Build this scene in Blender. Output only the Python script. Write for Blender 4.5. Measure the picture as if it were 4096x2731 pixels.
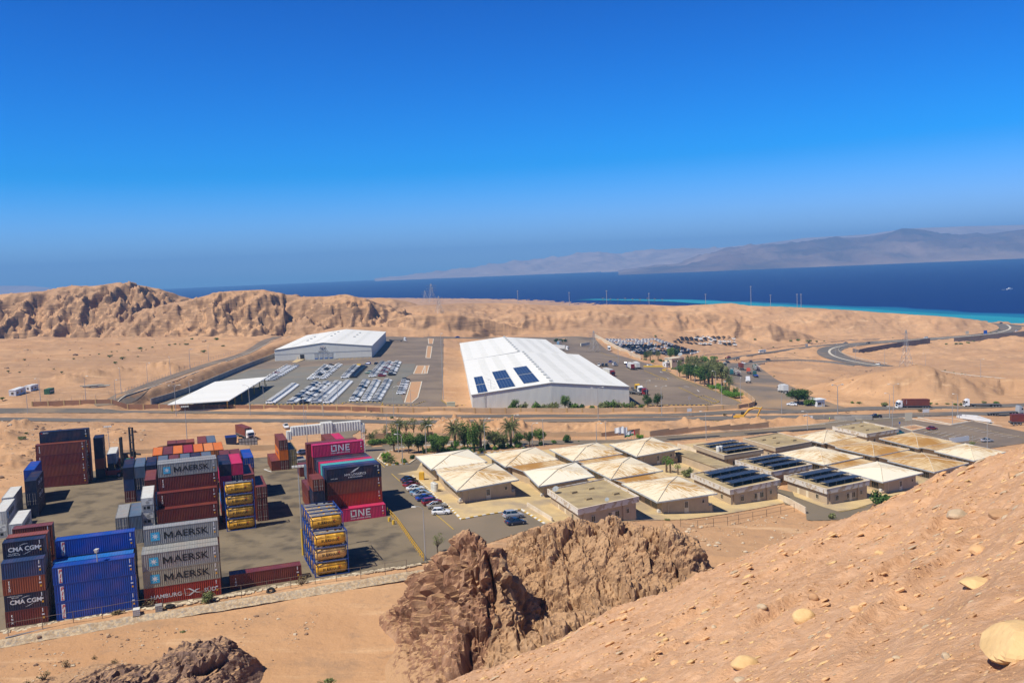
import bpy, math, random
import numpy as np
from mathutils import Vector, Matrix, geometry
random.seed(7); np.random.seed(7)
SC = bpy.context.scene
for o in list(bpy.data.objects): bpy.data.objects.remove(o)
COL = SC.collection
# ---------------------------------------------------------------- camera
H = 53.47                                   # eye height above the container yard
FPX, PITCH, ROLL = 3642.7, 0.0796, 0.0409   # focal length in pixels of a 4096 px wide frame
cd = bpy.data.cameras.new('camera'); cam = bpy.data.objects.new('camera', cd); COL.objects.link(cam)
cd.sensor_width = 36; cd.lens = FPX / 4096 * 36; cd.clip_start = 0.3; cd.clip_end = 60000
_F = Vector((0, math.cos(PITCH), -math.sin(PITCH))); _U = Vector((0, math.sin(PITCH), math.cos(PITCH))); _R = Vector((1, 0, 0))
_cr, _sr = math.cos(ROLL), math.sin(ROLL)
_r = _R * _cr - _U * _sr; _u = _R * _sr + _U * _cr
cam.matrix_world = Matrix(((_r.x, _u.x, -_F.x, 0), (_r.y, _u.y, -_F.y, 0), (_r.z, _u.z, -_F.z, H), (0, 0, 0, 1)))
SC.camera = cam
# ---------------------------------------------------------------- light
SUN_AZ, SUN_EL = math.radians(35), math.radians(54)      # direction the light travels towards, height of the sun
w = bpy.data.worlds.new('World'); SC.world = w; w.use_nodes = True
nt = w.node_tree; nt.nodes.clear()
sky = nt.nodes.new('ShaderNodeTexSky'); sky.sky_type = 'NISHITA'; sky.sun_disc = False
sky.sun_elevation = SUN_EL; sky.sun_rotation = math.radians(235); sky.altitude = 100; sky.air_density = 1.0; sky.dust_density = 0.6; sky.ozone_density = 3.0
hs = nt.nodes.new('ShaderNodeHueSaturation'); hs.inputs['Hue'].default_value = 0.5; hs.inputs['Saturation'].default_value = 1.35; hs.inputs['Value'].default_value = 1.0
sp = nt.nodes.new('ShaderNodeSeparateColor'); cb = nt.nodes.new('ShaderNodeCombineColor'); nt.links.new(hs.outputs[0], sp.inputs[0])
for k, (mul, off) in enumerate(((1.0, -2.4), (.90, -.40), (1.72, -.5))):      # a dry, deep blue sky
    ma = nt.nodes.new('ShaderNodeMath'); ma.operation = 'MULTIPLY_ADD'; ma.inputs[1].default_value = mul; ma.inputs[2].default_value = off; nt.links.new(sp.outputs[k], ma.inputs[0])
    mx = nt.nodes.new('ShaderNodeMath'); mx.operation = 'MAXIMUM'; mx.inputs[1].default_value = 0; nt.links.new(ma.outputs[0], mx.inputs[0]); nt.links.new(mx.outputs[0], cb.inputs[k])
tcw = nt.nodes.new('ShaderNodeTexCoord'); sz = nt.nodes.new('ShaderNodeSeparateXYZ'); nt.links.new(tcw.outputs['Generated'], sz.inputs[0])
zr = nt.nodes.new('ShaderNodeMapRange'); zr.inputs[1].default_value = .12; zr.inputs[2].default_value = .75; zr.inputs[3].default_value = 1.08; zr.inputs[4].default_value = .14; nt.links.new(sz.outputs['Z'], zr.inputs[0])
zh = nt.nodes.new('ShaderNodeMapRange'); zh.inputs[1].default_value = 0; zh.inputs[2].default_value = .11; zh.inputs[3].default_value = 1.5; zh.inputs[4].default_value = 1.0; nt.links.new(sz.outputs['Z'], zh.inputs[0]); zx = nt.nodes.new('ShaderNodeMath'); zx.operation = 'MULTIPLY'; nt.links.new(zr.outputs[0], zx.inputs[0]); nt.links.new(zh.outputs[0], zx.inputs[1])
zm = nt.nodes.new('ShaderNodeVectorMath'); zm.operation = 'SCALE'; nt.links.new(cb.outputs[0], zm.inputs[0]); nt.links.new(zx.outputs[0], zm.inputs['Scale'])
bg = nt.nodes.new('ShaderNodeBackground'); bg.inputs['Strength'].default_value = 0.083
wo = nt.nodes.new('ShaderNodeOutputWorld')
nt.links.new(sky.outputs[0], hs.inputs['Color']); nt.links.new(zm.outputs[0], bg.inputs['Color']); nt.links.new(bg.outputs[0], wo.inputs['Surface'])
sl = bpy.data.lights.new('sun', 'SUN'); sl.energy = 5.0; sl.angle = math.radians(0.5); sl.color = (1.0, 0.94, 0.84)
so = bpy.data.objects.new('sun', sl); COL.objects.link(so)
so.rotation_euler = Vector((math.cos(SUN_AZ) * math.cos(SUN_EL), math.sin(SUN_AZ) * math.cos(SUN_EL), -math.sin(SUN_EL))).to_track_quat('-Z', 'Y').to_euler()
SC.view_settings.view_transform = 'Standard'; SC.view_settings.look = 'None'; SC.view_settings.exposure = 0.22; SC.view_settings.gamma = 1.0
# ---------------------------------------------------------------- ground shape
CTRL = [(-130,215,0),(-80,150,0),(-30,150,0),(-80,200,0),(-120,150,.3),(-50,240,-.8),(-110,265,-.6),(-38,205,-.8),(-160,250,1),(-200,250,2),(-10,165,0),(20,185,-2.5),(45,180,-5.5),(70,170,-8),(110,210,-10.5),
 (-6,215,-.4),(-17,199,0),(-1,187,-.2),(-15,252,-3),(12,225,-3),(22,262,-5),(38,220,-6),(42,265,-6.3),(58,222,-7.5),(102,245,-10),(95,262,-9.8),(105,290,-10.6),(130,285,-12),(135,330,-14),(180,300,-15),(60,300,-8.5),(-20,300,-4.5),(-90,320,-3),
 (-210,390,-.6),(-140,390,-3.2),(-40,390,-7.5),(65,390,-11.6),(140,390,-14.1),(190,415,-16.5),(260,420,-18),(320,420,-19),
 (-60,430,-6),(-60,540,-5.5),(-120,620,-4.5),(-130,430,-4.6),(-30,480,-8),(16,420,-10.6),(16,470,-10.6),(16,550,-10.6),(90,480,-12.5),(70,620,-14),
 (130,428,-12.5),(130,560,-20),(170,880,-36),(200,850,-36),(300,700,-36),(330,1060,-36.5),(240,560,-27),(320,560,-31),(220,470,-18),
 (-250,460,-3.8),(-200,560,-4.2),(-165,450,-4.6),(-165,560,-4.6),(-165,650,-4.5),(-350,600,0),(-400,1000,8),(-200,1000,0),(0,920,-9),(150,950,-22),(350,1083,-36),(600,1050,-37),(500,700,-36),(450,450,-24),(250,300,-17),(-350,400,4),(-300,250,4),
 (-900,1500,10),(0,1800,-30),(500,1500,-38),(-900,600,12),(0,2600,-40),(900,1000,-40),(0,60,0),(-200,80,1),(120,80,-9)]
_C = np.array(CTRL, float)
def _tps(a, b):
    d2 = ((a[:, None, :] - b[None, :, :]) ** 2).sum(2) / 1e4
    return 0.5 * d2 * np.log(d2 + 1e-9)
_n = len(_C); _M = np.zeros((_n + 3, _n + 3)); _M[:_n, :_n] = _tps(_C[:, :2], _C[:, :2]) + np.eye(_n) * .02
_M[:_n, _n] = 1; _M[:_n, _n + 1:] = _C[:, :2] / 100; _M[_n:, :_n] = _M[:_n, _n:].T
_W = np.linalg.solve(_M, np.concatenate([_C[:, 2], [0, 0, 0]]))
CY = [900, 1000, 1168, 1650, 2250, 2700, 3500, 5000]; CX = [735, 720, 672, 575, 443, 190, -400, -1500]
SEA = -43.0
def sstep(a, b, x):
    t = np.clip((x - a) / (b - a), 0, 1); return t * t * (3 - 2 * t)
def Sv(x, y):                                # smooth ground height, arrays
    x = np.asarray(x, float); y = np.asarray(y, float); sh = x.shape
    p = np.stack([x.ravel(), y.ravel()], 1); out = np.empty(len(p))
    for i in range(0, len(p), 40000):
        q = p[i:i + 40000]
        out[i:i + 40000] = _tps(q, _C[:, :2]) @ _W[:_n] + _W[_n] + (q / 100) @ _W[_n + 1:]
    out = np.clip(out, -60, 30)
    out = out + 5.8 * sstep(-174, -184, p[:, 0]) * sstep(395, 425, p[:, 1]) * (1 - sstep(720, 860, p[:, 1]))
    dc = np.interp(p[:, 1], CY, CX) - p[:, 0]
    out = np.where(p[:, 1] > 850, np.minimum(out, SEA - 1.5 + np.clip(dc, -60, 400) * .07), out)
    return out.reshape(sh)
def S(x, y): return float(Sv(np.array([x]), np.array([y]))[0])
CR = {'c1':(0,1650,3.267),'c2':(0,2080,3.267),'c3':(420,1660,3.267),'c4':(500,2060,3.267),'c5':(1000,1660,3.267),'c6':(1150,1950,3.267),'r1':(1600,1700,3.267),'r2':(2100,1700,3.267),'r3':(2600,1650,3.267),'r4':(3200,1600,2.625),
 'w1':(600,1250,2.138),'w2':(1700,1280,2.352),'w3':(2600,1280,2.94),'w4':(3300,1230,2.955),'l1':(0,1700,3.647),'g1':(1380,1600,3.2667),'h1':(0,1080,2.352),'s1':(2840,1400,5.88),'k1':(2240,1350,3.794),'a1':(1080,1300,4.9),'f1':(340,1700,6.033),'p':(0,0,.57422),'b1':(900,1100,1.96),'b2':(2000,1080,1.809)}
def ray(c, x, y):
    o = CR[c]; a = o[0] + x / o[2] - 2048; b = o[1] + y / o[2] - 1365.5
    X = (a * _cr - b * _sr) / FPX; up = -(a * _sr + b * _cr) / FPX
    c_, s_ = math.cos(PITCH), math.sin(PITCH)
    return Vector((X, c_ + up * s_, -s_ + up * c_))
def onz(c, x, y, z):                         # where the sight line through a photo point meets the level z
    r = ray(c, x, y); t = (z - H) / r.z
    return Vector((r.x * t, r.y * t, z))
def aty(c, x, y, d):                         # ... at depth d
    r = ray(c, x, y); t = d / r.y
    return Vector((r.x * t, d, H + r.z * t))
def at(c, x, y, h=0.0):                      # where it meets the ground raised by h
    r = ray(c, x, y); t = np.arange(100, 3500, 2.0)
    f = H + r.z * t - Sv(r.x * t, r.y * t) - h
    i = int(np.argmax(f < 0)) or len(t) - 1
    lo, hi = t[i - 1], t[i]
    for _ in range(18):
        m = (lo + hi) / 2
        if H + r.z * m - S(r.x * m, r.y * m) - h < 0: hi = m
        else: lo = m
    return Vector((r.x * hi, r.y * hi, H + r.z * hi - h))
YAW = math.radians(20); YC, YS = math.cos(YAW), math.sin(YAW)
def yd(a, b): return a * YC - b * YS, a * YS + b * YC       # yard axes (along a stack, into the depth) -> world
# ---------------------------------------------------------------- numpy noise
def _hash(i, j, s):
    n = (i * 374761393 + j * 668265263 + s * 974634773) & 0xffffffff
    n = ((n ^ (n >> 13)) * 1274126177) & 0xffffffff
    return ((n ^ (n >> 16)) & 0xffff) / 65535.0
def pn(x, y, s=0):
    xi = np.floor(x).astype(np.int64); yi = np.floor(y).astype(np.int64); xf = x - xi; yf = y - yi
    def g(dx, dy):
        a = _hash(xi + dx, yi + dy, s) * 6.2831853
        return np.cos(a) * (xf - dx) + np.sin(a) * (yf - dy)
    u = xf * xf * xf * (xf * (xf * 6 - 15) + 10); v = yf * yf * yf * (yf * (yf * 6 - 15) + 10)
    a = g(0, 0) * (1 - u) + g(1, 0) * u; b = g(0, 1) * (1 - u) + g(1, 1) * u
    return (a * (1 - v) + b * v) * 1.5
def fbm(x, y, o=4, s=0, ridge=False, gain=.5):
    t = 0; a = 1.0; f = 1.0
    for k in range(o):
        n = pn(x * f + 17.3 * k, y * f - 9.1 * k, s + k)
        t = t + a * ((1 - 2 * np.abs(n)) if ridge else n); a *= gain; f *= 2.03
    return t
def inpoly(x, y, poly):
    r = np.zeros(x.shape, bool); n = len(poly)
    for i in range(n):
        x0, y0 = poly[i][0], poly[i][1]; x1, y1 = poly[(i + 1) % n][0], poly[(i + 1) % n][1]
        if y0 == y1: continue
        r ^= ((y0 > y) != (y1 > y)) & (x < (x1 - x0) * (y - y0) / (y1 - y0) + x0)
    return r
def segdist(x, y, pts):                      # distance to a polyline, value z interpolated along it
    best = np.full(x.shape, 1e9); zz = np.zeros(x.shape)
    for p, q in zip(pts, pts[1:]):
        dx, dy = q[0] - p[0], q[1] - p[1]; l2 = dx * dx + dy * dy + 1e-9
        t = np.clip(((x - p[0]) * dx + (y - p[1]) * dy) / l2, 0, 1)
        d = np.hypot(x - p[0] - t * dx, y - p[1] - t * dy); m = d < best
        best = np.where(m, d, best); zz = np.where(m, p[2] + t * (q[2] - p[2]), zz)
    return best, zz
# ---------------------------------------------------------------- materials
MATS = {}
def mat(name, c, rough=.7, metal=0.0, c2=None, scale=1.0, stretch=(1, 1, 1), lo=.4, hi=.65, bump=0.0, bscale=8.0, bdist=.05, detail=5, coord='Object', c3=None, s3=.1, spec=.4):
    if name in MATS: return MATS[name]
    m = bpy.data.materials.new(name); MATS[name] = m; m.use_nodes = True; n = m.node_tree.nodes; L = m.node_tree.links
    b = n['Principled BSDF']; b.inputs['Roughness'].default_value = rough; b.inputs['Metallic'].default_value = metal; b.inputs['Specular IOR Level'].default_value = spec
    c = tuple(c) + (1,); b.inputs['Base Color'].default_value = c
    if c2 is not None or bump:
        tc = n.new('ShaderNodeTexCoord'); mp = n.new('ShaderNodeMapping'); mp.inputs['Scale'].default_value = stretch; L.new(tc.outputs[coord], mp.inputs[0])
    if c2 is not None:
        nz = n.new('ShaderNodeTexNoise'); nz.inputs['Scale'].default_value = scale; nz.inputs['Detail'].default_value = detail; nz.inputs['Roughness'].default_value = .6; L.new(mp.outputs[0], nz.inputs['Vector'])
        mr = n.new('ShaderNodeMapRange'); mr.inputs[1].default_value = lo; mr.inputs[2].default_value = hi; L.new(nz.outputs[0], mr.inputs[0])
        mx = n.new('ShaderNodeMix'); mx.data_type = 'RGBA'; mx.inputs[6].default_value = c; mx.inputs[7].default_value = tuple(c2) + (1,); L.new(mr.outputs[0], mx.inputs[0])
        out = mx.outputs[2]
        if c3 is not None:
            n3 = n.new('ShaderNodeTexNoise'); n3.inputs['Scale'].default_value = s3; n3.inputs['Detail'].default_value = 6; L.new(tc.outputs[coord], n3.inputs['Vector'])
            m3 = n.new('ShaderNodeMapRange'); m3.inputs[1].default_value = .48; m3.inputs[2].default_value = .68; L.new(n3.outputs[0], m3.inputs[0])
            x3 = n.new('ShaderNodeMix'); x3.data_type = 'RGBA'; x3.inputs[7].default_value = tuple(c3) + (1,); L.new(out, x3.inputs[6]); L.new(m3.outputs[0], x3.inputs[0]); out = x3.outputs[2]
        L.new(out, b.inputs['Base Color'])
    if bump:
        nb = n.new('ShaderNodeTexNoise'); nb.inputs['Scale'].default_value = bscale; nb.inputs['Detail'].default_value = 8; nb.inputs['Roughness'].default_value = .65; L.new(mp.outputs[0], nb.inputs['Vector'])
        bm = n.new('ShaderNodeBump'); bm.inputs['Strength'].default_value = bump; bm.inputs['Distance'].default_value = bdist; L.new(nb.outputs[0], bm.inputs['Height']); L.new(bm.outputs[0], b.inputs['Normal'])
    return m
def paint(c, rough=.45, rust=.42, name='paint'):
    k = name + '_%02d%02d%02d' % tuple(int(v * 99) for v in c)
    return mat(k, c, rough, c2=tuple(v * .66 + .04 * rust for v in c), scale=1.1, stretch=(1.4, 1.4, .35), lo=.38, hi=.72, c3=tuple(v * .8 + d * rust for v, d in zip(c, (.12, .05, .02))), s3=.35)
def flat(name, c, rough=.6, metal=0.0, spec=.4): return mat(name, c, rough, metal, spec=spec)
# ---------------------------------------------------------------- objects
class MB:
    def __init__(s): s.v = []; s.f = []; s.m = []
    def quad(s, a, b, c, d, m=0):
        i = len(s.v); s.v += [tuple(a), tuple(b), tuple(c), tuple(d)]; s.f.append((i, i + 1, i + 2, i + 3)); s.m.append(m)
    def poly(s, pts, m=0):
        i = len(s.v); s.v += [tuple(p) for p in pts]; s.f.append(tuple(range(i, i + len(pts)))); s.m.append(m)
    def hexa(s, p, m=0):                     # 8 corners: bottom 4 ccw, top 4 ccw
        i = len(s.v); s.v += [tuple(q) for q in p]
        for f in ((0, 3, 2, 1), (4, 5, 6, 7), (0, 1, 5, 4), (1, 2, 6, 5), (2, 3, 7, 6), (3, 0, 4, 7)): s.f.append(tuple(i + k for k in f)); s.m.append(m)
    def box(s, x0, y0, z0, x1, y1, z1, m=0):
        s.hexa([(x0, y0, z0), (x1, y0, z0), (x1, y1, z0), (x0, y1, z0), (x0, y0, z1), (x1, y0, z1), (x1, y1, z1), (x0, y1, z1)], m)
    def tap(s, x0, y0, x1, y1, z0, X0, Y0, X1, Y1, z1, m=0):
        s.hexa([(x0, y0, z0), (x1, y0, z0), (x1, y1, z0), (x0, y1, z0), (X0, Y0, z1), (X1, Y0, z1), (X1, Y1, z1), (X0, Y1, z1)], m)
    def tube(s, pts, rads, n=6, m=0, cap=True):
        pts = [Vector(p) for p in pts]
        if not hasattr(rads, '__len__'): rads = [rads] * len(pts)
        i0 = len(s.v)
        for k, p in enumerate(pts):
            t = (pts[min(k + 1, len(pts) - 1)] - pts[max(k - 1, 0)]).normalized()
            u = t.cross(Vector((0, 0, 1)) if abs(t.z) < .9 else Vector((0, 1, 0))).normalized(); w_ = u.cross(t)
            for j in range(n):
                a = 2 * math.pi * j / n; s.v.append(tuple(p + (u * math.cos(a) + w_ * math.sin(a)) * rads[k]))
        for k in range(len(pts) - 1):
            for j in range(n):
                a = i0 + k * n + j; b = i0 + k * n + (j + 1) % n
                s.f.append((a, b, b + n, a + n)); s.m.append(m)
        if cap:
            s.f.append(tuple(i0 + j for j in range(n))); s.m.append(m)
            e = i0 + (len(pts) - 1) * n; s.f.append(tuple(e + n - 1 - j for j in range(n))); s.m.append(m)
    def cyl(s, p, q, r, n=12, m=0): s.tube([p, q], r, n, m)
    def blob(s, c, r, seed=0, n=7, rows=5, rough=.25, m=0, sq=(1, 1, 1)):
        rnd = random.Random(seed); i0 = len(s.v)
        for a in range(rows + 1):
            th = math.pi * a / rows
            for b in range(n):
                ph = 2 * math.pi * b / n; k = r * (1 + rnd.uniform(-rough, rough))
                s.v.append((c[0] + k * sq[0] * math.sin(th) * math.cos(ph), c[1] + k * sq[1] * math.sin(th) * math.sin(ph), c[2] + k * sq[2] * math.cos(th)))
        for a in range(rows):
            for b in range(n):
                p = i0 + a * n + b; q = i0 + a * n + (b + 1) % n
                s.f.append((p, p + n, q + n, q)); s.m.append(m)
    def mesh(s, name, mats, smooth=False):
        me = bpy.data.meshes.new(name); me.from_pydata(s.v, [], s.f)
        for m in (mats if isinstance(mats, (list, tuple)) else [mats]): me.materials.append(m)
        me.polygons.foreach_set('material_index', s.m)
        if smooth: me.polygons.foreach_set('use_smooth', [True] * len(s.f))
        me.update(); return me
def obj(name, me, parent=None, loc=None, rz=0.0, m=None):
    o = bpy.data.objects.new(name, me); COL.objects.link(o)
    if parent is not None: o.parent = parent
    if loc is not None: o.location = loc
    if rz: o.rotation_euler = (0, 0, rz)
    if m is not None:
        for i, k in enumerate(m if isinstance(m, (list, tuple)) else [m]):
            if k is not None: o.material_slots[i].link = 'OBJECT'; o.material_slots[i].material = k
    return o
def tag(o, label=None, cat=None, group=None, kind=None):
    if label: o['label'] = label
    if cat: o['category'] = cat
    if group: o['group'] = group
    if kind: o['kind'] = kind
    return o
def thing(name, label, cat, loc=(0, 0, 0), rz=0.0, group=None):
    o = bpy.data.objects.new(name, None); COL.objects.link(o); o.location = loc; o.rotation_euler = (0, 0, rz); o.empty_display_size = .5
    return tag(o, label, cat, group)
def copytree(o, parent=None):
    c = o.copy(); COL.objects.link(c)
    if parent is not None: c.parent = parent
    for k in o.children: copytree(k, c)
    return c
def gridmesh(name, X, Y, Z, mats, smooth=True, midx=None):
    nr, nc = X.shape; me = bpy.data.meshes.new(name)
    co = np.stack([X.ravel(), Y.ravel(), Z.ravel()], 1).astype(np.float32)
    idx = np.arange(nr * nc).reshape(nr, nc)
    f = np.stack([idx[:-1, :-1], idx[:-1, 1:], idx[1:, 1:], idx[1:, :-1]], -1).reshape(-1, 4)
    me.vertices.add(len(co)); me.vertices.foreach_set('co', co.ravel())
    me.loops.add(f.size); me.loops.foreach_set('vertex_index', f.ravel().astype(np.int32))
    me.polygons.add(len(f)); me.polygons.foreach_set('loop_start', np.arange(0, f.size, 4, dtype=np.int32)); me.polygons.foreach_set('loop_total', np.full(len(f), 4, np.int32))
    for m in mats: me.materials.append(m)
    if midx is not None: me.polygons.foreach_set('material_index', midx.astype(np.int32).ravel())
    me.polygons.foreach_set('use_smooth', np.full(len(f), smooth)); me.update(calc_edges=True); me.validate()
    return me
FLATS = []
def dens(poly, step, closed=True):
    out = []; n = len(poly)
    for i in range(n if closed else n - 1):
        a = Vector(poly[i][:2]); b = Vector(poly[(i + 1) % n][:2]); k = max(1, int((b - a).length / step))
        out += [a.lerp(b, j / k) for j in range(k)]
    if not closed: out.append(Vector(poly[-1][:2]))
    return out
def sheet(name, poly, m, off=.06, step=6.0, keep=True, kind='structure', parent=None, up=None):
    """a flat surface lying on the ground (optionally with a kerb edge of height up)"""
    b = dens(poly, step); n = len(b)
    xs = [p.x for p in b]; ys = [p.y for p in b]
    gx, gy = np.meshgrid(np.arange(min(xs), max(xs), step), np.arange(min(ys), max(ys), step))
    ok = inpoly(gx, gy, [(p.x, p.y) for p in b])
    pts = [Vector((float(x), float(y))) for x, y in zip(gx[ok], gy[ok])]
    r = geometry.delaunay_2d_cdt(b + pts, [], [list(range(n))], 1, 1e-4)
    vs = r[0]; z = Sv(np.array([v.x for v in vs]), np.array([v.y for v in vs])) + off
    mb = MB(); mb.v = [(v.x, v.y, float(k)) for v, k in zip(vs, z)]; mb.f = [tuple(f) for f in r[2]]; mb.m = [0] * len(mb.f)
    if up:
        for i in range(n):
            p, q = b[i], b[(i + 1) % n]; zp, zq = S(p.x, p.y) + off, S(q.x, q.y) + off
            mb.quad((p.x, p.y, zp - up), (q.x, q.y, zq - up), (q.x, q.y, zq), (p.x, p.y, zp))
    me = mb.mesh(name, m); o = obj(name, me, parent)
    if kind: o['kind'] = kind
    if keep: FLATS.append([(p.x, p.y) for p in b])
    return o
def smoothline(pts, n=8):
    P = [Vector(p[:2]) for p in pts]
    if len(P) < 3: return P
    Q = [P[0] * 2 - P[1]] + P + [P[-1] * 2 - P[-2]]; out = []
    for i in range(1, len(Q) - 2):
        for k in range(n):
            t = k / n; a, b, c, d = Q[i - 1:i + 3]
            out.append(.5 * ((2 * b) + (c - a) * t + (2 * a - 5 * b + 4 * c - d) * t * t + (3 * b - a - 3 * c + d) * t ** 3))
    out.append(P[-1]); return out
def offline(L, d):
    out = []
    for i, p in enumerate(L):
        t = (L[min(i + 1, len(L) - 1)] - L[max(i - 1, 0)]); t = t.normalized() if t.length > 0 else Vector((1, 0)); out.append(p + Vector((-t.y, t.x)) * d)
    return out
def ribbon(L, w0, w1, off, mb=None, m=0, up=None, cross=1):
    mb = mb or MB(); a = offline(L, w0); b = offline(L, w1); rows = [offline(L, w0 + (w1 - w0) * k / cross) for k in range(cross + 1)]
    Z = [Sv(np.array([p.x for p in r]), np.array([p.y for p in r])) + off for r in rows]
    for k in range(cross):
        for i in range(len(L) - 1):
            A, B = rows[k], rows[k + 1]
            mb.quad((A[i].x, A[i].y, Z[k][i]), (A[i + 1].x, A[i + 1].y, Z[k][i + 1]), (B[i + 1].x, B[i + 1].y, Z[k + 1][i + 1]), (B[i].x, B[i].y, Z[k + 1][i]), m)
    if up:
        for A, z in ((rows[0], Z[0]), (rows[-1], Z[-1])):
            for i in range(len(L) - 1): mb.quad((A[i].x, A[i].y, z[i] - up), (A[i + 1].x, A[i + 1].y, z[i + 1] - up), (A[i + 1].x, A[i + 1].y, z[i + 1]), (A[i].x, A[i].y, z[i]), m)
    return mb
def road(name, pts, w_, m, off=.08, step=5, keep=True):
    L = dens(smoothline(pts), step, False); mb = ribbon(L, -w_ / 2, w_ / 2, off, cross=2); o = obj(name, mb.mesh(name, m)); o['kind'] = 'structure'
    if keep: FLATS.append([(p.x, p.y) for p in offline(L, w_ / 2)] + [(p.x, p.y) for p in reversed(offline(L, -w_ / 2))])
    return L
FONT = {}
def text_mesh(txt, size, bold=.0, align='CENTER', mt=None, sx=1.0, ls=1.0, shear=0):
    k = (txt, round(size, 3), bold, align, sx, ls, shear)
    if k not in FONT:
        c = bpy.data.curves.new('lettering', 'FONT'); c.body = txt; c.size = size; c.offset = bold; c.align_x = align; c.align_y = 'CENTER'; c.resolution_u = 2; c.space_line = ls; c.shear = shear
        o = bpy.data.objects.new('lettering', c); me = bpy.data.meshes.new_from_object(o); bpy.data.objects.remove(o); bpy.data.curves.remove(c)
        for v in me.vertices: v.co = (v.co.x * sx, 0, v.co.y)
        me.materials.clear(); me.materials.append(None); FONT[k] = me
    return FONT[k]
# ================================================================ setting: surfaces
def P(c, *pts): return [at(c, *p) for p in pts]
M_sand = mat('desert_sand', (.52, .315, .165), .95, c2=(.44, .245, .12), scale=.035, lo=.42, hi=.6, c3=(.40, .245, .14), s3=.012, bump=.5, bscale=.9, bdist=.5, detail=12)
M_conc = mat('yard_concrete', (.215, .168, .105), .9, c2=(.16, .125, .08), scale=.09, lo=.36, hi=.7, c3=(.085, .068, .048), s3=.2, bump=.08, bscale=3, detail=10)
M_asph = mat('asphalt', (.195, .155, .105), .9, c2=(.155, .125, .085), scale=.06, lo=.36, hi=.7, c3=(.23, .175, .115), s3=.035, bump=.1, bscale=3, detail=12)
M_road = mat('worn_road_asphalt', (.155, .135, .112), .9, c2=(.12, .105, .088), scale=.12, stretch=(.25, 1, 1), lo=.4, hi=.65, c3=(.24, .175, .115), s3=.05, detail=12)
M_lot = mat('grey_block_paving', (.19, .18, .15), .9, c2=(.155, .147, .122), scale=.06, lo=.4, hi=.65, c3=(.21, .18, .135), s3=.04, detail=10)
M_lot2 = mat('brown_asphalt', (.205, .155, .112), .9, c2=(.155, .12, .088), scale=.09, lo=.4, hi=.65, c3=(.25, .19, .13), s3=.03, detail=12)
M_pave = mat('tan_paving', (.60, .445, .22), .9, c2=(.51, .375, .19), scale=.25, lo=.4, hi=.65, c3=(.36, .28, .19), s3=.12, bump=.15, bscale=5, detail=10)
M_dirt = mat('red_sand', (.50, .265, .125), .95, c2=(.46, .29, .16), scale=.3, lo=.4, hi=.6, bump=.4, bscale=2, bdist=.2)
M_kerb = mat('kerb_concrete', (.62, .56, .45), .8, c2=(.5, .44, .34), scale=.6)
M_yel = flat('yellow_line_paint', (.62, .40, .04)); M_wht = flat('white_line_paint', (.75, .74, .70))
def kerb_mat():
    m = mat('painted_kerb', (.75, .73, .66), .7); n = m.node_tree.nodes; L = m.node_tree.links; b = n['Principled BSDF']
    at_ = n.new('ShaderNodeAttribute'); at_.attribute_name = 'run'; ma = n.new('ShaderNodeMath'); ma.operation = 'FRACT'; L.new(at_.outputs['Fac'], ma.inputs[0])
    g = n.new('ShaderNodeMath'); g.operation = 'GREATER_THAN'; g.inputs[1].default_value = .5; L.new(ma.outputs[0], g.inputs[0])
    mx = n.new('ShaderNodeMix'); mx.data_type = 'RGBA'; mx.inputs[6].default_value = (.72, .70, .62, 1); mx.inputs[7].default_value = (.55, .34, .04, 1); L.new(g.outputs[0], mx.inputs[0]); L.new(mx.outputs[2], b.inputs['Base Color'])
    return m
M_pk = kerb_mat()
M_pk2 = M_pk.copy(); M_pk2.name = 'black_yellow_kerb'
for nd in M_pk2.node_tree.nodes:
    if nd.type == 'MIX': nd.inputs[6].default_value = (.03, .03, .03, 1); nd.inputs[7].default_value = (.62, .40, .04, 1)
def kerb(pts, m=None, w_=.3, h=.16, closed=False, period=2.0, name='kerb', smooth=False):
    L = [Vector(p[:2]) for p in pts]
    if smooth: L = smoothline(L, 6)
    if closed: L = L + [L[0]]
    L = dens(L, 1.0, False); mb = MB(); run = 0; R = []
    a = offline(L, -w_ / 2); b = offline(L, w_ / 2); z = Sv(np.array([p.x for p in L]), np.array([p.y for p in L]))
    for i in range(len(L) - 1):
        A, B, C, D = a[i], a[i + 1], b[i + 1], b[i]; z0, z1 = z[i], z[i + 1]
        mb.hexa([(A.x, A.y, z0 - .05), (B.x, B.y, z1 - .05), (C.x, C.y, z1 - .05), (D.x, D.y, z0 - .05), (A.x, A.y, z0 + h), (B.x, B.y, z1 + h), (C.x, C.y, z1 + h), (D.x, D.y, z0 + h)])
        R += [run / period] * 4 + [run / period] * 4; run += (L[i + 1] - L[i]).length
    me = mb.mesh(name, m or M_kerb)
    if m is not None:
        at_ = me.attributes.new('run', 'FLOAT', 'POINT'); at_.data.foreach_set('value', R)
    o = obj(name, me); o['kind'] = 'structure'; return o
YARD = [yd(*p) for p in [(-47, 158.8), (0, 159.2), (40.2, 160.6), (41.2, 200), (42.5, 240), (36, 268), (30, 290), (-28, 288), (-44, 262), (-45, 220)]]
sheet('container_yard', YARD, M_conc, .05, 6)
A1 = P('c6', (1275, 310), (1800, 985)) + P('r1', (1100, 1560), (1900, 1310)) + P('r2', (700, 1100), (1050, 400)) + P('g1', (2350, 690), (2350, 530), (1250, 545), (700, 590), (280, 620)) + P('c5', (1560, 460))
sheet('parking_asphalt', A1, M_asph, .05, 6)
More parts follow.
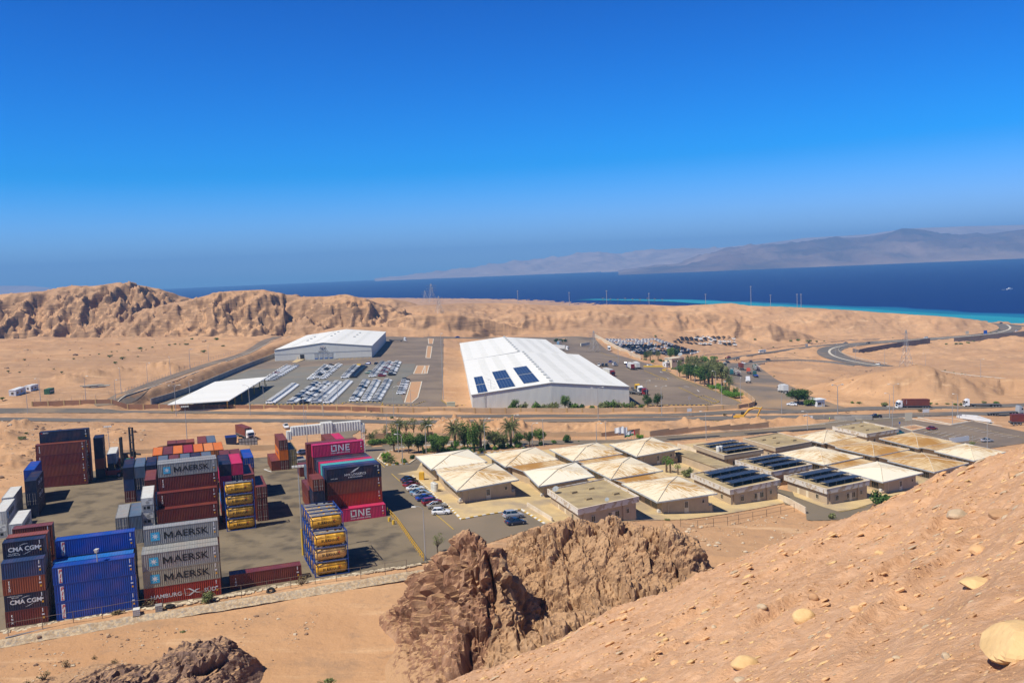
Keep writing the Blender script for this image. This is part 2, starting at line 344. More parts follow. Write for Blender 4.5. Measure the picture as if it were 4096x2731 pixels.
P1 = P('r1', (-30, 640), (165, 665), (330, 800), (480, 950), (650, 1075), (800, 1235), (1585, 1105), (1890, 1290)) + P('r2', (700, 1320), (1560, 1245)) + P('r3', (450, 1400), (1000, 1325), (1750, 1185), (1640, 1030), (1740, 900), (1450, 560), (700, 390), (350, 430)) + P('r2', (1900, 230), (1050, 240), (300, 320)) + P('r1', (1100, 400), (300, 450), (220, 595))
sheet('pavement', P1, M_pave, .15, 5, up=.2)
P2 = P('r4', (-60, 1010), (240, 1120), (400, 1168), (560, 1150), (760, 1085), (1340, 880), (1830, 640), (1980, 540), (1400, 430), (1000, 345), (560, 250), (-60, 400), (-190, 700))
sheet('pavement', P2, M_pave, .15, 5, up=.2)
ST = P('r3', (1640, 990), (1760, 1195), (2035, 1250), (2045, 1400)) + P('r4', (130, 1265), (420, 1255), (700, 1180), (775, 1080), (400, 1150), (0, 980))
sheet('side_street', ST, M_asph, .055, 5)
CP = P('r4', (200, 285), (540, 222), (1080, 190), (1580, 266), (1830, 222), (2420, 345), (2420, 440), (1960, 510), (1400, 430), (900, 380))
sheet('car_park', CP, M_lot2, .05, 6)
road('compound_road', P('g1', (500, 610), (1250, 575), (2300, 555)) + P('r2', (1300, 215)) + P('r3', (100, 350), (1000, 285), (2200, 185)) + P('r4', (600, 215), (1080, 205)), 9.5, M_asph, .07)
road('gate_road', P('c5', (1330, 140), (1250, 220), (1180, 290), (1500, 470), (1700, 620)), 9, M_asph, .075)
HWF = P('h1', (-150, 1328), (0, 1328), (1500, 1335)) + P('w1', (1300, 865)) + P('g1', (600, 198)) + P('w2', (0, 905), (1200, 900), (2352, 893)) + P('w3', (1000, 1080), (1700, 1075)) + P('w4', (600, 1190), (1500, 1180), (2352, 1150), (2900, 1130))
HWN = P('c1', (-200, 80), (0, 85), (1200, 100), (2287, 105)) + P('c5', (1500, 82)) + P('g1', (1000, 300)) + P('w2', (0, 958), (1200, 945), (2352, 930)) + P('w3', (1500, 1148), (2352, 1135)) + P('w4', (500, 1290), (1300, 1260), (1900, 1255), (2900, 1290))
L_hf = road('highway_carriageway', HWF, 8.5, M_road, .08); L_hn = road('highway_carriageway', HWN, 10, M_road, .08)
LOT = P('w1', (60, 790), (620, 570), (1065, 392), (1235, 240), (2030, 205)) + P('w2', (175, 170), (172, 440), (160, 740), (215, 815), (-100, 815)) + P('w1', (900, 790))
sheet('vehicle_compound_asphalt', LOT, M_lot2, .08, 8)
sheet('vehicle_storage_paving', P('w1', (70, 787), (480, 625), (860, 490), (1400, 462), (2270, 440), (2250, 520), (2110, 600), (2170, 780), (1990, 775), (1650, 772), (1600, 785), (880, 785)), M_lot, .12, 8, keep=False)
sheet('truck_yard', P('w2', (1120, 180), (1450, 165), (1590, 160), (2060, 400), (2352, 490)) + P('w3', (200, 592), (640, 780), (1080, 975), (1000, 1000), (0, 1005)) + P('w2', (1900, 805), (1340, 330)), M_lot2, .09, 8)
sheet('truck_stop', P('w3', (560, 500), (860, 505), (1380, 485), (1250, 530), (1420, 650), (1800, 870), (2200, 1000), (2352, 1040), (1700, 1060), (1250, 1040), (1240, 960), (960, 795), (880, 650)), mat('dusty_asphalt', (.22, .165, .115), .95, c2=(.155, .128, .10), scale=.04, lo=.42, hi=.58, c3=(.36, .235, .13), s3=.03, detail=12), .09, 8)
sheet('ring_road', P('w2', (-60, 176), (-20, 163), (600, 160), (1180, 162), (1600, 168), (1585, 185), (1180, 180), (600, 176)), M_lot2, .13, 8)
L_A = road('ramp_road', P('w3', (840, 475), (1100, 425), (1450, 375), (1800, 325), (2100, 292)) + P('w4', (250, 425)), 8, M_road, .12)
L_B = road('ramp_road', P('w3', (950, 560), (1150, 505), (1400, 475), (1700, 468), (2050, 482), (2352, 525)) + P('w4', (330, 672)), 8, M_road, .12)
CO = P('w4', (1880, 182), (2090, 195), (2190, 238), (2090, 288), (1800, 330), (1200, 375), (750, 403), (400, 432), (130, 472), (50, 522), (130, 585), (380, 648), (660, 695))
L_C = road('coast_road', CO, 23, M_road, .14)
road('road_median', CO, 2.2, M_kerb, .3, keep=False)
L_D = road('coast_road', P('w4', (1130, 765), (1600, 838), (2000, 888), (2500, 945)), 11, M_road, .12)
L_E = road('coast_road', P('w4', (2030, 188), (2352, 215), (2900, 262)), 14, M_road, .14)
L_S = road('service_road', P('h1', (880, 1262), (1150, 1190), (1500, 1045), (1970, 885), (2352, 762)) + P('w1', (1090, 205)), 8, M_lot2, .10)
for pts in (P('r1', (165, 665), (330, 800), (480, 950), (650, 1075), (800, 1235), (1585, 1105), (1890, 1290)),): kerb(pts, M_pk, .45, .22)
for pts in (P('w3', (190, 590), (640, 790), (1080, 978)), P('w3', (330, 790), (560, 900), (760, 985), (815, 960), (640, 890), (560, 905)), P('w2', (1700, 195), (2050, 385), (2352, 480)), P('w2', (150, 750), (215, 800), (440, 803), (900, 803), (1900, 800), (2352, 800)), P('w3', (0, 1000), (640, 1000), (815, 965)), P('w1', (0, 788), (900, 788), (1640, 788), (1650, 770), (1990, 772), (1980, 795), (2260, 790), (2352, 760)), P('w2', (2060, 475), (2280, 560)), P('w2', (1520, 300), (1640, 300), (1820, 362)), P('w3', (0, 620), (200, 705), (60, 690))): kerb(pts, M_pk2, .45, .22)
for pts in (P('h1', (1105, 1240), (1180, 1180), (1500, 1078), (2000, 905), (2352, 780)) + P('w1', (1200, 205)), P('g1', (280, 598), (600, 560), (1250, 545), (2350, 520)), P('g1', (480, 690), (430, 770), (560, 850)), P('g1', (650, 625), (1200, 588), (2300, 575)), P('r3', (0, 322), (1000, 240), (2287, 150)), P('r4', (0, 272), (540, 210), (1080, 182), (1580, 262), (1830, 218), (2352, 318))): kerb(pts, None, .5, .16)
for pts in (P('r3', (225, 352), (900, 305), (880, 312), (260, 358)), P('r3', (1240, 278), (2287, 205), (2287, 212), (1280, 286))): kerb(pts, M_pk2, .8, .2, period=900)
for i, pts in enumerate((P('w1', (2285, 455), (2352, 455), (2352, 525), (2255, 525)), P('w1', (2230, 595), (2325, 590), (2290, 730), (2240, 772), (2178, 772)), P('w2', (22, 245), (66, 250), (50, 360), (8, 355)), P('w2', (0, 430), (40, 428), (20, 505), (-30, 505)), P('w2', (30, 175), (80, 178), (72, 225), (35, 225)), P('r4', (1060, 285), (1200, 262), (1330, 292), (1180, 325)), P('r4', (1240, 185), (1560, 190), (1760, 225), (1590, 255)))):
    sheet('planting_bed', pts, M_dirt, .17, 3, up=.2); kerb(pts, None, .6, .24, True)
M_soil = mat('garden_soil', (.46, .275, .14), .95, c2=(.34, .21, .11), scale=.5, bump=.4, bscale=4, bdist=.1)
ISL = P('g1', (430, 770), (480, 700), (660, 645), (900, 605), (1250, 592), (1900, 598), (2330, 590), (2345, 650), (1900, 690), (1300, 702), (920, 772), (830, 835), (560, 855)); sheet('planting_bed', ISL, M_soil, .17, 3, up=.2); kerb(ISL, M_pk, .5, .26, True)
sheet('planting_bed', P('g1', (255, 515), (700, 490), (1280, 495), (1280, 538), (700, 572), (280, 602)), M_soil, .16, 3)
# parking lines
mb = MB()
def line(c, p, q, w_=.14, off=.16, mb=mb):
    a, b = at(c, *p), at(c, *q); d = Vector((b.x - a.x, b.y - a.y)); n = Vector((-d.y, d.x)).normalized() * w_ / 2
    k = max(1, int(d.length / 4))
    for i in range(k):
        s, t = a.lerp(b, i / k), a.lerp(b, (i + 1) / k); zs, zt = S(s.x, s.y) + off, S(t.x, t.y) + off
        mb.quad((s.x - n.x, s.y - n.y, zs), (t.x - n.x, t.y - n.y, zt), (t.x + n.x, t.y + n.y, zt), (s.x + n.x, s.y + n.y, zs))
for i in range(9): line('r4', (1300 + 70 * i, 345 + 11 * i), (1390 + 75 * i, 318 + 11 * i))
for i in range(9): line('r4', (1630 + 68 * i, 286 + 14 * i), (1725 + 72 * i, 268 + 14 * i))
for i in range(4): line('r4', (1480 + 75 * i, 392 + 14 * i), (1560 + 75 * i, 372 + 14 * i))
tag(obj('road_marking', mb.mesh('road_marking', M_wht)), kind='structure')
mb2 = MB()
for c, p, q in (('r1', (470, 1175), (700, 1370)), ('r1', (830, 1500), (845, 1560)), ('c5', (1660, 590), (1760, 690)), ('c5', (1850, 770), (1960, 870)), ('r3', (0, 330), (1000, 250)), ('r3', (1000, 250), (2287, 162)), ('w3', (190, 610), (560, 790)), ('r4', (1290, 320), (1900, 455)), ('r4', (1690, 262), (2352, 400)), ('r4', (410, 1180), (700, 1120))): line(c, p, q, .16, .18, mb2)
for i in range(8): line('a1', (1370 + 85 * i, 662 - 5 * i), (1345 + 85 * i, 690 - 5 * i), .2, .2, mb2)
tag(obj('road_marking', mb2.mesh('road_marking', M_yel)), kind='structure')
mb3 = MB()
for c, p, q in (('w3', (555, 825), (580, 845)), ('w3', (400, 780), (460, 790)), ('w3', (120, 612), (150, 620)), ('w3', (200, 685), (225, 692)), ('k1', (1520, 520), (1555, 535)), ('c5', (185, 715), (255, 707)), ('c5', (185, 715), (280, 748))): line(c, p, q, .35, .2, mb3)
tag(obj('road_marking', mb3.mesh('road_marking', M_wht)), kind='structure')
# ================================================================ terrain
HILLS = []
def ridge(pts, slope, back, amp, c=None):
    HILLS.append(([tuple(aty(c or 'p', u, v, d)) for u, v, d in pts], slope, back, amp))
ridge([(-220, 690, 1080), (-60, 680, 1060), (0, 676, 1050), (95, 668, 1060), (150, 656, 1080), (200, 657, 1085), (270, 648, 1100), (330, 658, 1120), (395, 672, 1140), (450, 690, 1160)], .42, .5, 1.0)
ridge([(380, 700, 1000), (430, 690, 1000), (470, 682, 1000), (520, 669, 1000), (560, 667, 1005), (605, 665, 1010), (640, 672, 1020), (670, 676, 1030), (700, 680, 1020), (745, 681, 1010), (775, 676, 1000), (800, 679, 1000), (835, 687, 1010), (880, 700, 1020)], .46, .6, 1.0)
ridge([(830, 690, 1150), (870, 683, 1160), (900, 686, 1160), (935, 691, 1170), (960, 700, 1180)], .4, .5, .5)
ridge([(960, 700, 1120), (1010, 699, 1130), (1060, 696, 1150), (1110, 696, 1160), (1160, 696, 1170), (1240, 700, 1200), (1330, 702, 1220), (1400, 699, 1240), (1490, 700, 1250), (1560, 702, 1250), (1600, 700, 1240), (1680, 696, 1230), (1720, 702, 1220), (1780, 704, 1220), (1890, 708, 1220), (1960, 718, 1220)], .25, .3, .5)
ridge([(950, 722, 940), (1000, 720, 945), (1045, 720, 950), (1075, 727, 955)], .75, .3, .6)
ridge([(1120, 735, 1000), (1150, 722, 1010), (1180, 716, 1015), (1225, 717, 1020), (1300, 714, 1030), (1350, 709, 1035), (1420, 712, 1040), (1500, 715, 1045), (1560, 714, 1045), (1640, 714, 1040), (1710, 724, 1030), (1740, 733, 1020), (1790, 745, 1010), (1850, 765, 1000)], .5, .4, .8)
ridge([(1750, 728, 1120), (1800, 718, 1110), (1900, 710, 1100), (1990, 715, 1090), (2060, 720, 1080), (2120, 723, 1070), (2200, 731, 1060), (2250, 735, 1055), (2275, 746, 1050)], .42, .35, .7)
ridge([(770, 752, 900), (880, 750, 915), (1000, 752, 925), (1080, 762, 930)], .45, .3, .3)
ridge([(1985, 852, 455), (2040, 840, 455), (2080, 834, 455), (2120, 838, 455), (2160, 850, 450), (2200, 862, 445)], .5, .4, .7)
ridge([(2090, 868, 440), (2150, 872, 445), (2230, 868, 450), (2330, 870, 455), (2420, 872, 460)], .55, .3, .6)
MOUNDS = [('h1', 600, 1030, 9, 3.5), ('h1', 700, 1040, 8, 3), ('h1', 1480, 930, 16, 3.5), ('h1', 1600, 945, 14, 3), ('h1', 1140, 960, 10, 3), ('h1', 860, 990, 14, 3),
 ('c1', 150, 290, 5, 2), ('c1', 60, 330, 6, 2.2), ('c1', 330, 180, 6, 1.6), ('c1', 130, 180, 7, 1.8), ('c1', 40, 480, 6, 1.8), ('c1', 200, 440, 4, 1.2), ('c1', 330, 560, 5, 1.4), ('c1', 120, 620, 7, 1.6), ('c1', 1550, 300, 7, 1.4), ('c1', 1330, 250, 6, 1.6), ('c1', 1780, 400, 5, 1.2), ('c1', 430, 460, 4, 1.2), ('c1', 60, 720, 6, 1.4), ('c1', 230, 680, 4, 1.2),
 ('g1', 1320, 375, 7, 3), ('g1', 1480, 380, 7, 3), ('g1', 1650, 390, 7, 2.6), ('g1', 1850, 400, 8, 2.6), ('g1', 2060, 390, 8, 2.8), ('g1', 2250, 370, 8, 3.2), ('r2', 500, 70, 8, 2.4), ('r2', 800, 60, 8, 2.2), ('r2', 1050, 60, 8, 2.2), ('r2', 1500, 40, 8, 2), ('r3', 150, 180, 7, 2), ('r3', 450, 150, 7, 1.8), ('r3', 620, 160, 6, 1.5), ('r3', 1050, 150, 7, 1.8), ('r3', 1250, 130, 7, 1.8), ('r3', 1450, 140, 8, 1.8), ('r3', 1700, 110, 8, 1.8), ('r3', 1950, 110, 7, 1.5), ('r4', 120, 230, 6, 1.3), ('r4', 330, 205, 5, 1.1),
 ('w3', 1900, 600, 10, 2), ('w3', 2100, 640, 10, 1.6), ('w4', 1300, 1040, 10, 3)]
def build_terrain():
    az = np.radians(np.linspace(-40, 40, 861))
    R = [52.0]
    while R[-1] < 3700:
        r = R[-1]; R.append(r + (max(.45, r * .005) if r < 460 else r * .0085 if r < 830 else 2.5 if r < 1180 else 4 if r < 1330 else r * .012))
    R = np.array(R); RR, AA = np.meshgrid(R, az, indexing='ij'); X = RR * np.sin(AA); Y = RR * np.cos(AA)
    B = Sv(X, Y); flatm = np.zeros(X.shape, bool)
    for poly in FLATS:
        px = [p[0] for p in poly]; py = [p[1] for p in poly]
        bb = (X > min(px) - 1) & (X < max(px) + 1) & (Y > min(py) - 1) & (Y < max(py) + 1)
        if bb.any(): flatm[bb] |= inpoly(X[bb], Y[bb], poly)
    f = flatm.astype(float)
    for _ in range(5):
        f[1:-1, 1:-1] = np.maximum(f[1:-1, 1:-1], (f[:-2, 1:-1] + f[2:, 1:-1] + f[1:-1, :-2] + f[1:-1, 2:]) / 4 * .98)
    free = 1 - sstep(.0, .85, f)
    # slope below the yard: rubble bank, then the sand
    edge = [(-140, 112), (-80.3, 135.7), (-64.2, 143), (-49.8, 148.5), (-38.2, 152.8), (-20, 160), (-8, 164), (20, 176), (60, 176)]
    ex = np.array([p[0] for p in edge]); ey = np.array([p[1] for p in edge]); dd = np.interp(X, ex, ey) - Y
    low = (dd > 0) & (Y < 185)
    B = np.where(low, B - .9 * sstep(0, 1.5, dd) - .02 * np.clip(dd, 0, 60), B)
    nz = fbm(X / 22, Y / 22, 5, 3) * .8 + fbm(X / 5, Y / 5, 3, 9) * .14
    amp = np.where(Y > 330, 1.3, .55) * np.where(low, .55, 1) * (1 + sstep(600, 900, Y))
    Z = B + nz * amp * free
    for c, u, v, r, h in MOUNDS:
        q = at(c, u, v); d = np.hypot(X - q.x, Y - q.y) / r; m = d < 1.6
        Z[m] += (h * np.exp(-(d[m] * 1.5) ** 2) * (1 + .5 * fbm(X[m] / 3, Y[m] / 3, 3, 5)) * free[m])
    for pts, sl_, bk, am in HILLS:
        xs = [p[0] for p in pts]; ys = [p[1] for p in pts]
        m = (X > min(xs) - 330) & (X < max(xs) + 330) & (Y > min(ys) - 330) & (Y < max(ys) + 330)
        x, y = X[m], Y[m]
        wx = x + 9 * fbm(x / 80, y / 80, 3, 21) * am; wy = y + 16 * fbm(x / 60, y / 120, 4, 31) * am
        d, zc = segdist(wx, wy, pts)
        yc = np.interp(x, xs, ys) if xs == sorted(xs) else np.full(x.shape, np.mean(ys))
        s_ = np.where(y < yc, sl_, bk); h0 = np.clip(zc - B[m], .5, 200); t = np.clip(d * s_ / h0, 0, 1.35)
        rg = fbm(x / 30, y / 60, 6, 41, True, .58); mid = np.sin(np.clip(t, 0, 1) * 3.14)
        z = np.where(t < .12, 1 - t * .6, .928 - (t - .12) * 1.0) + (rg - .95) * .17 * mid * min(1, am)
        if am > .9:                            # broken cliff bands half way down
            st = sstep(.0, .22, fbm(x / 120, y / 120, 3, 61) + .06) * (y < yc); tc_ = .36 + .2 * fbm(x / 60, y / 200, 3, 63) + .03 * fbm(x / 9, y / 60, 3, 65, True)
            z = z + .09 * st * (sstep(tc_ - .3, tc_ - .02, t) * .8 - 1.7 * sstep(tc_ - .02, tc_ + .035, t) + .9 * sstep(tc_ + .035, tc_ + .6, t))
            q = z * 8 + .7 * fbm(x / 60, y / 60, 3, 51); z = z + (sstep(.35, .9, q - np.floor(q)) - (q - np.floor(q))) / 8 * .45 * st * mid
        z = z + ((.045 * am) * fbm(x / 8, y / 11, 4, 71, True) - .02) * mid
        z = B[m] + z * h0
        fr = free[m]; cur = Z[m]; k = 1.5; hmax = np.maximum(cur, z) ; Z[m] = cur + (hmax - cur) * fr
    Z[flatm] -= .10
    return gridmesh('desert_ground', X, Y, Z, [M_terr])
# terrain material: sand, with browner rock on the steep faces and gravel patches
def terrain_mat():
    m = mat('desert_terrain', (.5, .3, .16), .95); n = m.node_tree.nodes; L = m.node_tree.links; b = n['Principled BSDF']; b.inputs['Specular IOR Level'].default_value = .1
    ge = n.new('ShaderNodeNewGeometry'); tc = n.new('ShaderNodeTexCoord')
    def noise(s, d=10, r=.6, st=None):
        z = n.new('ShaderNodeTexNoise'); z.inputs['Scale'].default_value = s; z.inputs['Detail'].default_value = d; z.inputs['Roughness'].default_value = r
        if st:
            mp = n.new('ShaderNodeMapping'); mp.inputs['Scale'].default_value = st; L.new(tc.outputs['Object'], mp.inputs[0]); L.new(mp.outputs[0], z.inputs['Vector'])
        else: L.new(tc.outputs['Object'], z.inputs['Vector'])
        return z.outputs[0]
    def rng(v, a, c): r = n.new('ShaderNodeMapRange'); r.inputs[1].default_value = a; r.inputs[2].default_value = c; L.new(v, r.inputs[0]); return r.outputs[0]
    def mix(f, a, c):
        x = n.new('ShaderNodeMix'); x.data_type = 'RGBA'; L.new(f, x.inputs[0])
        for k, v in ((6, a), (7, c)):
            if isinstance(v, tuple): x.inputs[k].default_value = v + (1,)
            else: L.new(v, x.inputs[k])
        return x.outputs[2]
    base = mix(rng(noise(.02), .4, .62), (.55, .325, .17), (.47, .265, .135))
    base = mix(rng(noise(.006, 6), .46, .62), base, (.40, .24, .135))
    base = mix(rng(noise(.35, 12, .7), .56, .72), base, (.36, .225, .135))
    base = mix(rng(noise(.11, 10, .65, (.35, 2.2, 1)), .55, .7), base, (.62, .40, .225)); base = mix(rng(noise(.045, 12, .72), .54, .66), base, (.37, .23, .135))
    sx = n.new('ShaderNodeSeparateXYZ'); L.new(ge.outputs['Normal'], sx.inputs[0]); ab = n.new('ShaderNodeMath'); ab.operation = 'ABSOLUTE'; L.new(sx.outputs['Z'], ab.inputs[0])
    inv = n.new('ShaderNodeMath'); inv.operation = 'SUBTRACT'; inv.inputs[0].default_value = 1; L.new(ab.outputs[0], inv.inputs[1])
    add = n.new('ShaderNodeMath'); add.operation = 'MULTIPLY_ADD'; L.new(noise(.05, 8), add.inputs[0]); add.inputs[1].default_value = .3; L.new(inv.outputs[0], add.inputs[2])
    rock = mix(rng(noise(.5, 8, .7, (.12, .12, 1.4)), .4, .62), (.36, .215, .115), (.20, .12, .068))
    base = mix(rng(add.outputs[0], .27, .44), base, rock); L.new(base, b.inputs['Base Color'])
    bm = n.new('ShaderNodeBump'); bm.inputs['Strength'].default_value = .55; bm.inputs['Distance'].default_value = .6; L.new(noise(.6, 12, .68), bm.inputs['Height']); L.new(bm.outputs[0], b.inputs['Normal'])
    return m
M_terr = terrain_mat()
tag(obj('desert_ground', build_terrain()), kind='structure')
# rubble bank below the yard edge
M_rub = mat('rubble_masonry', (.56, .43, .27), .95, c2=(.40, .29, .175), scale=1.6, lo=.44, hi=.56, c3=(.33, .29, .24), s3=2.6, bump=.8, bscale=2.2, bdist=.2)
bk = [(-100, 127.4), (-80.3, 135.6), (-64.2, 142.9), (-49.8, 148.4), (-38.2, 152.7), (-20, 159.8), (-8, 163.8)]
Lb = dens(bk, 1.2, False); mb = MB(); ro = random.Random(3)
Lf = offline(Lb, -.1); Lo = offline(Lb, -1.7)
prev = None
for p, q in zip(Lf, Lo):
    row = [p.lerp(q, t / 6) for t in range(7)]; zz = [S(r.x, r.y) + .12 - (.9 * sstep(0, 1.5, t / 6 * 1.6) + .02 * 1.6 * t / 6) + ro.uniform(-.09, .09) for t, r in enumerate(row)]
    cur = [(r.x, r.y, float(z)) for r, z in zip(row, zz)]
    if prev:
        for k in range(6): mb.quad(prev[k], cur[k], cur[k + 1], prev[k + 1])
    prev = cur
tag(obj('stone_embankment', mb.mesh('stone_embankment', M_rub)), kind='structure')
# strip of broken paving slabs and earth between the yard and the bank
M_slab = mat('broken_slabs', (.60, .51, .36), .9, c2=(.45, .36, .24), scale=.8)
mb = MB(); ro = random.Random(5); L1 = [yd(a, 159.0 + .01 * (a + 40) + (.7 if a > 5 else 0)) for a in np.arange(-34, 39, .55)]
for x, y in L1:
    for k in range(3):
        cx, cy = x + ro.uniform(-.4, .4), y - ro.uniform(.1, 1.7 if x < -45 else 1.0); s = ro.uniform(.15, .42); a = ro.uniform(0, 3.1) if ro.random() < .5 else YAW; z = S(cx, cy) + .03; t = ro.uniform(-.08, .1)
        c_, s_ = math.cos(a) * s, math.sin(a) * s; q = [(cx - c_ + s_, cy - s_ - c_), (cx + c_ + s_, cy + s_ - c_), (cx + c_ - s_, cy + s_ + c_), (cx - c_ - s_, cy - s_ + c_)]
        mb.hexa([(u, v, z) for u, v in q] + [(u, v, z + .12 + (t if j < 2 else -t)) for j, (u, v) in enumerate(q)])
tag(obj('broken_paving_slabs', mb.mesh('broken_paving_slabs', M_slab), None), 'broken pale paving slabs scattered along the front edge of the yard', 'rubble', kind='stuff')
# ================================================================ sea, far shore
def sea_mat(name, c, rough, bs):
    m = mat(name, c, rough, spec=.14); n = m.node_tree.nodes; L = m.node_tree.links; b = n['Principled BSDF']
    tc = n.new('ShaderNodeTexCoord'); mp = n.new('ShaderNodeMapping'); mp.inputs['Scale'].default_value = (.25, 1, 1); L.new(tc.outputs['Object'], mp.inputs[0])
    z = n.new('ShaderNodeTexNoise'); z.inputs['Scale'].default_value = bs; z.inputs['Detail'].default_value = 6; L.new(mp.outputs[0], z.inputs['Vector'])
    bm = n.new('ShaderNodeBump'); bm.inputs['Strength'].default_value = .35; bm.inputs['Distance'].default_value = 1.2; L.new(z.outputs[0], bm.inputs['Height']); L.new(bm.outputs[0], b.inputs['Normal'])
    z2 = n.new('ShaderNodeTexNoise'); z2.inputs['Scale'].default_value = .02; z2.inputs['Detail'].default_value = 8; L.new(mp.outputs[0], z2.inputs['Vector'])
    mx = n.new('ShaderNodeMix'); mx.data_type = 'RGBA'; mx.inputs[6].default_value = tuple(v * .8 for v in c) + (1,); mx.inputs[7].default_value = tuple(v * 1.2 for v in c) + (1,); L.new(z2.outputs[0], mx.inputs[0]); L.new(mx.outputs[2], b.inputs['Base Color'])
    return m
M_sea = sea_mat('deep_sea', (.0002, .017, .115), .6, .05); M_reef = sea_mat('shallow_sea', (.006, .14, .24), .5, .1)
r_ = np.array([700, 1500, 3000, 6000, 10000, 15500]); a_ = np.radians(np.linspace(-60, 60, 61)); RR, AA = np.meshgrid(r_, a_, indexing='ij')
tag(obj('sea', gridmesh('sea', RR * np.sin(AA), RR * np.cos(AA), np.full(RR.shape, SEA), [M_sea])), kind='structure')
ys = np.linspace(950, 2600, 60); wd = np.interp(ys, [950, 1200, 1650, 2000, 2300, 2600], [95, 95, 75, 45, 35, 0])
for kk, (m_, f, dz) in enumerate(((sea_mat('reef_edge_water', (.003, .075, .20), .5, .1), 1.25, .3), (M_reef, 1.0, .6), (sea_mat('beach_water', (.02, .26, .32), .5, .1), .45, .9))):
    mb = MB(); X_ = [np.interp(y, CY, CX) - 60 for y in ys]; E = [x + 60 + w_ * f + (9 * math.sin(y / 60) + 5 * math.sin(y / 23 + kk)) * f for x, y, w_ in zip(X_, ys, wd)]
    for i in range(59): mb.quad((X_[i], ys[i], SEA + dz), (E[i], ys[i], SEA + dz), (E[i + 1], ys[i + 1], SEA + dz), (X_[i + 1], ys[i + 1], SEA + dz))
    tag(obj('shallow_water', mb.mesh('shallow_water', m_)), kind='structure')
M_mt = mat('far_mountain_rock', (.20, .125, .105), .95, c2=(.11, .075, .075), scale=.0016, lo=.4, hi=.6, c3=(.36, .25, .19), s3=.0009, detail=10, bump=.6, bscale=.004, bdist=60)
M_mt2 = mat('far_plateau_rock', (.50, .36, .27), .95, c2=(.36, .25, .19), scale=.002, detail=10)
def far_range(name, crest, d0, depth, m, seed, base=SEA - 3, jag=1.0):
    us = np.linspace(crest[0][0], crest[-1][0], 260); cv = np.interp(us, [c[0] for c in crest], [c[1] for c in crest])
    top = [aty('p', u, v, d0 + depth * .8) for u, v in zip(us, cv)]
    T = np.linspace(0, 1.5, 60); X = np.zeros((60, 260)); Y = X.copy(); Z = X.copy()
    for j, p in enumerate(top):
        fx = p.x / p.y
        yy = d0 + depth * T; X[:, j] = fx * yy; Y[:, j] = yy
        t = T / .8; up = np.where(t < 1, t ** .8, np.maximum(0, 1 - (t - 1) * 1.3)); Z[:, j] = base + (p.z - base) * up
    hgt = np.clip((Z - base), 0, None); n = fbm(X / 700, Y / 700, 5, seed, True) - .8
    Z = Z + n * np.minimum(hgt, 90 * jag) * .55 * np.where(np.abs(T[:, None] - .8) < .06, .12, 1)
    tag(obj(name, gridmesh(name, X, Y, Z, [m])), kind='structure')
far_range('far_mountains', [(1420, 622), (1500, 613), (1560, 604), (1620, 588), (1660, 571), (1700, 566), (1770, 562), (1830, 557), (1880, 549), (1960, 545), (2020, 538), (2070, 529), (2110, 529), (2150, 538), (2200, 541), (2260, 537), (2352, 525), (2450, 520), (2600, 520)], 8200, 2500, M_mt, 81)
far_range('far_plateau', [(1380, 618), (1450, 606), (1560, 580), (1640, 570), (1760, 558), (1850, 546), (1960, 540), (2000, 537), (2080, 525), (2160, 521), (2260, 518), (2352, 516), (2600, 512)], 12000, 2500, M_mt2, 91, jag=.4)
far_range('far_mountains', [(860, 640), (940, 632), (1060, 618), (1130, 608), (1190, 600), (1260, 593), (1330, 583), (1380, 579), (1430, 582), (1480, 577), (1540, 571), (1640, 569), (1760, 575), (1820, 590)], 13000, 2400, M_mt2, 101)
far_range('far_plateau', [(-260, 652), (-60, 655), (0, 656), (60, 656), (110, 660), (180, 672), (240, 690)], 12000, 2000, M_mt2, 111, jag=.3)
# ================================================================ near hillside and rock outcrops
def worley(x, y, s=0):
    xi = np.floor(x).astype(np.int64); yi = np.floor(y).astype(np.int64); d1 = np.full(x.shape, 9.0); d2 = d1.copy(); idv = np.zeros(x.shape)
    for i in (-1, 0, 1):
        for j in (-1, 0, 1):
            a = xi + i + _hash(xi + i, yi + j, s); b = yi + j + _hash(xi + i, yi + j, s + 7); d = np.hypot(x - a, y - b); v = _hash(xi + i, yi + j, s + 13)
            m = d < d1; d2 = np.where(m, d1, np.minimum(d2, d)); idv = np.where(m, v, idv); d1 = np.where(m, d, d1)
    return d1, d2 - d1, idv
_f0 = Vector((0, 0, H - 1.75)); _cam = Vector((0, 0, H))
_p1 = _cam + ray('p', 2352, 1003) * 46; _p2 = _cam + ray('p', 1030, 1568) * 46
_nn = (_p1 - _f0).cross(_p2 - _f0); _nn = _nn if _nn.z > 0 else -_nn
HA, HB = -_nn.x / _nn.z, -_nn.y / _nn.z
_g = math.hypot(HA, HB); CU = (-HB / _g, HA / _g); GU = (HA / _g, HB / _g)
def hill_z(x, y):
    r = np.hypot(x, y); z = H - 1.75 + HA * x + HB * y - .012 * np.clip(r - 40, 0, 40) ** 2 - .5 * np.clip(r - 80, 0, 99)
    u = x * CU[0] + y * CU[1]; v = x * GU[0] + y * GU[1]; k = np.clip(r / 14, .25, 1)
    z = z + .28 * k * fbm(u / 9, v / 3.2, 4, 201) + .10 * k * fbm(u / 2.6, v / .9, 4, 211) + .035 * fbm(u / .5, v / .35, 3, 221)
    st = fbm(u / 14, v / 1.6, 3, 231, True); return z + .12 * k * np.clip(st - 1.0, 0, 1) * 2
M_hill = mat('pink_scree_soil', (.63, .365, .20), .95, c2=(.53, .295, .155), scale=.5, lo=.4, hi=.62, c3=(.69, .42, .245), s3=6, bump=.75, bscale=13, bdist=.09, detail=14)
az = np.radians(np.linspace(-22, 44, 620)); R = [1.2]
while R[-1] < 118: R.append(R[-1] * 1.0085)
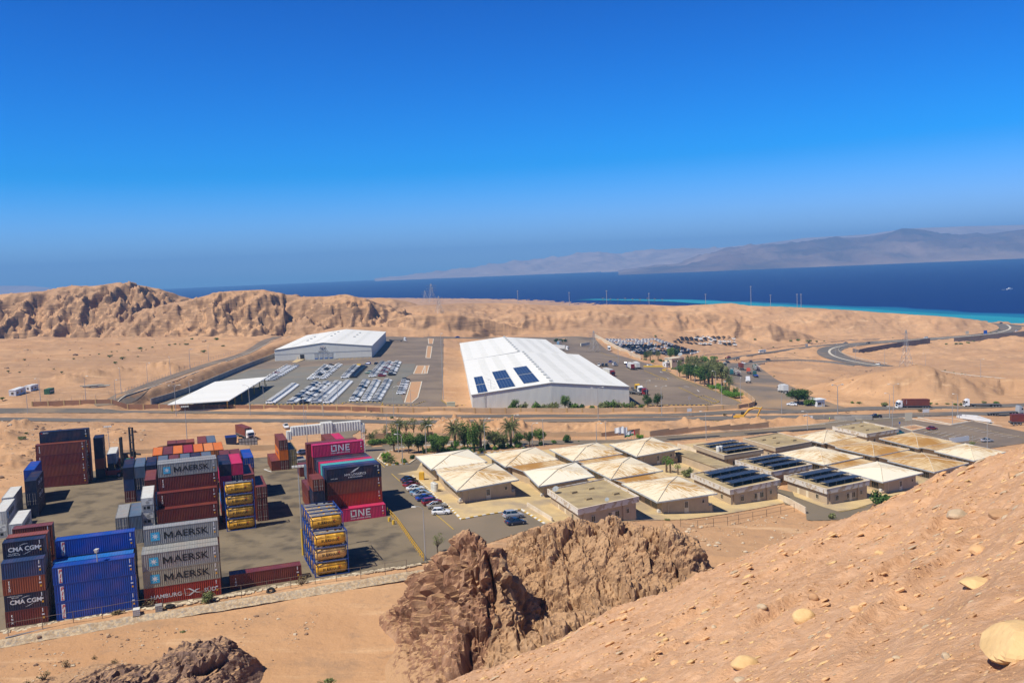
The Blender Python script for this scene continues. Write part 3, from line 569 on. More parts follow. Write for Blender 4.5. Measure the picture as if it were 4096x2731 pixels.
RR, AA = np.meshgrid(np.array(R), az, indexing='ij'); X = RR * np.sin(AA); Y = RR * np.cos(AA); Z = hill_z(X, Y)
tag(obj('hillside', gridmesh('hillside', X, Y, Z, [M_hill])), kind='structure')
def on_hill(u, v):
    r = ray('p', u, v); t = np.arange(1.5, 110, .02 if v > 1200 else .05); f = H + r.z * t - hill_z(r.x * t, r.y * t); i = int(np.argmax(f < 0))
    if f[i] >= 0: return None
    return Vector((r.x * t[i], r.y * t[i], H + r.z * t[i]))
# rocks one could lift, each its own
M_st = [mat('tan_boulder', (.68, .46, .22), .9, c2=(.56, .37, .17), scale=3, bump=.5, bscale=9, bdist=.03), mat('pink_boulder', (.66, .40, .20), .9, c2=(.54, .32, .16), scale=4, bump=.5, bscale=12, bdist=.03), mat('grey_stone', (.50, .38, .25), .9, c2=(.39, .30, .2), scale=4, bump=.5, bscale=12, bdist=.03), mat('brown_stone', (.50, .29, .15), .9, c2=(.38, .22, .115), scale=4, bump=.5, bscale=12, bdist=.03)]
def boulder(seed, sq, m):
    rnd = random.Random(seed); n = 16; rows = 18; mb = MB(); pts = []
    pl = [(Vector((rnd.gauss(0, 1), rnd.gauss(0, 1), rnd.gauss(0, 1))).normalized(), rnd.uniform(.7, .98)) for _ in range(12)]
    for a in range(rows + 1):
        th = math.pi * a / rows
        for b in range(n * 2):
            ph = math.pi * b / n; d = Vector((math.sin(th) * math.cos(ph), math.sin(th) * math.sin(ph), math.cos(th))); k = 1.0
            for nrm, h in pl:
                c = nrm.dot(d)
                if c > .05: k = min(k, h / c)
            k *= 1 + rnd.uniform(-.012, .012); mb.v.append((d.x * k * sq[0], d.y * k * sq[1], d.z * k * sq[2]))
    for a in range(rows):
        for b in range(n * 2):
            p = a * n * 2 + b; q = a * n * 2 + (b + 1) % (n * 2); mb.f.append((p, p + n * 2, q + n * 2, q)); mb.m.append(0)
    return mb.mesh('boulder', m)
ROCKS = [(2362, 1472, 175, .36, 0, 'huge smooth tan boulder cut by the right edge of the picture on the stony slope'), (1846, 1416, 46, .62, 0, 'pointed tan boulder lying alone in the middle of the scree slope'), (1710, 1518, 54, .4, 0, 'low pale orange rock half sunk near the bottom of the slope'), (2198, 1180, 40, .45, 2, 'long dark grey slate slab near the top right of the slope'), (2243, 1335, 60, .28, 0, 'flat yellowish slab left of and above the huge boulder'), (2245, 1262, 40, .45, 1, 'wide pink rock below the grey slate slab'), (2300, 1178, 55, .3, 3, 'broad brown ledge rock at the right edge of the slope'), (1868, 1372, 20, .8, 3, 'small dark standing stone just above the pointed tan boulder'), (1968, 1398, 28, .5, 1, 'flat pink rock to the right of the pointed tan boulder'), (2155, 1340, 20, .6, 3, 'small shaded brown stone beside the flat yellowish slab'), (2173, 1508, 20, .7, 2, 'dark rounded stone at the left foot of the huge boulder'), (2122, 1408, 16, .7, 3, 'dark brown stone above left of the huge boulder'), (1750, 1392, 20, .5, 2, 'flat grey stone left of the pointed tan boulder'), (1700, 1560, 26, .4, 2, 'thin grey slabs at the bottom edge of the slope'), (1550, 1520, 20, .5, 1, 'pink stone low on the slope near the rock outcrop'), (2075, 1395, 18, .5, 1, 'pink stone midway between the pointed boulder and the huge boulder'), (2020, 1270, 18, .6, 0, 'tan stone high on the slope near the skyline edge'), (2180, 1075, 16, .6, 2, 'grey stone near the skyline edge of the slope'), (2330, 1090, 30, .5, 3, 'brown rock on the skyline at the right edge'), (1640, 1440, 14, .6, 2, 'grey stone beside the gully below the skyline of the slope'), (1905, 1460, 18, .5, 1, 'pink stone below the pointed tan boulder'), (2060, 1510, 16, .5, 2, 'grey stone at the bottom of the slope left of the huge boulder'), (1480, 1560, 18, .5, 0, 'tan stone at the bottom edge left of the slope')]
for i, (u, v, wpx, flatn, mi, lab) in enumerate(ROCKS):
    q = on_hill(u, v + wpx * .12)
    if q is None: continue
    r = wpx / 2092 * (q - _cam).length / 2 * 1.15
    o = obj('rock', boulder(300 + i, (r, r * .8, r * flatn * 1.1), M_st[mi]), None, (q.x, q.y, q.z + r * flatn * .25), rz=.5 + i * .7 if i > 3 else .35)
    tag(o, lab, 'rock', 'rocks lying on the near slope')
def gravel(n, seed, name, lab):
    rnd = np.random.RandomState(seed); mb = MB(); k = 0
    while k < n:
        a = math.radians(rnd.uniform(-16, 36)); r = math.exp(rnd.uniform(math.log(2.6), math.log(62))); x, y = r * math.sin(a), r * math.cos(a)
        s = r * .0009 * (.6 + rnd.pareto(2.4)); s = min(max(s, .004), r * .0048, .16); z = float(hill_z(np.array([x]), np.array([y]))[0]); m = int(rnd.choice(4, p=[.2, .6, .1, .1]))
        th = rnd.uniform(0, 6.28); fl = rnd.uniform(.35, .8); N = 5; base = len(mb.v); el = rnd.uniform(1, 1.4)
        for lay, (zz, rr) in enumerate(((-.3, .9), (.35, 1.0), (.9, .5))):
            for j in range(N):
                p = th + 6.283 * j / N; q = s * rr * rnd.uniform(.75, 1.2); dx, dy = q * el * math.cos(p), q * math.sin(p); c_, s_ = math.cos(th), math.sin(th)
                X_, Y_ = x + dx * c_ - dy * s_, y + dx * s_ + dy * c_; mb.v.append((X_, Y_, z + (X_ - x) * HA + (Y_ - y) * HB + s * zz * fl))
        for lay in range(2):
            for j in range(N): p = base + lay * N + j; q = base + lay * N + (j + 1) % N; mb.f.append((p, q, q + N, p + N)); mb.m.append(m)
        mb.f.append(tuple(base + 2 * N + j for j in range(N))); mb.m.append(m); k += 1
    tag(obj(name, mb.mesh(name, M_st)), lab, 'gravel', kind='stuff')
gravel(30000, 5, 'scree_gravel', 'loose pinkish stones and gravel covering the near slope')
# outcrops
def crag(name, ctrl, base, box, res, m, hx, seed, foot, fiss=None):
    pts = [tuple(aty('p', u, v, d)) for u, v, d in ctrl] + [(x, y, S(x, y) - dz - 1.6) for x, y, dz in base]
    C = np.array(pts); n = len(C); T = lambda a, b: (lambda d2: .5 * d2 * np.log(d2 + 1e-9))(((a[:, None] - b[None]) ** 2).sum(2) / 100)
    A = np.zeros((n + 3, n + 3)); A[:n, :n] = T(C[:, :2], C[:, :2]) + np.eye(n) * .003; A[:n, n] = 1; A[:n, n + 1:] = C[:, :2] / 10; A[n:, :n] = A[:n, n:].T
    W = np.linalg.solve(A, np.concatenate([C[:, 2], [0, 0, 0]]))
    xs = np.arange(box[0], box[1], res); ys = np.arange(box[2], box[3], res); X, Y = np.meshgrid(xs, ys); q = np.stack([X.ravel(), Y.ravel()], 1)
    Z = np.concatenate([T(q[i:i + 20000], C[:, :2]) @ W[:n] + W[n] + (q[i:i + 20000] / 10) @ W[n + 1:] for i in range(0, len(q), 20000)]).reshape(X.shape)
    G = Sv(X, Y) - 2.4; h = np.clip(Z - G, 0, 25); k = sstep(.3, 4, h)
    gy_, gx_ = np.gradient(Z, res); ln = np.sqrt(1 + gx_ ** 2 + gy_ ** 2); nx, ny, nz_ = -gx_ / ln, -gy_ / ln, 1 / ln
    u = X + .5 * fbm(X / 2.5, Z / 2.5, 3, seed + 50); v = .8 * Z + .6 * Y + .5 * fbm(X / 2.5, Z / 2.5, 3, seed + 60)
    d1, e1, v1 = worley(u / 3.0, v / 4.4, seed); d2, e2, v2 = worley(u / 1.15, v / 1.5, seed + 3); d3, e3, v3 = worley(u / .5, v / .6, seed + 5)
    steep = sstep(.15, .6, 1 - nz_); rgh = k * hx * (.45 + .55 * np.maximum(steep, sstep(-.1, .25, fbm(X / 9, Y / 9, 3, seed + 80))))
    dsp = (v1 - .5) * 1.7 - .8 * (1 - sstep(0, .13, e1)) + (v2 - .5) * .75 - .4 * (1 - sstep(0, .14, e2)) + (v3 - .5) * .3 - .12 * (1 - sstep(0, .2, e3)) + .55 * fbm(X / 5, v / 6, 4, seed + 9, True) - .5
    if fiss is not None:                      # deep upright fissures in the near buttress
        fr_ = (X + .25 * Z + 1.1 * fbm(X / 6, v / 9, 3, seed + 90)) / 3.1; fr_ = np.abs(fr_ - np.floor(fr_) - .5); dsp = dsp - 2.0 * (1 - sstep(.02, .17, fr_)) * sstep(fiss + 2, fiss - 1, X) * steep
    X2 = X + rgh * nx * dsp; Y2 = Y + rgh * ny * dsp; Z = Z + rgh * nz_ * dsp
    Z = np.where((h <= .02) | ~inpoly(X, Y, foot), G - 3, Z)
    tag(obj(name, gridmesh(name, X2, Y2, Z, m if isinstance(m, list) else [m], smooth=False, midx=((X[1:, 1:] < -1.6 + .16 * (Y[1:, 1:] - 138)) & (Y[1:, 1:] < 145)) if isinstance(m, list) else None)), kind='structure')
def rock_mat(name, a, b_, c, s0=.8):
    m = mat(name, a, .95, c2=b_, scale=.55, lo=.38, hi=.6, c3=c, s3=.3, bump=.9, bscale=3.2, bdist=.2, detail=12); n = m.node_tree.nodes; L = m.node_tree.links; b = n['Principled BSDF']; src = b.inputs['Base Color'].links[0].from_socket
    ge = n.new('ShaderNodeNewGeometry'); sx = n.new('ShaderNodeSeparateXYZ'); L.new(ge.outputs['Normal'], sx.inputs[0]); ab = n.new('ShaderNodeMath'); ab.operation = 'ABSOLUTE'; L.new(sx.outputs['Z'], ab.inputs[0]); mr = n.new('ShaderNodeMapRange'); mr.inputs[1].default_value = s0; mr.inputs[2].default_value = s0 + .13; L.new(ab.outputs[0], mr.inputs[0])
    mx = n.new('ShaderNodeMix'); mx.data_type = 'RGBA'; mx.inputs[7].default_value = (.47, .28, .145, 1); L.new(src, mx.inputs[6]); L.new(mr.outputs[0], mx.inputs[0]); L.new(mx.outputs[2], b.inputs['Base Color']); return m
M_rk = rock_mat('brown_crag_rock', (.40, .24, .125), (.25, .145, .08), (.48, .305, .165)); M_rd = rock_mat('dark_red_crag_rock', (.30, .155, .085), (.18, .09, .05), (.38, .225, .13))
crag('rock_outcrop', [(955, 1320, 142), (985, 1290, 138), (1012, 1270, 134), (1050, 1259, 130.5), (1092, 1259, 128.5), (1130, 1280, 127.5), (1152, 1302, 127.5),
  (890, 1400, 145), (862, 1470, 136), (812, 1545, 127), (948, 1410, 134), (925, 1500, 126), (955, 1550, 119), (1000, 1400, 129), (990, 1480, 124), (1040, 1400, 126), (1030, 1480, 120.5), (1078, 1370, 125.3), (1110, 1340, 126),
  (1162, 1325, 128), (1140, 1372, 124.6), (1112, 1430, 121.5), (1075, 1490, 118), (1025, 1568, 113), (1168, 1305, 136), (1172, 1285, 145),
  (1185, 1245, 148), (1250, 1208, 151), (1330, 1193, 152), (1400, 1197, 151), (1480, 1205, 150), (1550, 1217, 149), (1595, 1247, 148), (1622, 1292, 146), (1655, 1330, 144),
  (1195, 1330, 138), (1185, 1400, 128), (1150, 1470, 120), (1300, 1300, 140), (1320, 1400, 124), (1330, 1470, 114), (1420, 1320, 138), (1450, 1400, 126), (1520, 1330, 138), (1560, 1370, 131), (1250, 1250, 146), (1400, 1250, 145), (1110, 1545, 112), (1250, 1530, 108), (1220, 1460, 118)],
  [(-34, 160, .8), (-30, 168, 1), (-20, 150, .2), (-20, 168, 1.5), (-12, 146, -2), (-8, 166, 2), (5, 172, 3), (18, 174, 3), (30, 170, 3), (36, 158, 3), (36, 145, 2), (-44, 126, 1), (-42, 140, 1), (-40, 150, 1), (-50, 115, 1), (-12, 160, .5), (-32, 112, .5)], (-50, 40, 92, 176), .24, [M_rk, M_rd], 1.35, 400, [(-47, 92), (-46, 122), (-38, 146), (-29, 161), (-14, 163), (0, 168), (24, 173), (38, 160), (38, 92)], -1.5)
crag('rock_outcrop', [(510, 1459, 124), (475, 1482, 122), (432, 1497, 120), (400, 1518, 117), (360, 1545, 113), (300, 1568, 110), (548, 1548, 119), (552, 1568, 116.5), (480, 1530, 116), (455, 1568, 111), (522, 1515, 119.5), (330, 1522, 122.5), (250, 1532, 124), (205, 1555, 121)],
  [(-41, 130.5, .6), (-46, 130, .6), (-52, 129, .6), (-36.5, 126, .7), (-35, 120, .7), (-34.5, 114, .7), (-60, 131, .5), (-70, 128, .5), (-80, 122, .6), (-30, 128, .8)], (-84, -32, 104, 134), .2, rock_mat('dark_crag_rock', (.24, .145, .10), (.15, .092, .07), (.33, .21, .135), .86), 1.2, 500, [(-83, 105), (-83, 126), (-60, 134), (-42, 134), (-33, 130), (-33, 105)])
# ================================================================ container yard
Wd = 2.44
def cont_meshes(L, h):
    W = Wd; dp = .06; b = MB()
    def corr(n, along, lo, hi, fn):           # ribbed sheet: n ribs, fn(t, depth, k) -> point
        p = along / n; xs = []
        for i in range(n): xs += [(i * p + .02 * p, 0), (i * p + .30 * p, 0), (i * p + .50 * p, dp), (i * p + .80 * p, dp)]
        xs.append((along, 0))
        for (x0, d0), (x1, d1) in zip(xs, xs[1:]): b.quad(fn(x0, d0, lo), fn(x1, d1, lo), fn(x1, d1, hi), fn(x0, d0, hi))
    n = int(round((L - .3) / .33)); zl, zh = .15, h - .09; e = .15
    corr(n, L - 2 * e, zl, zh, lambda t, d, z: (e + t, .012 + d, z))
    corr(n, L - 2 * e, zl, zh, lambda t, d, z: (L - e - t, W - .012 - d, z))
    corr(8, W - 2 * e, zl, zh, lambda t, d, z: (.012 + d, W - e - t, z))
    dp = .022; corr(int(n * .8), L - .2, .1, W - .1, lambda t, d, y: (.1 + t, y, h - .02 - d))
    b.quad((0, W, .1), (L, W, .1), (L, 0, .1), (0, 0, .1))
    f = MB(); q = .15
    for x in (0, L - q):
        for y in (0, W - q): f.box(x, y, 0, x + q, y + q, h)
    for y in (0, W - .06): f.box(q, y, .0, L - q, y + .06, .15); f.box(q, y, h - .10, L - q, y + .06, h - .004)
    for x in (0, L - .1): f.box(x, q, 0, x + .1, W - q, .14); f.box(x, q, h - .13, x + .1, W - q, h - .004)
    d = MB()
    for s in (0, 1):
        y0, y1 = (q + .01, W / 2 - .008) if s == 0 else (W / 2 + .008, W - q - .01)
        d.box(L - .075, y0, .15, L - .045, y1, h - .14)
        for k in range(4): z = .42 + k * (h - .7) / 3.6; d.box(L - .045, y0 + .08, z - .1, L - .028, y1 - .08, z + .32)
    r = MB()
    for y in (.42, .88, 1.56, 2.02):
        r.cyl((L + .012, y, .12), (L + .012, y, h - .12), .03, 6); r.box(L - .03, y - .14, .98, L + .04, y + .22, 1.06); r.box(L - .02, y - .06, h - .3, L + .04, y + .06, h - .22); r.box(L - .02, y - .06, .25, L + .04, y + .06, .33)
    return [x.mesh(nm, None) for x, nm in ((b, 'body'), (f, 'frame'), (d, 'door'), (r, 'lock_rods'))]
CM = {}
def cmesh(L, h):
    k = (L, h)
    if k not in CM: CM[k] = cont_meshes(L, h)
    return CM[k]
M_rod = flat('worn_galvanised_rod', (.42, .38, .34), .5, .3); M_black = flat('black_lettering', (.012, .012, .012)); M_white = mat('white_lettering', (.72, .72, .70), .6, c2=(.6, .6, .58), scale=3)
M_redl = flat('red_lettering', (.5, .02, .02)); M_sky = flat('light_blue_panel', (.05, .36, .56)); M_yst = flat('yellow_sticker', (.72, .36, .02)); M_wst = flat('white_sticker', (.7, .7, .7))
C = dict(brown=(.185, .042, .026), red=(.15, .024, .019), rust=(.27, .065, .026), navy=(.010, .016, .045), blue=(.02, .05, .15), steel=(.095, .14, .20), bright=(.004, .06, .36), sky=(.01, .16, .52), grey=(.30, .30, .285), beige=(.34, .315, .235), white=(.66, .66, .61), orange=(.68, .17, .015), lorange=(.70, .24, .06), pink=(.56, .022, .105), crimson=(.30, .015, .03), vred=(.33, .028, .012), teal=(.07, .40, .42), olive=(.30, .235, .09), green=(.04, .16, .08), dgrey=(.16, .17, .17), slate=(.05, .055, .10), maroon=(.14, .03, .03))
ST_CACHE = {}
def stickers(L, h):
    k = (L, h)
    if k not in ST_CACHE:
        x = L - .75; out = []
        for x0, x1, z0, z1, mm in ((x, x + .26, h * .28, h * .28 + .3, M_yst), (x - .12, x + .26, h * .5, h * .5 + .22, M_wst), (x - .02, x + .1, h * .7, h * .94, M_wst)): m = MB(); m.quad((x0, -.012, z0), (x1, -.012, z0), (x1, -.012, z1), (x0, -.012, z1)); out.append(m.mesh('sticker', mm))
        ST_CACHE[k] = out
    return ST_CACHE[k]
def txt(par, s, size, x, z, m, bold=.0, y=-.022, back=False, ls=1.0, sx=1.0, name='lettering', shear=0):
    o = obj(name, text_mesh(s, size, bold, ls=ls, sx=sx, shear=shear), par, (x, y if not back else Wd - y, z), math.pi if back else 0, m=m); return o
def letter_m(t, x, z, back):
    m = MB(); H2 = .58
    for q in ([(-.72, -H2), (-.45, -H2), (-.45, H2), (-.72, H2)], [(.45, -H2), (.72, -H2), (.72, H2), (.45, H2)], [(-.45, H2), (-.45, H2 - .42), (0, -H2 + .1), (0, -H2 + .52)], [(.45, H2), (0, -H2 + .52), (0, -H2 + .1), (.45, H2 - .42)]): m.poly([(a, 0, b) for a, b in q])
    obj('lettering', m.mesh('lettering', M_black), t, (x, -.022 if not back else Wd + .022, z), math.pi if back else 0)
STAR = None
def star(par, x, z, s, back=False):
    global STAR
    if STAR is None:
        p = MB(); p.quad((-.5, 0, -.5), (.5, 0, -.5), (.5, 0, .5), (-.5, 0, .5)); q = MB()
        v = [(math.sin(math.pi * k / 7) * (.44 if k % 2 == 0 else .15), -.008, math.cos(math.pi * k / 7) * (.44 if k % 2 == 0 else .15)) for k in range(14)]
        for k in range(14): q.poly([(0, -.008, 0), v[(k + 1) % 14], v[k]])
        STAR = p.mesh('logo_panel', M_sky), q.mesh('star', M_white)
    o = obj('logo_panel', STAR[0], par, (x, -.018 if not back else Wd + .018, z), math.pi if back else 0); o.scale = (s, 1, s); obj('star', STAR[1], o)
def swoosh(par, x, z, w_, up, m, y=-.022):
    mb = MB(); n = 10
    for i in range(n):
        t0, t1 = i / n, (i + 1) / n; f = lambda t, k: (w_ * (t - .5), 0, (up * w_ * (.55 * t - .32 * t * t) if up > 0 else -abs(up) * w_ * (.18 - .1 * t - .36 * t * t)) + k * .075 * w_ * math.sin(min(1, t * 1.02) * 3.1) * .6)
        mb.quad(f(t0, 0), f(t1, 0), f(t1, 1), f(t0, 1))
    obj('swoosh', mb.mesh('swoosh', m), par, (x, y, z))
def deco(t, kind, L, h, back=False):
    if kind == 'maersk': star(t, 1.85, h * .5, 1.45); txt(t, 'AERSK', 1.62, 7.75, h * .5, M_black, .016, sx=1.18); letter_m(t, 4.0, h * .5, False)
    elif kind == 'maersk_e': star(t, 2.3 if not back else 9.9, h * .5, 1.25, back); txt(t, 'AERSK', 1.5, 7.75 if not back else 4.45, h * .52, M_black, .014, sx=1.1, back=back); letter_m(t, 4.4 if not back else 7.8, h * .52, back)
    elif kind == 'pil':
        mb = MB(); mb.quad((-.26, 0, -1.16), (.26, 0, -1.16), (.26, 0, 1.16), (-.26, 0, 1.16)); p = obj('name_board', mb.mesh('name_board', M_white), t, (1.12, -.016, h * .5))
        txt(p, 'P\nI\nL', .82, 0, -.05, M_redl, .02, y=-.01, ls=.93, shear=.2)
    elif kind in ('cma', 'cma2'):
        txt(t, 'CMA CGM', .98, 3.05, h * .5, M_white, .028, sx=1.0); swoosh(t, 3.0, h * .66, 1.6, 1, M_white); swoosh(t, 3.6, h * .26, 1.6, -1, M_white)
        txt(t, 'eco container\nbamboo flooring' if kind == 'cma' else 'reinforced container\nlight steel', .26, 1.55, h * (.22 if kind == 'cma' else .85), M_white, .004)
    elif kind == 'cma_e': txt(t, 'CMA CGM', 1.3, 6.0, h * .52, M_white, .02, back=back); yy = Wd + .022 if back else -.022; swoosh(t, 6.0, h * .74, 2.2, 1, M_white, yy); swoosh(t, 6.8, h * .22, 2.2, -1, M_white, yy)
    elif kind == 'tex': txt(t, 't\ne\nx', .72, .95, h * .5, M_white, .012, ls=.75)
    elif kind == 'triton': txt(t, 'T\nR\nI\nT\nO\nN', .40, .95, h * .52, M_white, .012, ls=.72)
    elif kind == 'triton_e': txt(t, 'T\nR\nI\nT\nO\nN', .40, 11.2, h * .55, M_white, .012, ls=.72, back=True)
    elif kind == 'hamburg':
        txt(t, 'HAMBURG', .98, 3.45, h * .42, M_white, .006, sx=1.05); txt(t, 'SÜD', .98, 10.45, h * .42, M_white, .006, sx=1.05); mb = MB()
        mb.poly([(6.45, 0, h * .24), (6.3, 0, h * .7), (6.36, 0, h * .7), (6.51, 0, h * .24)])
        for s in (1, -1): mb.poly([(6.5, 0, h * .46 + s * .52), (7.0, 0, h * .46 + s * .5), (7.6, 0, h * .46 + s * .1), (8.2, 0, h * .46 - s * .3), (8.9, 0, h * .46 - s * .36), (8.2, 0, h * .46 - s * .1), (7.7, 0, h * .46 + s * .28), (7.2, 0, h * .46 + s * .62)])
        obj('flag_emblem', mb.mesh('flag_emblem', M_white), t, (0, -.022, 0))
    elif kind == 'one':
        mb = MB(); H0, H1 = h * .34, h * .86
        def bar(x0, z0, x1, z1): mb.quad((x0, 0, z0), (x1, 0, z0), (x1, 0, z1), (x0, 0, z1))
        q = .27; bar(4.35, H1 - q, 4.62, H1); bar(4.8, H1 - q, 5.65, H1); bar(5.38, H0, 5.65, H1 - q - .05); bar(4.35, H0, 5.3, H0 + q); bar(4.35, H0 + q + .05, 4.62, H1 - q - .1)
        bar(6.0, H0, 6.27, H1); mb.poly([(6.3, 0, H1), (6.0, 0, H1), (7.05, 0, H0), (7.35, 0, H0)]); bar(7.1, H0, 7.37, H1)
        bar(7.75, H0, 8.02, H1); bar(8.05, H0, 8.75, H0 + q); bar(8.05, (H0 + H1) / 2 - q / 2, 8.6, (H0 + H1) / 2 + q / 2); bar(8.05, H1 - q, 8.75, H1)
        obj('lettering', mb.mesh('lettering', M_white), t, (0, -.022, 0)); txt(t, 'OCEAN NETWORK EXPRESS', .40, 6.5, h * .2, M_white, .008, sx=.88)
    elif kind == 'nyk':
        txt(t, 'NYK LOGISTICS', .68, 6.3, h * .42, M_white, .01, sx=1.0); txt(t, '& MEGACARRIER', .42, 6.3, h * .22, M_white, .006); mb = MB()
        for k in range(3): mb.poly([(5.2 + .5 * k, 0, h * .55 + .06 * k), (5.9 + .4 * k, 0, h * .62 + .14 * k), (7.5 - .2 * k, 0, h * .98 - .16 * k), (6.1 + .4 * k, 0, h * .78 - .02 * k)])
        obj('wing_emblem', mb.mesh('wing_emblem', M_white), t, (0, -.022, 0)); txt(t, 'NYK LINE', .34, 1.6, h * .22, M_white, .006); txt(t, 'NYK', .3, 10.9, h * .9, M_white, .006)
    elif kind == 'seaco':
        mb = MB(); mb.quad((.45, -.02, h * .84), (.75, -.02, h * .84), (.75, -.02, h * .92), (.45, -.02, h * .92)); obj('logo_panel', mb.mesh('logo_panel', M_redl), t); txt(t, 'SEACO', .44, 1.6, h * .88, M_white, .012)
    elif kind == 'hapag': txt(t, 'Hapag-Lloyd', 1.05, 6.1, h * .5, flat('blue_lettering', (.02, .05, .2)), .02, back=True)
    elif kind == 'evergreen': txt(t, 'EVERGREEN', .8, 3.0, h * .5, M_white, .02)
NC = 0
LVL = ['bottom', 'second', 'third', 'fourth', 'fifth']
def reefer_end():
    if 'reefer' not in CM:
        m = MB(); h = 2.896; W = Wd
        m.box(-.02, .16, 1.55, .05, W - .16, h - .14, 0); m.box(-.03, .3, .28, .04, W - .3, 1.42, 2); m.box(-.05, .75, .55, .0, 1.35, 1.15, 1); m.box(-.05, 1.6, .6, .0, 2.0, 1.1, 1); m.box(-.06, .2, 1.45, .05, W - .2, 1.53, 0)
        m.cyl((-.06, 1.22, 1.95), (.0, 1.22, 1.95), .34, 14, 2); m.box(-.04, .4, 2.3, .0, 1.0, 2.6, 2)
        CM['reefer'] = m.mesh('refrigeration_unit', [flat('reefer_white', (.6, .6, .57)), M_black, flat('reefer_grey', (.32, .32, .31))])
    return CM['reefer']
def container(a, b, lev, z, spec, h, L=12.19, end=False, where='', turn=0.0, door_near=False, n=1, group='shipping containers stacked in the yard'):
    """a, b: nearest left corner in yard axes; end=True: the short end faces the camera"""
    global NC; NC += 1
    look, col, kind = (spec + (None, None))[:3]; rot = YAW + turn
    if end: x, y = yd(a + Wd, b) if not door_near else yd(a, b + L); rz = rot + (math.pi / 2 if not door_near else -math.pi / 2)
    else: x, y = yd(a, b); rz = rot
    pos = 'only level' if n == 1 else ('top' if lev == n - 1 else LVL[lev])
    t = thing('shipping_container', '%s container, %s of %s' % (look, pos, where), 'container', (x, y, z), rz, group)
    ms = cmesh(L, h); m = paint(C[col]); md = paint(tuple(v * .85 for v in C[col]))
    obj('body', ms[0], t, m=m) if ms[0].materials else None
    if not ms[0].materials:
        for q in ms: q.materials.append(m)
        obj('body', ms[0], t, m=m)
    obj('frame', ms[1], t, m=md)
    if kind != 'reefer':
        if end:
            o = obj('door', ms[2], t, m=m)
            if door_near: obj('lock_rods', ms[3], o, m=M_rod)
        else: o = obj('door', ms[2], t, m=m); obj('lock_rods', ms[3], o, m=M_rod)
    if not end:
        for q, nm_ in zip(stickers(L, h), ('sticker', 'code_plate', 'code_strip')): obj(nm_, q, t)
    if kind == 'reefer': obj('refrigeration_unit', reefer_end(), t)
    elif kind: deco(t, kind, L, h, end and door_near)
    return t
def stack(a, b, specs, h=2.896, where='', L=12.19, end=False, lev0=0, turn=0.0, near=None, **k):
    """specs from the bottom up"""
    x, y = yd(a + 3, b + 3); z0 = S(x, y) + .07; n = lev0 + len(specs)
    for i, sp in enumerate(specs):
        if sp is None: continue
        container(a + random.uniform(-.06, .06), b + random.uniform(-.04, .04), lev0 + i, z0 + (lev0 + i) * (h + .012), sp, h, L, end, where, turn, bool(near and near[i]), n, **k)
br = ('brown red ribbed', 'brown', None); rd = ('dark red ribbed', 'red', None); nv = ('navy blue ribbed', 'navy', None); bl = ('faded blue ribbed', 'blue', None)
# front row
stack(-8.5, 160.3, [('bright red flag lettered', 'vred', 'hamburg'), ('weathered beige star badged', 'beige', 'maersk'), ('grey star badged rust roofed', 'grey', 'maersk')], where='front stack beside the lone red container')
stack(-8.4, 162.85, [rd, rd, ('white roofed grey', 'grey', None)], where='second row behind the grey star badged stack')
stack(-8.2, 165.4, [rd, br, br, ('clean grey star badged', 'grey', 'maersk')], where='third row behind the grey star badged stack')
pil = lambda s: (s, 'bright', 'pil')
stack(-21.7, 159.6, [pil('bright blue'), pil('bright blue'), pil('pale roofed bright blue')], where='front stack with vertical name boards')
stack(-22.0, 162.2, [bl, bl, ('dusty pale blue', 'sky', None)], where='second row behind the bright blue stack')
stack(-21.7, 165.2, [bl, bl, nv, pil('vivid blue')], where='third row behind the bright blue stack')
stack(-28.9, 159.8, [('dark red', 'red', 'tex'), ('navy swoosh lettered', 'navy', 'cma2'), ('orange brown', 'rust', 'triton'), ('plain blue', 'blue', None)], 2.59, 'short stack at the front left corner', L=6.06)
stack(-28.9, 162.45, [rd, br, nv, nv, ('navy swoosh lettered', 'navy', 'cma')], 2.59, 'second front left row', L=6.06)
stack(-28.9, 165.5, [rd, br, br, br, ('orange brown', 'rust', None)], 2.59, 'third front left row', L=6.06)
stack(-28.8, 171.2, [rd, br, rd, br, ('dull brown red', 'brown', None)], 2.59, 'hindmost front left row', L=6.06)
stack(5.3, 161.9, [('lone dark red', 'red', 'tex')], 2.59, 'front edge of the yard beside the tank stacks')
# white refrigerated group at the left
wr = ('white refrigerated', 'white', 'reefer'); wm = ('white star lettered', 'white', 'maersk_e')
stack(-35.2, 206.1, [wr, wm], where='pair behind the front left stack', end=True)
stack(-40.3, 219.5, [wr, wm], where='leftmost pair at the picture edge', end=True, near=[0, 1])
stack(-41.0, 234.0, [wr, ('pale grey', 'white', None)], where='pair left of the navy end on stack', end=True)
stack(-36.4, 236.2, [nv, ('navy swoosh lettered', 'navy', 'cma_e'), ('navy swoosh lettered', 'navy', 'cma_e')], where='navy end on stack before the brown wall', end=True, near=[0, 1, 0])
stack(-38.6, 250.6, [bl, ('bright blue', 'bright', None), ('sky blue roofed', 'bright', None)], where='stack just behind the navy end on stack', end=True)
TB = math.radians(-4)
stack(-38.4, 270, [('brown', 'red', None), ('orange brown', 'brown', None), ('dark brown', 'red', 'triton'), ('orange brown', 'brown', 'triton')], where='long brown wall at the back left', turn=TB)
stack(-37.6, 273.2, [rd, rd, rd, br, ('navy', 'navy', 'seaco')], where='row on top behind the long brown wall', turn=TB)
stack(-24.6, 275, [nv, ('orange', 'rust', None), nv, nv], where='shaded stack right of the brown wall', L=6.06, end=True)
stack(-21.9, 281, [('dark red', 'red', None), ('white lettered', 'white', 'maersk_e')], where='shaded pair beside the forklift', L=12.19, end=True)
stack(-18.6, 283, [('dark green', 'green', None)], where='ground behind the forklift', L=6.06, end=True)
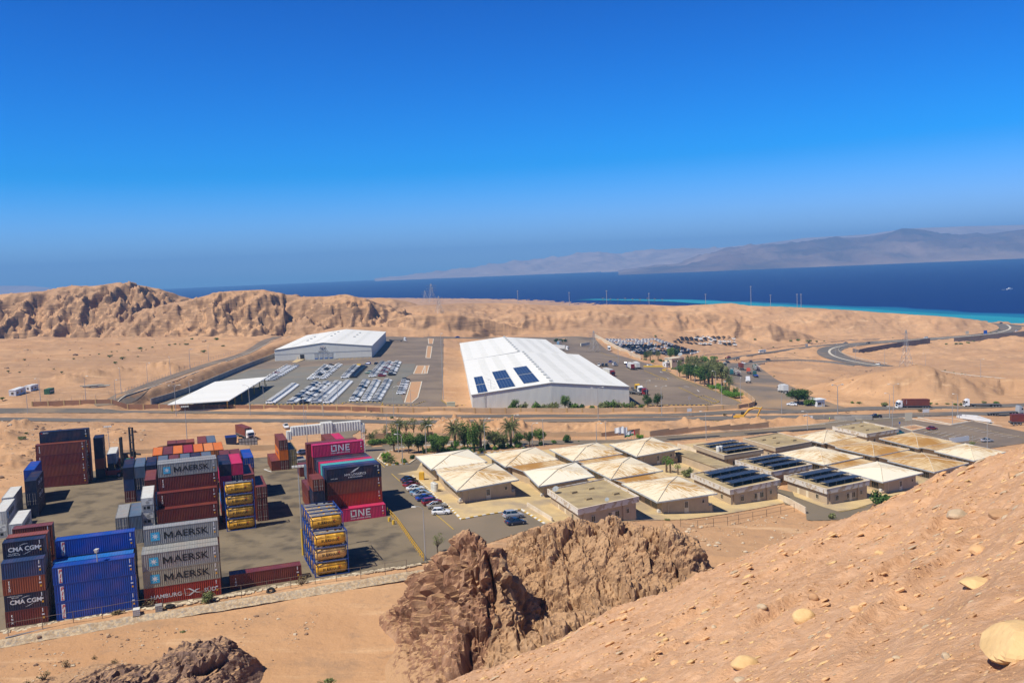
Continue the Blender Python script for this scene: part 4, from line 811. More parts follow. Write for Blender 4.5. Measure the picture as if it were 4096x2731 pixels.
# dark blue end on rows
tops = ['blue', 'steel', 'blue', 'steel', 'maroon', 'steel', 'blue', 'steel']; nm = ['navy', 'steel blue', 'dark blue', 'grey blue', 'maroon', 'dusty blue', 'deep blue', 'pale blue']; od = ['first', 'second', 'third', 'fourth', 'fifth', 'sixth', 'seventh', 'eighth']
for i in range(8):
    low = [('dark red', 'red', None), ('blue', 'blue', None)] if i == 0 else [('blue', 'blue', None), ('dark blue', 'navy', None)] if i == 1 else [bl, nv]
    stack(-15.5 + 2.65 * i, 240.8, low + [(nm[i] + ' roofed', 'navy' if tops[i] == 'blue' else tops[i] if tops[i] == 'maroon' else 'steel', None)], where='%s end on column of the long blue row' % od[i], end=True, near=[i == 0, i == 1, 0])
for i, (n_, c_) in enumerate((('orange', 'orange'), ('maroon', 'maroon'), ('bright orange', 'orange'), ('crimson', 'crimson'), ('vivid orange', 'orange'), ('pale orange', 'lorange'), ('orange', 'orange'))):
    stack(-9.1 + 2.6 * i, 255.4, [br, ('orange', 'orange', None) if i == 6 else br, (n_ + ' roofed', c_, None)], where='%s end on column of the orange row' % od[i], end=True, near=[i == 6] * 3)
for i in range(3): stack(-5.6 + 2.48 * i, 273, [br, br, (['brown', 'dull red', 'orange topped'][i], ['brown', 'brown', 'rust'][i], None)], where='%s short column behind the orange row' % od[i], L=6.06, end=True)
for i in range(2): stack(2.6 + 2.5 * i, 270, [br, bl, (['brown roofed', 'blue roofed'][i], ['brown', 'steel'][i], None)], where='%s column of the pair behind the orange row' % od[i], end=True)
# stepped red stack with the grey star badged container on top
stack(-7.1, 203.5, [rd, ('dark red', 'red', None)], where='first step of the middle red stack')
stack(-6.9, 206.1, [rd, rd, ('dark red', 'red', 'triton')], where='second step of the middle red stack')
stack(-6.6, 208.8, [rd, rd, rd, ('dark red', 'red', 'triton'), ('grey star badged', 'grey', 'maersk')], where='tall third row of the middle red stack')
stack(-6.6, 211.4, [rd, rd, rd, rd, ('pale grey', 'grey', None)], where='tall hindmost row of the middle red stack')
stack(-10.1, 203.4, [wr, wr, wr], where='white column left of the middle red stack', end=True)
stack(-15.0, 200.8, [('grey', 'dgrey', None), ('white roofed grey', 'grey', None)], where='left grey pair before the white column', end=True, near=[1, 1])
stack(-12.5, 200.8, [('grey ribbed', 'grey', None), ('steel grey ribbed', 'steel', None)], where='right grey pair before the white column', end=True)
stack(-10.0, 222, [bl, bl, ('brown', 'brown', None)], where='column between blue row and red stack', end=True)
# right hand cluster beside the yellow tanks
stack(6.2, 210, [('crimson', 'crimson', None), ('bright blue', 'sky', None), ('brown red', 'brown', None), ('magenta', 'pink', None), ('navy', 'navy', None)], 2.59, 'end on column behind the yellow tanks', end=True)
stack(8.7, 210, [br, br, br, nv, ('magenta pink', 'pink', None)], 2.59, 'end on column right of the navy column', end=True, near=[0, 0, 0, 1, 0])
stack(11.1, 209, [br, br, br, ('brown, half shaded', 'brown', None)], 2.59, 'fourth end on column right of the pink one', end=True)
stack(13.4, 207.4, [('brown', 'red', None), ('brown', 'red', None), ('brown', 'brown', None)], 2.59, 'lowest end on column at the right of the cluster', end=True, near=[1, 1, 1])
stack(12.4, 229.5, [br, br, rd, ('vivid blue roofed', 'bright', None)], 2.59, 'end on column behind the right cluster', end=True, near=[0, 0, 0, 1])
for i in range(2): stack(7.3 + 2.5 * i, 231, [br, br, br, ('brown roofed', 'maroon', None)], 2.59, '%s brown column left of the vivid blue roof' % od[i], end=True)
# logistics stack on the right
nv2 = ('navy', 'navy', None)
stack(28.1, 200, [rd, ('scarlet', 'vred', None), ('orange brown', 'brown', None), ('navy wing lettered', 'navy', 'nyk')], where='tall stack behind the low pink container')
for i, (n_, c_) in enumerate((('navy blue', 'blue'), ('turquoise', 'teal'), ('magenta', 'pink'), ('slate blue', 'slate'), ('dark slate', 'navy'))):
    stack(28.0 - .1 * i, 202.55 + 2.55 * i, [rd, nv2, br, (n_ + ' roofed', c_, None)], where='%s row behind the wing lettered one' % od[i])
stack(27.4, 215.5, [rd, br, rd, br, ('magenta big lettered', 'pink', 'one')], where='tall row behind the dark slate roof')
stack(26.4, 218.2, [rd, br, rd, br, ('brown', 'brown', None)], where='row behind the upper magenta container')
stack(28.2, 197.4, [('low magenta big lettered', 'pink', 'one')], where='ground before the tall navy topped stack')
stack(34.0, 236, [br, br, br, ('dull brown', 'brown', None)], where='left end on column behind the magenta row', end=True)
stack(36.5, 236, [br, br, br, ('pink roofed', 'pink', None)], where='right end on column behind the magenta row', end=True)
stack(24.6, 196.6, [('white', 'white', None), nv, ('navy', 'navy', None), ('brown', 'brown', None)], 2.59, 'short end on column left of the navy topped stack', L=6.06, end=True, near=[0, 0, 0, 1])
stack(25.2, 210.5, [br, ('blue tarpaulin topped red', 'maroon', None)], 2.59, 'end on pair behind the short brown column', end=True)
stack(27.8, 232, [nv, ('steel blue swoosh', 'steel', None)], where='column behind the blue tarpaulin pair', L=6.06, end=True)
stack(28.2, 251, [('brown', 'maroon', None)], where='ground right of the three coloured column', L=6.06, end=True)
stack(29.0, 262, [('pale grey', 'grey', None)], where='ground near the parked grey saloon', L=6.06, end=True)
stack(21.8, 264, [('brown', 'brown', None)], where='ground left of the three coloured column', end=True)
stack(24.2, 264, [('dark brown', 'red', None), ('bright orange', 'orange', 'hapag'), ('brown', 'brown', None)], where='three coloured end on column near the gate', end=True, near=[1, 0, 1])
stack(26.6, 264.2, [('olive', 'olive', None), ('olive yellow', 'olive', None)], where='olive column right of the three coloured column', end=True, near=[1, 1])
# tank containers
def tank_meshes():
    L, W, h = 6.06, 2.44, 2.591; f = MB(); q = .13
    for x in (0, L - q):
        for y in (0, W - q): f.box(x, y, 0, x + q, y + q, h)
        for z in (0, h - q): f.box(x, q, z, x + q, W - q, z + q)
        f.tube([(x + .07, .1, .2), (x + .07, .75, .75)], .05, 4); f.tube([(x + .07, W - .1, .2), (x + .07, W - .75, .75)], .05, 4); f.tube([(x + .07, .1, h - .2), (x + .07, .7, h - .75)], .05, 4); f.tube([(x + .07, W - .1, h - .2), (x + .07, W - .7, h - .75)], .05, 4)
    for y in (0, W - q): f.box(q, y, .03, L - q, y + .1, .13)
    for y in (.02, W - .08): f.box(q, y, h - .09, L - q, y + .06, h - .03)
    t = MB(); n = 28; R = 1.14; cy, cz = W / 2, .12 + R; prof = [(.16, .02), (.22, .55), (.34, .88), (.55, 1.07), (.8, R)] + [(x, R) for x in (2.1, 2.13, 2.16, 4.0, 4.03, 4.06)] + [(L - .8, R), (L - .55, 1.07), (L - .34, .88), (L - .22, .55), (L - .16, .02)]
    prof[6] = (2.13, R + .018); prof[9] = (4.03, R + .018)
    for x, r in prof: t.v += [(x, cy - r * math.sin(2 * math.pi * j / n), cz + r * math.cos(2 * math.pi * j / n)) for j in range(n)]
    for k in range(len(prof) - 1):
        for j in range(n): p = k * n + j; s = k * n + (j + 1) % n; t.f.append((p, s, s + n, p + n)); t.m.append(0)
    w_ = MB()
    w_.box(.3, .5, h - .1, L - .3, .95, h - .05); w_.box(.4, 1.35, h - .1, 2.6, 1.9, h - .05); w_.box(3.0, 1.1, h - .16, 4.0, 1.75, h - .02); w_.tube([(.5, .2, h - .06), (L - .4, .2, h - .06)], .03, 4); w_.cyl((4.6, 1.22, h - .25), (4.6, 1.22, h - .02), .25, 10); w_.tube([(.35, .12, h - .75), (2.2, .1, h - .35), (2.4, .2, h - .2)], .022, 4)
    pl = MB(); 
    for x0, s, m in ((4.45, .17, 0),): pl.poly([(x0 - s, 0, 0), (x0, 0, -s), (x0 + s, 0, 0), (x0, 0, s)], m)
    for k in range(4): pl.quad((4.9, 0, .3 - .1 * k), (5.5 - .1 * (k % 2), 0, .3 - .1 * k), (5.5 - .1 * (k % 2), 0, .26 - .1 * k), (4.9, 0, .26 - .1 * k), 1)
    return f.mesh('frame', flat('tank_frame_blue', (.012, .05, .24), .5)), t.mesh('tank', None, True), w_.mesh('walkway', flat('walkway_grey', (.24, .24, .23))), pl.mesh('hazard_placard', [M_redl, M_black])
TM = tank_meshes(); M_tank = [mat('tank_yellow', (.72, .38, .03), .45, c2=(.62, .31, .03), scale=.8, stretch=(2, 2, .5), lo=.35, hi=.75), mat('faded_tank_yellow', (.64, .39, .12), .5, c2=(.54, .31, .10), scale=.8, stretch=(2, 2, .5)), mat('dirty_tank_yellow', (.66, .36, .04), .5, c2=(.45, .25, .05), scale=1.1, stretch=(2, 2, .4))]
TM[1].materials.append(M_tank[0])
def tank(a, b, lev, n, where, mi=0):
    x, y = yd(a, b); t = thing('tank_container', '%s tank in blue frame, %s of %s' % (['bright yellow', 'faded yellow', 'dirty yellow'][mi], 'top' if lev == n - 1 else LVL[lev], where), 'tank container', (x, y, S(*yd(a + 3, b + 1)) + .07 + lev * 2.605), YAW, 'yellow tank containers stacked in the yard')
    obj('frame', TM[0], t); o = obj('tank', TM[1], t, m=M_tank[mi]); obj('walkway', TM[2], t); obj('hazard_placard', TM[3], t, (0, .035, 1.5))
    txt(t, 'BULKHAUL', .70, 3.0, 1.16, M_black, .012, y=.055, sx=.92)
for k in range(4): tank(6.6, 201.6, k, 4, 'the mid yard tank stack', (0, 2, 2, 0)[k])
for k in range(3): tank(19.7, 161.3, k, 3, 'the big tank stack, front row', (0, 1, 0)[k])
for r in range(4):
    for k in range(4): tank(19.55 - .05 * r, 163.9 + 2.58 * r, k, 4, 'the big tank stack, %s row' % od[r + 1], (k + r) % 3)
# ================================================================ buildings
def roof_mat(name, a, b_, lo, hi):
    m = mat(name, a, .75); n = m.node_tree.nodes; L = m.node_tree.links; b = n['Principled BSDF']
    tc = n.new('ShaderNodeTexCoord'); mp = n.new('ShaderNodeMapping'); mp.inputs['Scale'].default_value = (2.3, .26, 1); L.new(tc.outputs['UV'], mp.inputs[0])
    z = n.new('ShaderNodeTexNoise'); z.inputs['Scale'].default_value = 1; z.inputs['Detail'].default_value = 8; z.inputs['Roughness'].default_value = .7; L.new(mp.outputs[0], z.inputs['Vector'])
    z2 = n.new('ShaderNodeTexNoise'); z2.inputs['Scale'].default_value = .12; z2.inputs['Detail'].default_value = 4; L.new(tc.outputs['Object'], z2.inputs['Vector'])
    ad = n.new('ShaderNodeMath'); ad.operation = 'MULTIPLY_ADD'; ad.inputs[1].default_value = .7; L.new(z2.outputs[0], ad.inputs[0]); L.new(z.outputs[0], ad.inputs[2])
    mr = n.new('ShaderNodeMapRange'); mr.inputs[1].default_value = lo; mr.inputs[2].default_value = hi; L.new(ad.outputs[0], mr.inputs[0])
    mx = n.new('ShaderNodeMix'); mx.data_type = 'RGBA'; mx.inputs[6].default_value = a + (1,); mx.inputs[7].default_value = b_ + (1,); L.new(mr.outputs[0], mx.inputs[0]); L.new(mx.outputs[2], b.inputs['Base Color'])
    wv = n.new('ShaderNodeTexWave'); wv.inputs['Scale'].default_value = .8; m2 = n.new('ShaderNodeMapping'); L.new(tc.outputs['UV'], m2.inputs[0]); L.new(m2.outputs[0], wv.inputs['Vector'])
    bm = n.new('ShaderNodeBump'); bm.inputs['Strength'].default_value = .5; bm.inputs['Distance'].default_value = .12; L.new(wv.outputs[0], bm.inputs['Height']); L.new(bm.outputs[0], b.inputs['Normal'])
    return m
M_rf = [roof_mat('cream_sheet_roof', (.80, .73, .57), (.52, .33, .11), .93, 1.06), roof_mat('ochre_stained_roof', (.78, .68, .49), (.48, .27, .07), .84, .98), roof_mat('rusty_ochre_roof', (.66, .50, .28), (.40, .20, .04), .74, .92)]
M_wall = mat('tan_block_wall', (.46, .355, .235), .9, c2=(.40, .31, .205), scale=.5, bump=.25, bscale=4, bdist=.03); M_fas = mat('grey_gutter', (.42, .45, .47), .5, c2=(.33, .35, .36), scale=1); M_glass = flat('dark_window_glass', (.012, .016, .02), .12, 0, .6); M_frame = flat('cream_window_frame', (.58, .50, .36)); M_door = flat('cream_door', (.62, .54, .40)); M_grille = flat('pale_grille', (.6, .58, .52)); M_pv = mat('solar_cells', (.014, .016, .024), .35, c2=(.022, .025, .036), scale=.8, spec=.12); M_pvf = flat('panel_frame', (.30, .32, .34), .4, .5); M_par = mat('peeling_white_parapet', (.62, .57, .50), .85, c2=(.44, .34, .23), scale=.7, lo=.52, hi=.56); M_slab = mat('roof_screed', (.42, .325, .175), .95, c2=(.33, .25, .13), scale=.35, stretch=(.4, 1.3, 1), lo=.4, hi=.62, c3=(.27, .205, .12), s3=.25); M_ac = flat('air_conditioner_white', (.62, .61, .56)); M_lwall = mat('cream_wall', (.68, .58, .44), .9, c2=(.55, .46, .33), scale=.4)
def uvtri(mb_list, name, m, axes):
    """mb_list: polygons; axes: matching (origin, u dir, v dir) -> uv"""
    me = bpy.data.meshes.new(name); vs = []; fs = []
    for p in mb_list: fs.append(tuple(range(len(vs), len(vs) + len(p)))); vs += [tuple(q) for q in p]
    me.from_pydata(vs, [], fs); uv = me.uv_layers.new(name='UVMap'); k = 0; buf = []
    for p, (o, u, v) in zip(mb_list, axes):
        for q in p: d = Vector(q) - o; buf += [d.dot(u), d.dot(v)]
    uv.data.foreach_set('uv', buf); me.materials.append(m); me.update(); return me
class Frame:                                  # a local box frame: origin, unit vectors along the front and into the depth
    def __init__(s, o, u, v, z): s.o = o; s.u = u; s.v = v; s.z = z
    def __call__(s, a, b, h): q = s.o + s.u * a + s.v * b; return Vector((q.x, q.y, s.z + h))
    def box(s, mb, a0, b0, h0, a1, b1, h1, m=0): mb.hexa([s(a0, b0, h0), s(a1, b0, h0), s(a1, b1, h0), s(a0, b1, h0), s(a0, b0, h1), s(a1, b0, h1), s(a1, b1, h1), s(a0, b1, h1)], m)
def shifted(me_list, root):                   # build in world space, then make local to the root
    pass
def rel(mb, root):
    o = root.location; mb.v = [(x - o.x, y - o.y, z - o.z) for x, y, z in mb.v]; return mb
def part(name, mb, m, root, par=None): return obj(name, rel(mb, root).mesh(name, m), par or root)
def win(fr, root, face, t, w_, h0, h1, W, D, m_fr=None, bars=2, par=None):
    """window: frame with glass and bars; face F (front), L (left), R"""
    f = MB(); g = MB(); e = .09
    def bx(mb, a, c, k0, k1, out0, out1):
        if face == 'F': fr.box(mb, a, -out1, k0, c, -out0, k1)
        elif face == 'L': fr.box(mb, -out1, a, k0, -out0, c, k1)
        else: fr.box(mb, W + out0, a, k0, W + out1, c, k1)
    bx(g, t, t + w_, h0, h1, .01, .03)
    for a, c, k0, k1 in ((t - e, t, h0 - e, h1 + e), (t + w_, t + w_ + e, h0 - e, h1 + e), (t, t + w_, h0 - e, h0), (t, t + w_, h1, h1 + e)): bx(f, a, c, k0, k1, .005, .08)
    for k in range(bars): bx(f, t + w_ * (k + 1) / (bars + 1) - .03, t + w_ * (k + 1) / (bars + 1) + .03, h0, h1, .032, .06)
    o = part('window', f, m_fr or M_frame, root, par); part('pane', g, M_glass, root, o)
def hips(label, units, mats_i, group='hip roofed office blocks', steps=()):
    U = []
    for c, fl, frp, bl_ in units:
        z = (S(*at(c, *fl, 4).xy) + S(*at(c, *frp, 4).xy)) / 2; U.append((onz(c, *fl, z + 4), onz(c, *frp, z + 4), onz(c, *bl_, z + 4), z))
    a = U[0]; base = (a[0] + a[1]) / 2; root = thing('office_building', label, 'building', (base.x, base.y, a[3]), 0, group); prevU = None
    for k, (A, B, D, z) in enumerate(U):
        u = (B - A); W = u.length; u = u.normalized(); v = D - A; Dp = v.length; v = v.normalized(); Cc = B + v * Dp; ze = z + 4
        ap = (A + Cc) / 2 + Vector((0, 0, W * .078)); ap = ap - v * Dp * .02
        P4 = [A, B, Cc, D]; polys = []; ax = []
        for i in range(4):
            p, q = P4[i], P4[(i + 1) % 4]; d = (q - p).normalized(); mid = (p + q) / 2; polys.append([p, q, ap]); ax.append((p, d, (ap - mid).normalized()))
        me = uvtri([[x - root.location for x in p] for p in polys], 'hip_roof', M_rf[mats_i[k]], [(o - root.location, x, y) for o, x, y in ax]); obj('hip_roof', me, root)
        hp = MB()
        for p in (A, B, Cc, D): hp.tube([p + Vector((0, 0, .06)), ap + Vector((0, 0, .08))], .10, 5)
        part('hip_flashing', hp, M_lwall, root)
        fr = Frame(A.copy(), u, v, z); f = MB()
        fr.box(f, -.12, -.12, 3.72, W + .12, .06, 4.03); fr.box(f, -.12, .06, 3.72, .06, Dp, 4.03); fr.box(f, W - .06, .06, 3.72, W + .12, Dp, 4.03); fr.box(f, .06, Dp - .06, 3.72, W - .06, Dp + .12, 4.03); fr.box(f, .06, .06, 3.74, W - .06, Dp - .06, 3.78)
        part('gutter', f, M_fas, root)
        i0 = 1.7; w2 = Frame(A + u * i0 + v * 1.1, u, v, z); ww, dd = W - 2 * i0, Dp - 1.6; wl = MB(); w2.box(wl, 0, 0, -1.2, ww, dd, 3.74); w2.box(wl, -1.0, -.05, -1.2, .0, 1.9, 1.0); w2.box(wl, ww, -.05, -1.2, ww + 1.0, 1.9, 1.0); part('wall', wl, M_wall, root)
        for t in (.13, .34, .60, .80): win(w2, root, 'L', dd * t, dd * .155, 1.3, 2.9, ww, dd, bars=3)
        if k == 0 or len(units) == 1:
            dm = MB(); x0 = ww * .47; w2.box(dm, x0, -.07, .15, x0 + 1.2, -.01, 2.9); d_ = part('door', dm, M_door, root); gm = MB()
            for j in range(3): w2.box(gm, x0 + .16 + .32 * j, -.10, 1.35, x0 + .38 + .32 * j, -.072, 2.75)
            part('pane', gm, M_glass, root, d_); win(w2, root, 'F', ww * .86, .6, 1.9, 2.6, ww, dd, bars=0)
            am = MB(); w2.box(am, -.75, .4, 1.0, .05, 1.2, 1.6); part('air_conditioner', am, M_ac, root); rm = MB()
            for j in range(6): w2.box(rm, ww + .1 + .16 * j, -.04, 1.0, ww + .14 + .16 * j, .0, 1.55)
            w2.box(rm, ww + .05, -.05, 1.5, ww + 1.0, .01, 1.56); part('railing', rm, M_grille, root); pm = MB(); pm.cyl(w2(1.6, -.12, -.5), w2(1.6, -.12, 3.8), .06, 6); part('drain_pipe', pm, M_lwall, root)
            if steps:
                sm = MB()
                for j in range(4): w2.box(sm, x0 - .2, -.35 * (j + 1) - .01, -1, x0 + 1.5, -.35 * j - .01, .1 - .2 * j)
                part('steps', sm, M_lwall, root)
        if prevU is not None:
            pA, pB, pC, pD, pz = prevU; q = MB(); zz = min(ze, pz + 4) - .1; poly = [pD + (pC - pD) * .06, pC - (pC - pD) * .05, B - u * W * .05, A + u * W * .06]
            poly = [Vector((p.x, p.y, zz + .1)) for p in poly]; o0 = poly[0]; me = uvtri([[p - root.location for p in poly]], 'link_roof', M_rf[min(2, mats_i[k] + 1)], [(o0 - root.location, (poly[1] - poly[0]).normalized(), (poly[3] - poly[0]).normalized())]); obj('link_roof', me, root)
            q.hexa([Vector((p.x, p.y, zz - 5)) for p in [poly[0] + u * 1, poly[1] - u * 1.5, poly[2] - u * 1.5, poly[3] + u * 1]] + [Vector((p.x, p.y, zz - .25)) for p in [poly[0] + u * 1, poly[1] - u * 1.5, poly[2] - u * 1.5, poly[3] + u * 1]]); part('link_wall', q, M_wall, root)
            g = MB(); g.hexa([poly[0] - u * .1, poly[0] + u * .06, poly[3] + u * .06, poly[3] - u * .1] + [p + Vector((0, 0, .12)) for p in [poly[0] - u * .1, poly[0] + u * .06, poly[3] + u * .06, poly[3] - u * .1]]); part('gutter', g, M_fas, root)
        prevU = (A, B, Cc, D, z)
    return root
hips('cream hip roofed office block nearest the row of parked cars', [('r1', (745, 858), (1550, 710), (485, 625)), ('r1', (410, 580), (1135, 478), (205, 405))], (1, 0))
hips('hip roofed office block behind the flat roof with satellite dishes', [('r2', (180, 800), (905, 668), (-20, 600)), ('r1', (1380, 545), (2065, 445), (1118, 375))], (0, 1))
hips('long office block of three hip roofs beside the fan palms', [('r2', (1730, 1003), (2507, 890), (1265, 765)), ('r2', (1125, 705), (1800, 592), (740, 515)), ('r2', (630, 470), (1275, 370), (320, 315))], (1, 1, 1), steps=(1,))
hips('single hip roofed block near the flagpoles', [('r2', (1460, 410), (2035, 305), (1105, 250))], (1,))
hips('pale hip roofed block beside the second solar roof', [('r4', (870, 860), (1290, 762), (400, 730)), ('r4', (255, 680), (660, 595), (-240, 560))], (0, 1))
hips('rustiest ochre hip roofed block reaching the stony slope', [('r4', (1410, 755), (1770, 660), (920, 635)), ('r4', (780, 590), (1150, 515), (370, 495)), ('r4', (245, 455), (600, 380), (-60, 380))], (2, 2, 1))
hips('farthest right hip roofed block beside the car park', [('r4', (1830, 635), (2160, 545), (1410, 535)), ('r4', (1245, 505), (1600, 432), (830, 400))], (1, 2))
def flatb(label, c, fl, frp, bl_, hh=4.6, solar=0, doors=True, peel=True, units=0):
    z = (S(*at(c, *fl, hh).xy) + S(*at(c, *frp, hh).xy)) / 2; A, B, D = (onz(c, *p, z + hh) for p in (fl, frp, bl_)); u = B - A; W = u.length; u.normalize(); v = D - A; Dp = v.length; v.normalize()
    base = (A + B) / 2; root = thing('flat_roofed_building', label, 'building', (base.x, base.y, z), 0, 'flat roofed service buildings'); fr = Frame(A, u, v, z)
    wl = MB(); fr.box(wl, .7, .7, -1.3, W - .7, Dp - .7, hh - 1.15); fr.box(wl, 1.6, .45, -1.3, W * .42, .7, hh - 1.2); fr.box(wl, W * .74, .4, -1.3, W - .75, .7, hh - 1.2); part('wall', wl, M_wall, root)
    p = MB(); t = .28
    for a in ((0, 0, W, t), (0, t, t, Dp), (W - t, t, W, Dp), (t, Dp - t, W - t, Dp)): fr.box(p, a[0], a[1], hh - 1.25, a[2], a[3], hh)
    part('parapet', p, M_par if peel else M_wall, root); q = MB(); fr.box(q, t, t, hh - 1.2, W - t, Dp - t, hh - .32); part('roof_slab', q, M_slab, root)
    cp = MB()
    for a in ((-.05, -.05, W + .05, t + .03), (-.05, t + .03, t + .03, Dp + .05), (W - t - .03, t + .03, W + .05, Dp + .05)): fr.box(cp, a[0], a[1], hh + .003, a[2], a[3], hh + .07)
    part('coping', cp, M_lwall, root); w2 = Frame(A + u * .7 + v * .7, u, v, z); ww, dd = W - 1.4, Dp - 1.4
    for x in (.5, .62): win(w2, root, 'F', ww * x, 1.2, .9, 2.2, ww, dd, bars=1)
    w3 = Frame(A + u * .7 + v * .4, u, v, z); win(w3, root, 'F', ww * .2, .9, 1.1, 2.3, ww, dd, bars=1); win(w3, root, 'F', ww * .82, .7, 1.3, 2.3, ww, dd, bars=1); win(w2, root, 'L', dd * .2, 1.0, 1.2, 2.3, ww, dd, bars=1)
    for x in (.45, .68): dm = MB(); w2.box(dm, -.06, dd * x, .1, -.005, dd * x + 1.0, 2.3); part('door', dm, M_door, root)
    dm = MB(); w2.box(dm, ww * .56, -.06, .1, ww * .56 + 1.0, -.005, 2.3); part('door', dm, M_door, root)
    if not solar:
        for x, y in ((.3, .3), (.75, .28), (.55, .68), (.25, .66)): k = MB(); fr.box(k, W * x, Dp * y, hh - .33, W * x + 1.5, Dp * y + 1.2, hh + .12); part('roof_hatch', k, M_slab, root)
    for k in range(solar):
        d0 = Dp * (.12 + .27 * k); d1 = d0 + Dp * .2; a0, a1 = W * .15, W * .94
        ar = thing('solar_panel_array', '%s row of dark solar panels on the %s' % (['front', 'middle', 'back'][k], label.replace('flat roofed building with ', 'flat roof with ').replace('solar panels and ', '').split(',')[0]), 'solar panels', fr(W * .5, d0, hh - .3), 0, 'solar panel rows on the flat roofs')
        pn_ = MB(); pn_.hexa([fr(a0, d0, hh + .75), fr(a1, d0, hh + .75), fr(a1, d1, hh + .4), fr(a0, d1, hh + .4), fr(a0, d0, hh + .8), fr(a1, d0, hh + .8), fr(a1, d1, hh + .45), fr(a0, d1, hh + .45)]); part('panel', pn_, M_pv, ar); g = MB(); n = 12
        for j in range(n + 1):
            x = a0 + (a1 - a0) * j / n; g.hexa([fr(x - .03, d0, hh + .802), fr(x + .03, d0, hh + .802), fr(x + .03, d1, hh + .452), fr(x - .03, d1, hh + .452), fr(x - .03, d0, hh + .815), fr(x + .03, d0, hh + .815), fr(x + .03, d1, hh + .465), fr(x - .03, d1, hh + .465)])
        part('panel_frame', g, M_pvf, ar); s_ = MB()
        for j in range(5):
            x = a0 + .3 + (a1 - a0 - .6) * j / 4; s_.tube([fr(x, d0 + .15, hh - .32), fr(x, d0 + .15, hh + .74)], .05, 4); s_.tube([fr(x, d1 - .15, hh - .32), fr(x, d1 - .15, hh + .4)], .05, 4); s_.tube([fr(x, d0 + .15, hh + .3), fr(x, d1 - .15, hh + .1)], .04, 4)
        part('support_frame', s_, M_pvf, ar)
    return root, fr, W, Dp
def dish(root_fr, a, b, h, r, lab):
    p = root_fr(a, b, h); t = thing('satellite_dish', lab, 'satellite dish', p, 0); m = MB(); n = 16; dirv = Vector((-.35, -.6, .72)).normalized(); e1 = dirv.cross(Vector((0, 0, 1))).normalized(); e2 = dirv.cross(e1); c = Vector((0, 0, r + .3))
    for k, (rr, o) in enumerate(((.02, -.22), (.5, -.16), (.85, -.05), (1, 0))): m.v += [tuple(c + (e1 * math.cos(6.283 * j / n) + e2 * math.sin(6.283 * j / n)) * r * rr + dirv * r * o) for j in range(n)]
    for k in range(3):
        for j in range(n): m.f.append((k * n + j, k * n + (j + 1) % n, (k + 1) * n + (j + 1) % n, (k + 1) * n + j)); m.m.append(0)
    obj('dish', m.mesh('dish', flat('dish_grey', (.25, .27, .28)), True), t); q = MB(); q.tube([(0, 0, 0), c - dirv * r * .2], .05, 6); q.tube([c - dirv * r * .2, c + dirv * r * .6], .03, 5); obj('mount', q.mesh('mount', M_pvf), t)
rt, fr, W, Dp = flatb('flat roofed building with two satellite dishes behind the rock outcrop', 'r2', (690, 1100), (1490, 930), (290, 835))
dish(fr, .9, Dp * .82, 4.3, .75, 'large dark satellite dish on the back corner of the flat roof'); dish(fr, W * .5, 1.2, 4.3, .5, 'small pale satellite dish near the front parapet of the flat roof')
flatb('flat roofed building with solar panels and peeling parapet, nearest the rubble', 'r3', (1045, 1010), (1705, 875), (530, 795), solar=3)
rt, fr, W, Dp = flatb('flat roofed building with solar panels and two white water tanks', 'r3', (970, 560), (1485, 480), (565, 420), solar=3, peel=False)
for k in range(2):
    t = thing('water_tank', '%s white water tank standing on the solar panelled flat roof' % ['left', 'right'][k], 'water tank', fr(W * (.14 + .07 * k), Dp * .36, 4.3), 0); m = MB(); m.tube([(0, 0, 0), (0, 0, 1.5), (0, 0, 1.7), (0, 0, 1.75)], [.62, .62, .5, .25], 16); obj('tank', m.mesh('tank', M_ac), t); q = MB(); q.cyl((0, 0, 1.75), (0, 0, 1.85), .22, 10); obj('lid', q.mesh('lid', M_pvf), t)
flatb('flat roofed building with solar panels, centre of the three behind', 'r3', (1585, 775), (2120, 675), (1110, 620), solar=3)
flatb('flat roofed building with solar panels and blue garage door', 'r4', (280, 935), (735, 840), (-170, 790), solar=3)
flatb('plain flat roofed building with air conditioners, behind the solar roofs', 'r3', (1640, 460), (2115, 375), (1213, 335), peel=False)
flatb('flat roofed building with peeling parapet beside the car park', 'r4', (700, 355), (1040, 300), (338, 275))
# ---------------------------------------------------------------- warehouses
M_clad = mat('pale_grey_cladding', (.60, .60, .55), .5, c2=(.54, .54, .50), scale=.8, stretch=(6, 6, .15)); M_wroof = mat('white_sheet_roof', (.84, .83, .76), .5, c2=(.74, .72, .64), scale=.7, stretch=(.05, 1.3, 1), lo=.4, hi=.75); M_trim = flat('grey_trim', (.28, .29, .30)); M_sky2 = flat('skylight_sheet', (.56, .57, .52)); M_conw = mat('grey_concrete', (.34, .31, .27), .9, c2=(.24, .22, .20), scale=.3)
def vec(p, z): return Vector((p[0], p[1], z))
def ribwall(mb, p, q, z0, zt0, zt1, n, dp=.10):
    p, q = Vector(p), Vector(q); d = (q - p); L = d.length; d.normalize(); nrm = Vector((d.y, -d.x)); pts = []
    for i in range(n):
        for f, o in ((0, 0), (.35, 0), (.5, dp), (.85, dp)): pts.append((i / n + f / n, o))
    pts.append((1, 0))
    for (a, o0), (b, o1) in zip(pts, pts[1:]):
        A = p + d * L * a + nrm * o0; B = p + d * L * b + nrm * o1
        mb.quad((A.x, A.y, z0), (B.x, B.y, z0), (B.x, B.y, zt0 + (zt1 - zt0) * b), (A.x, A.y, zt0 + (zt1 - zt0) * a))
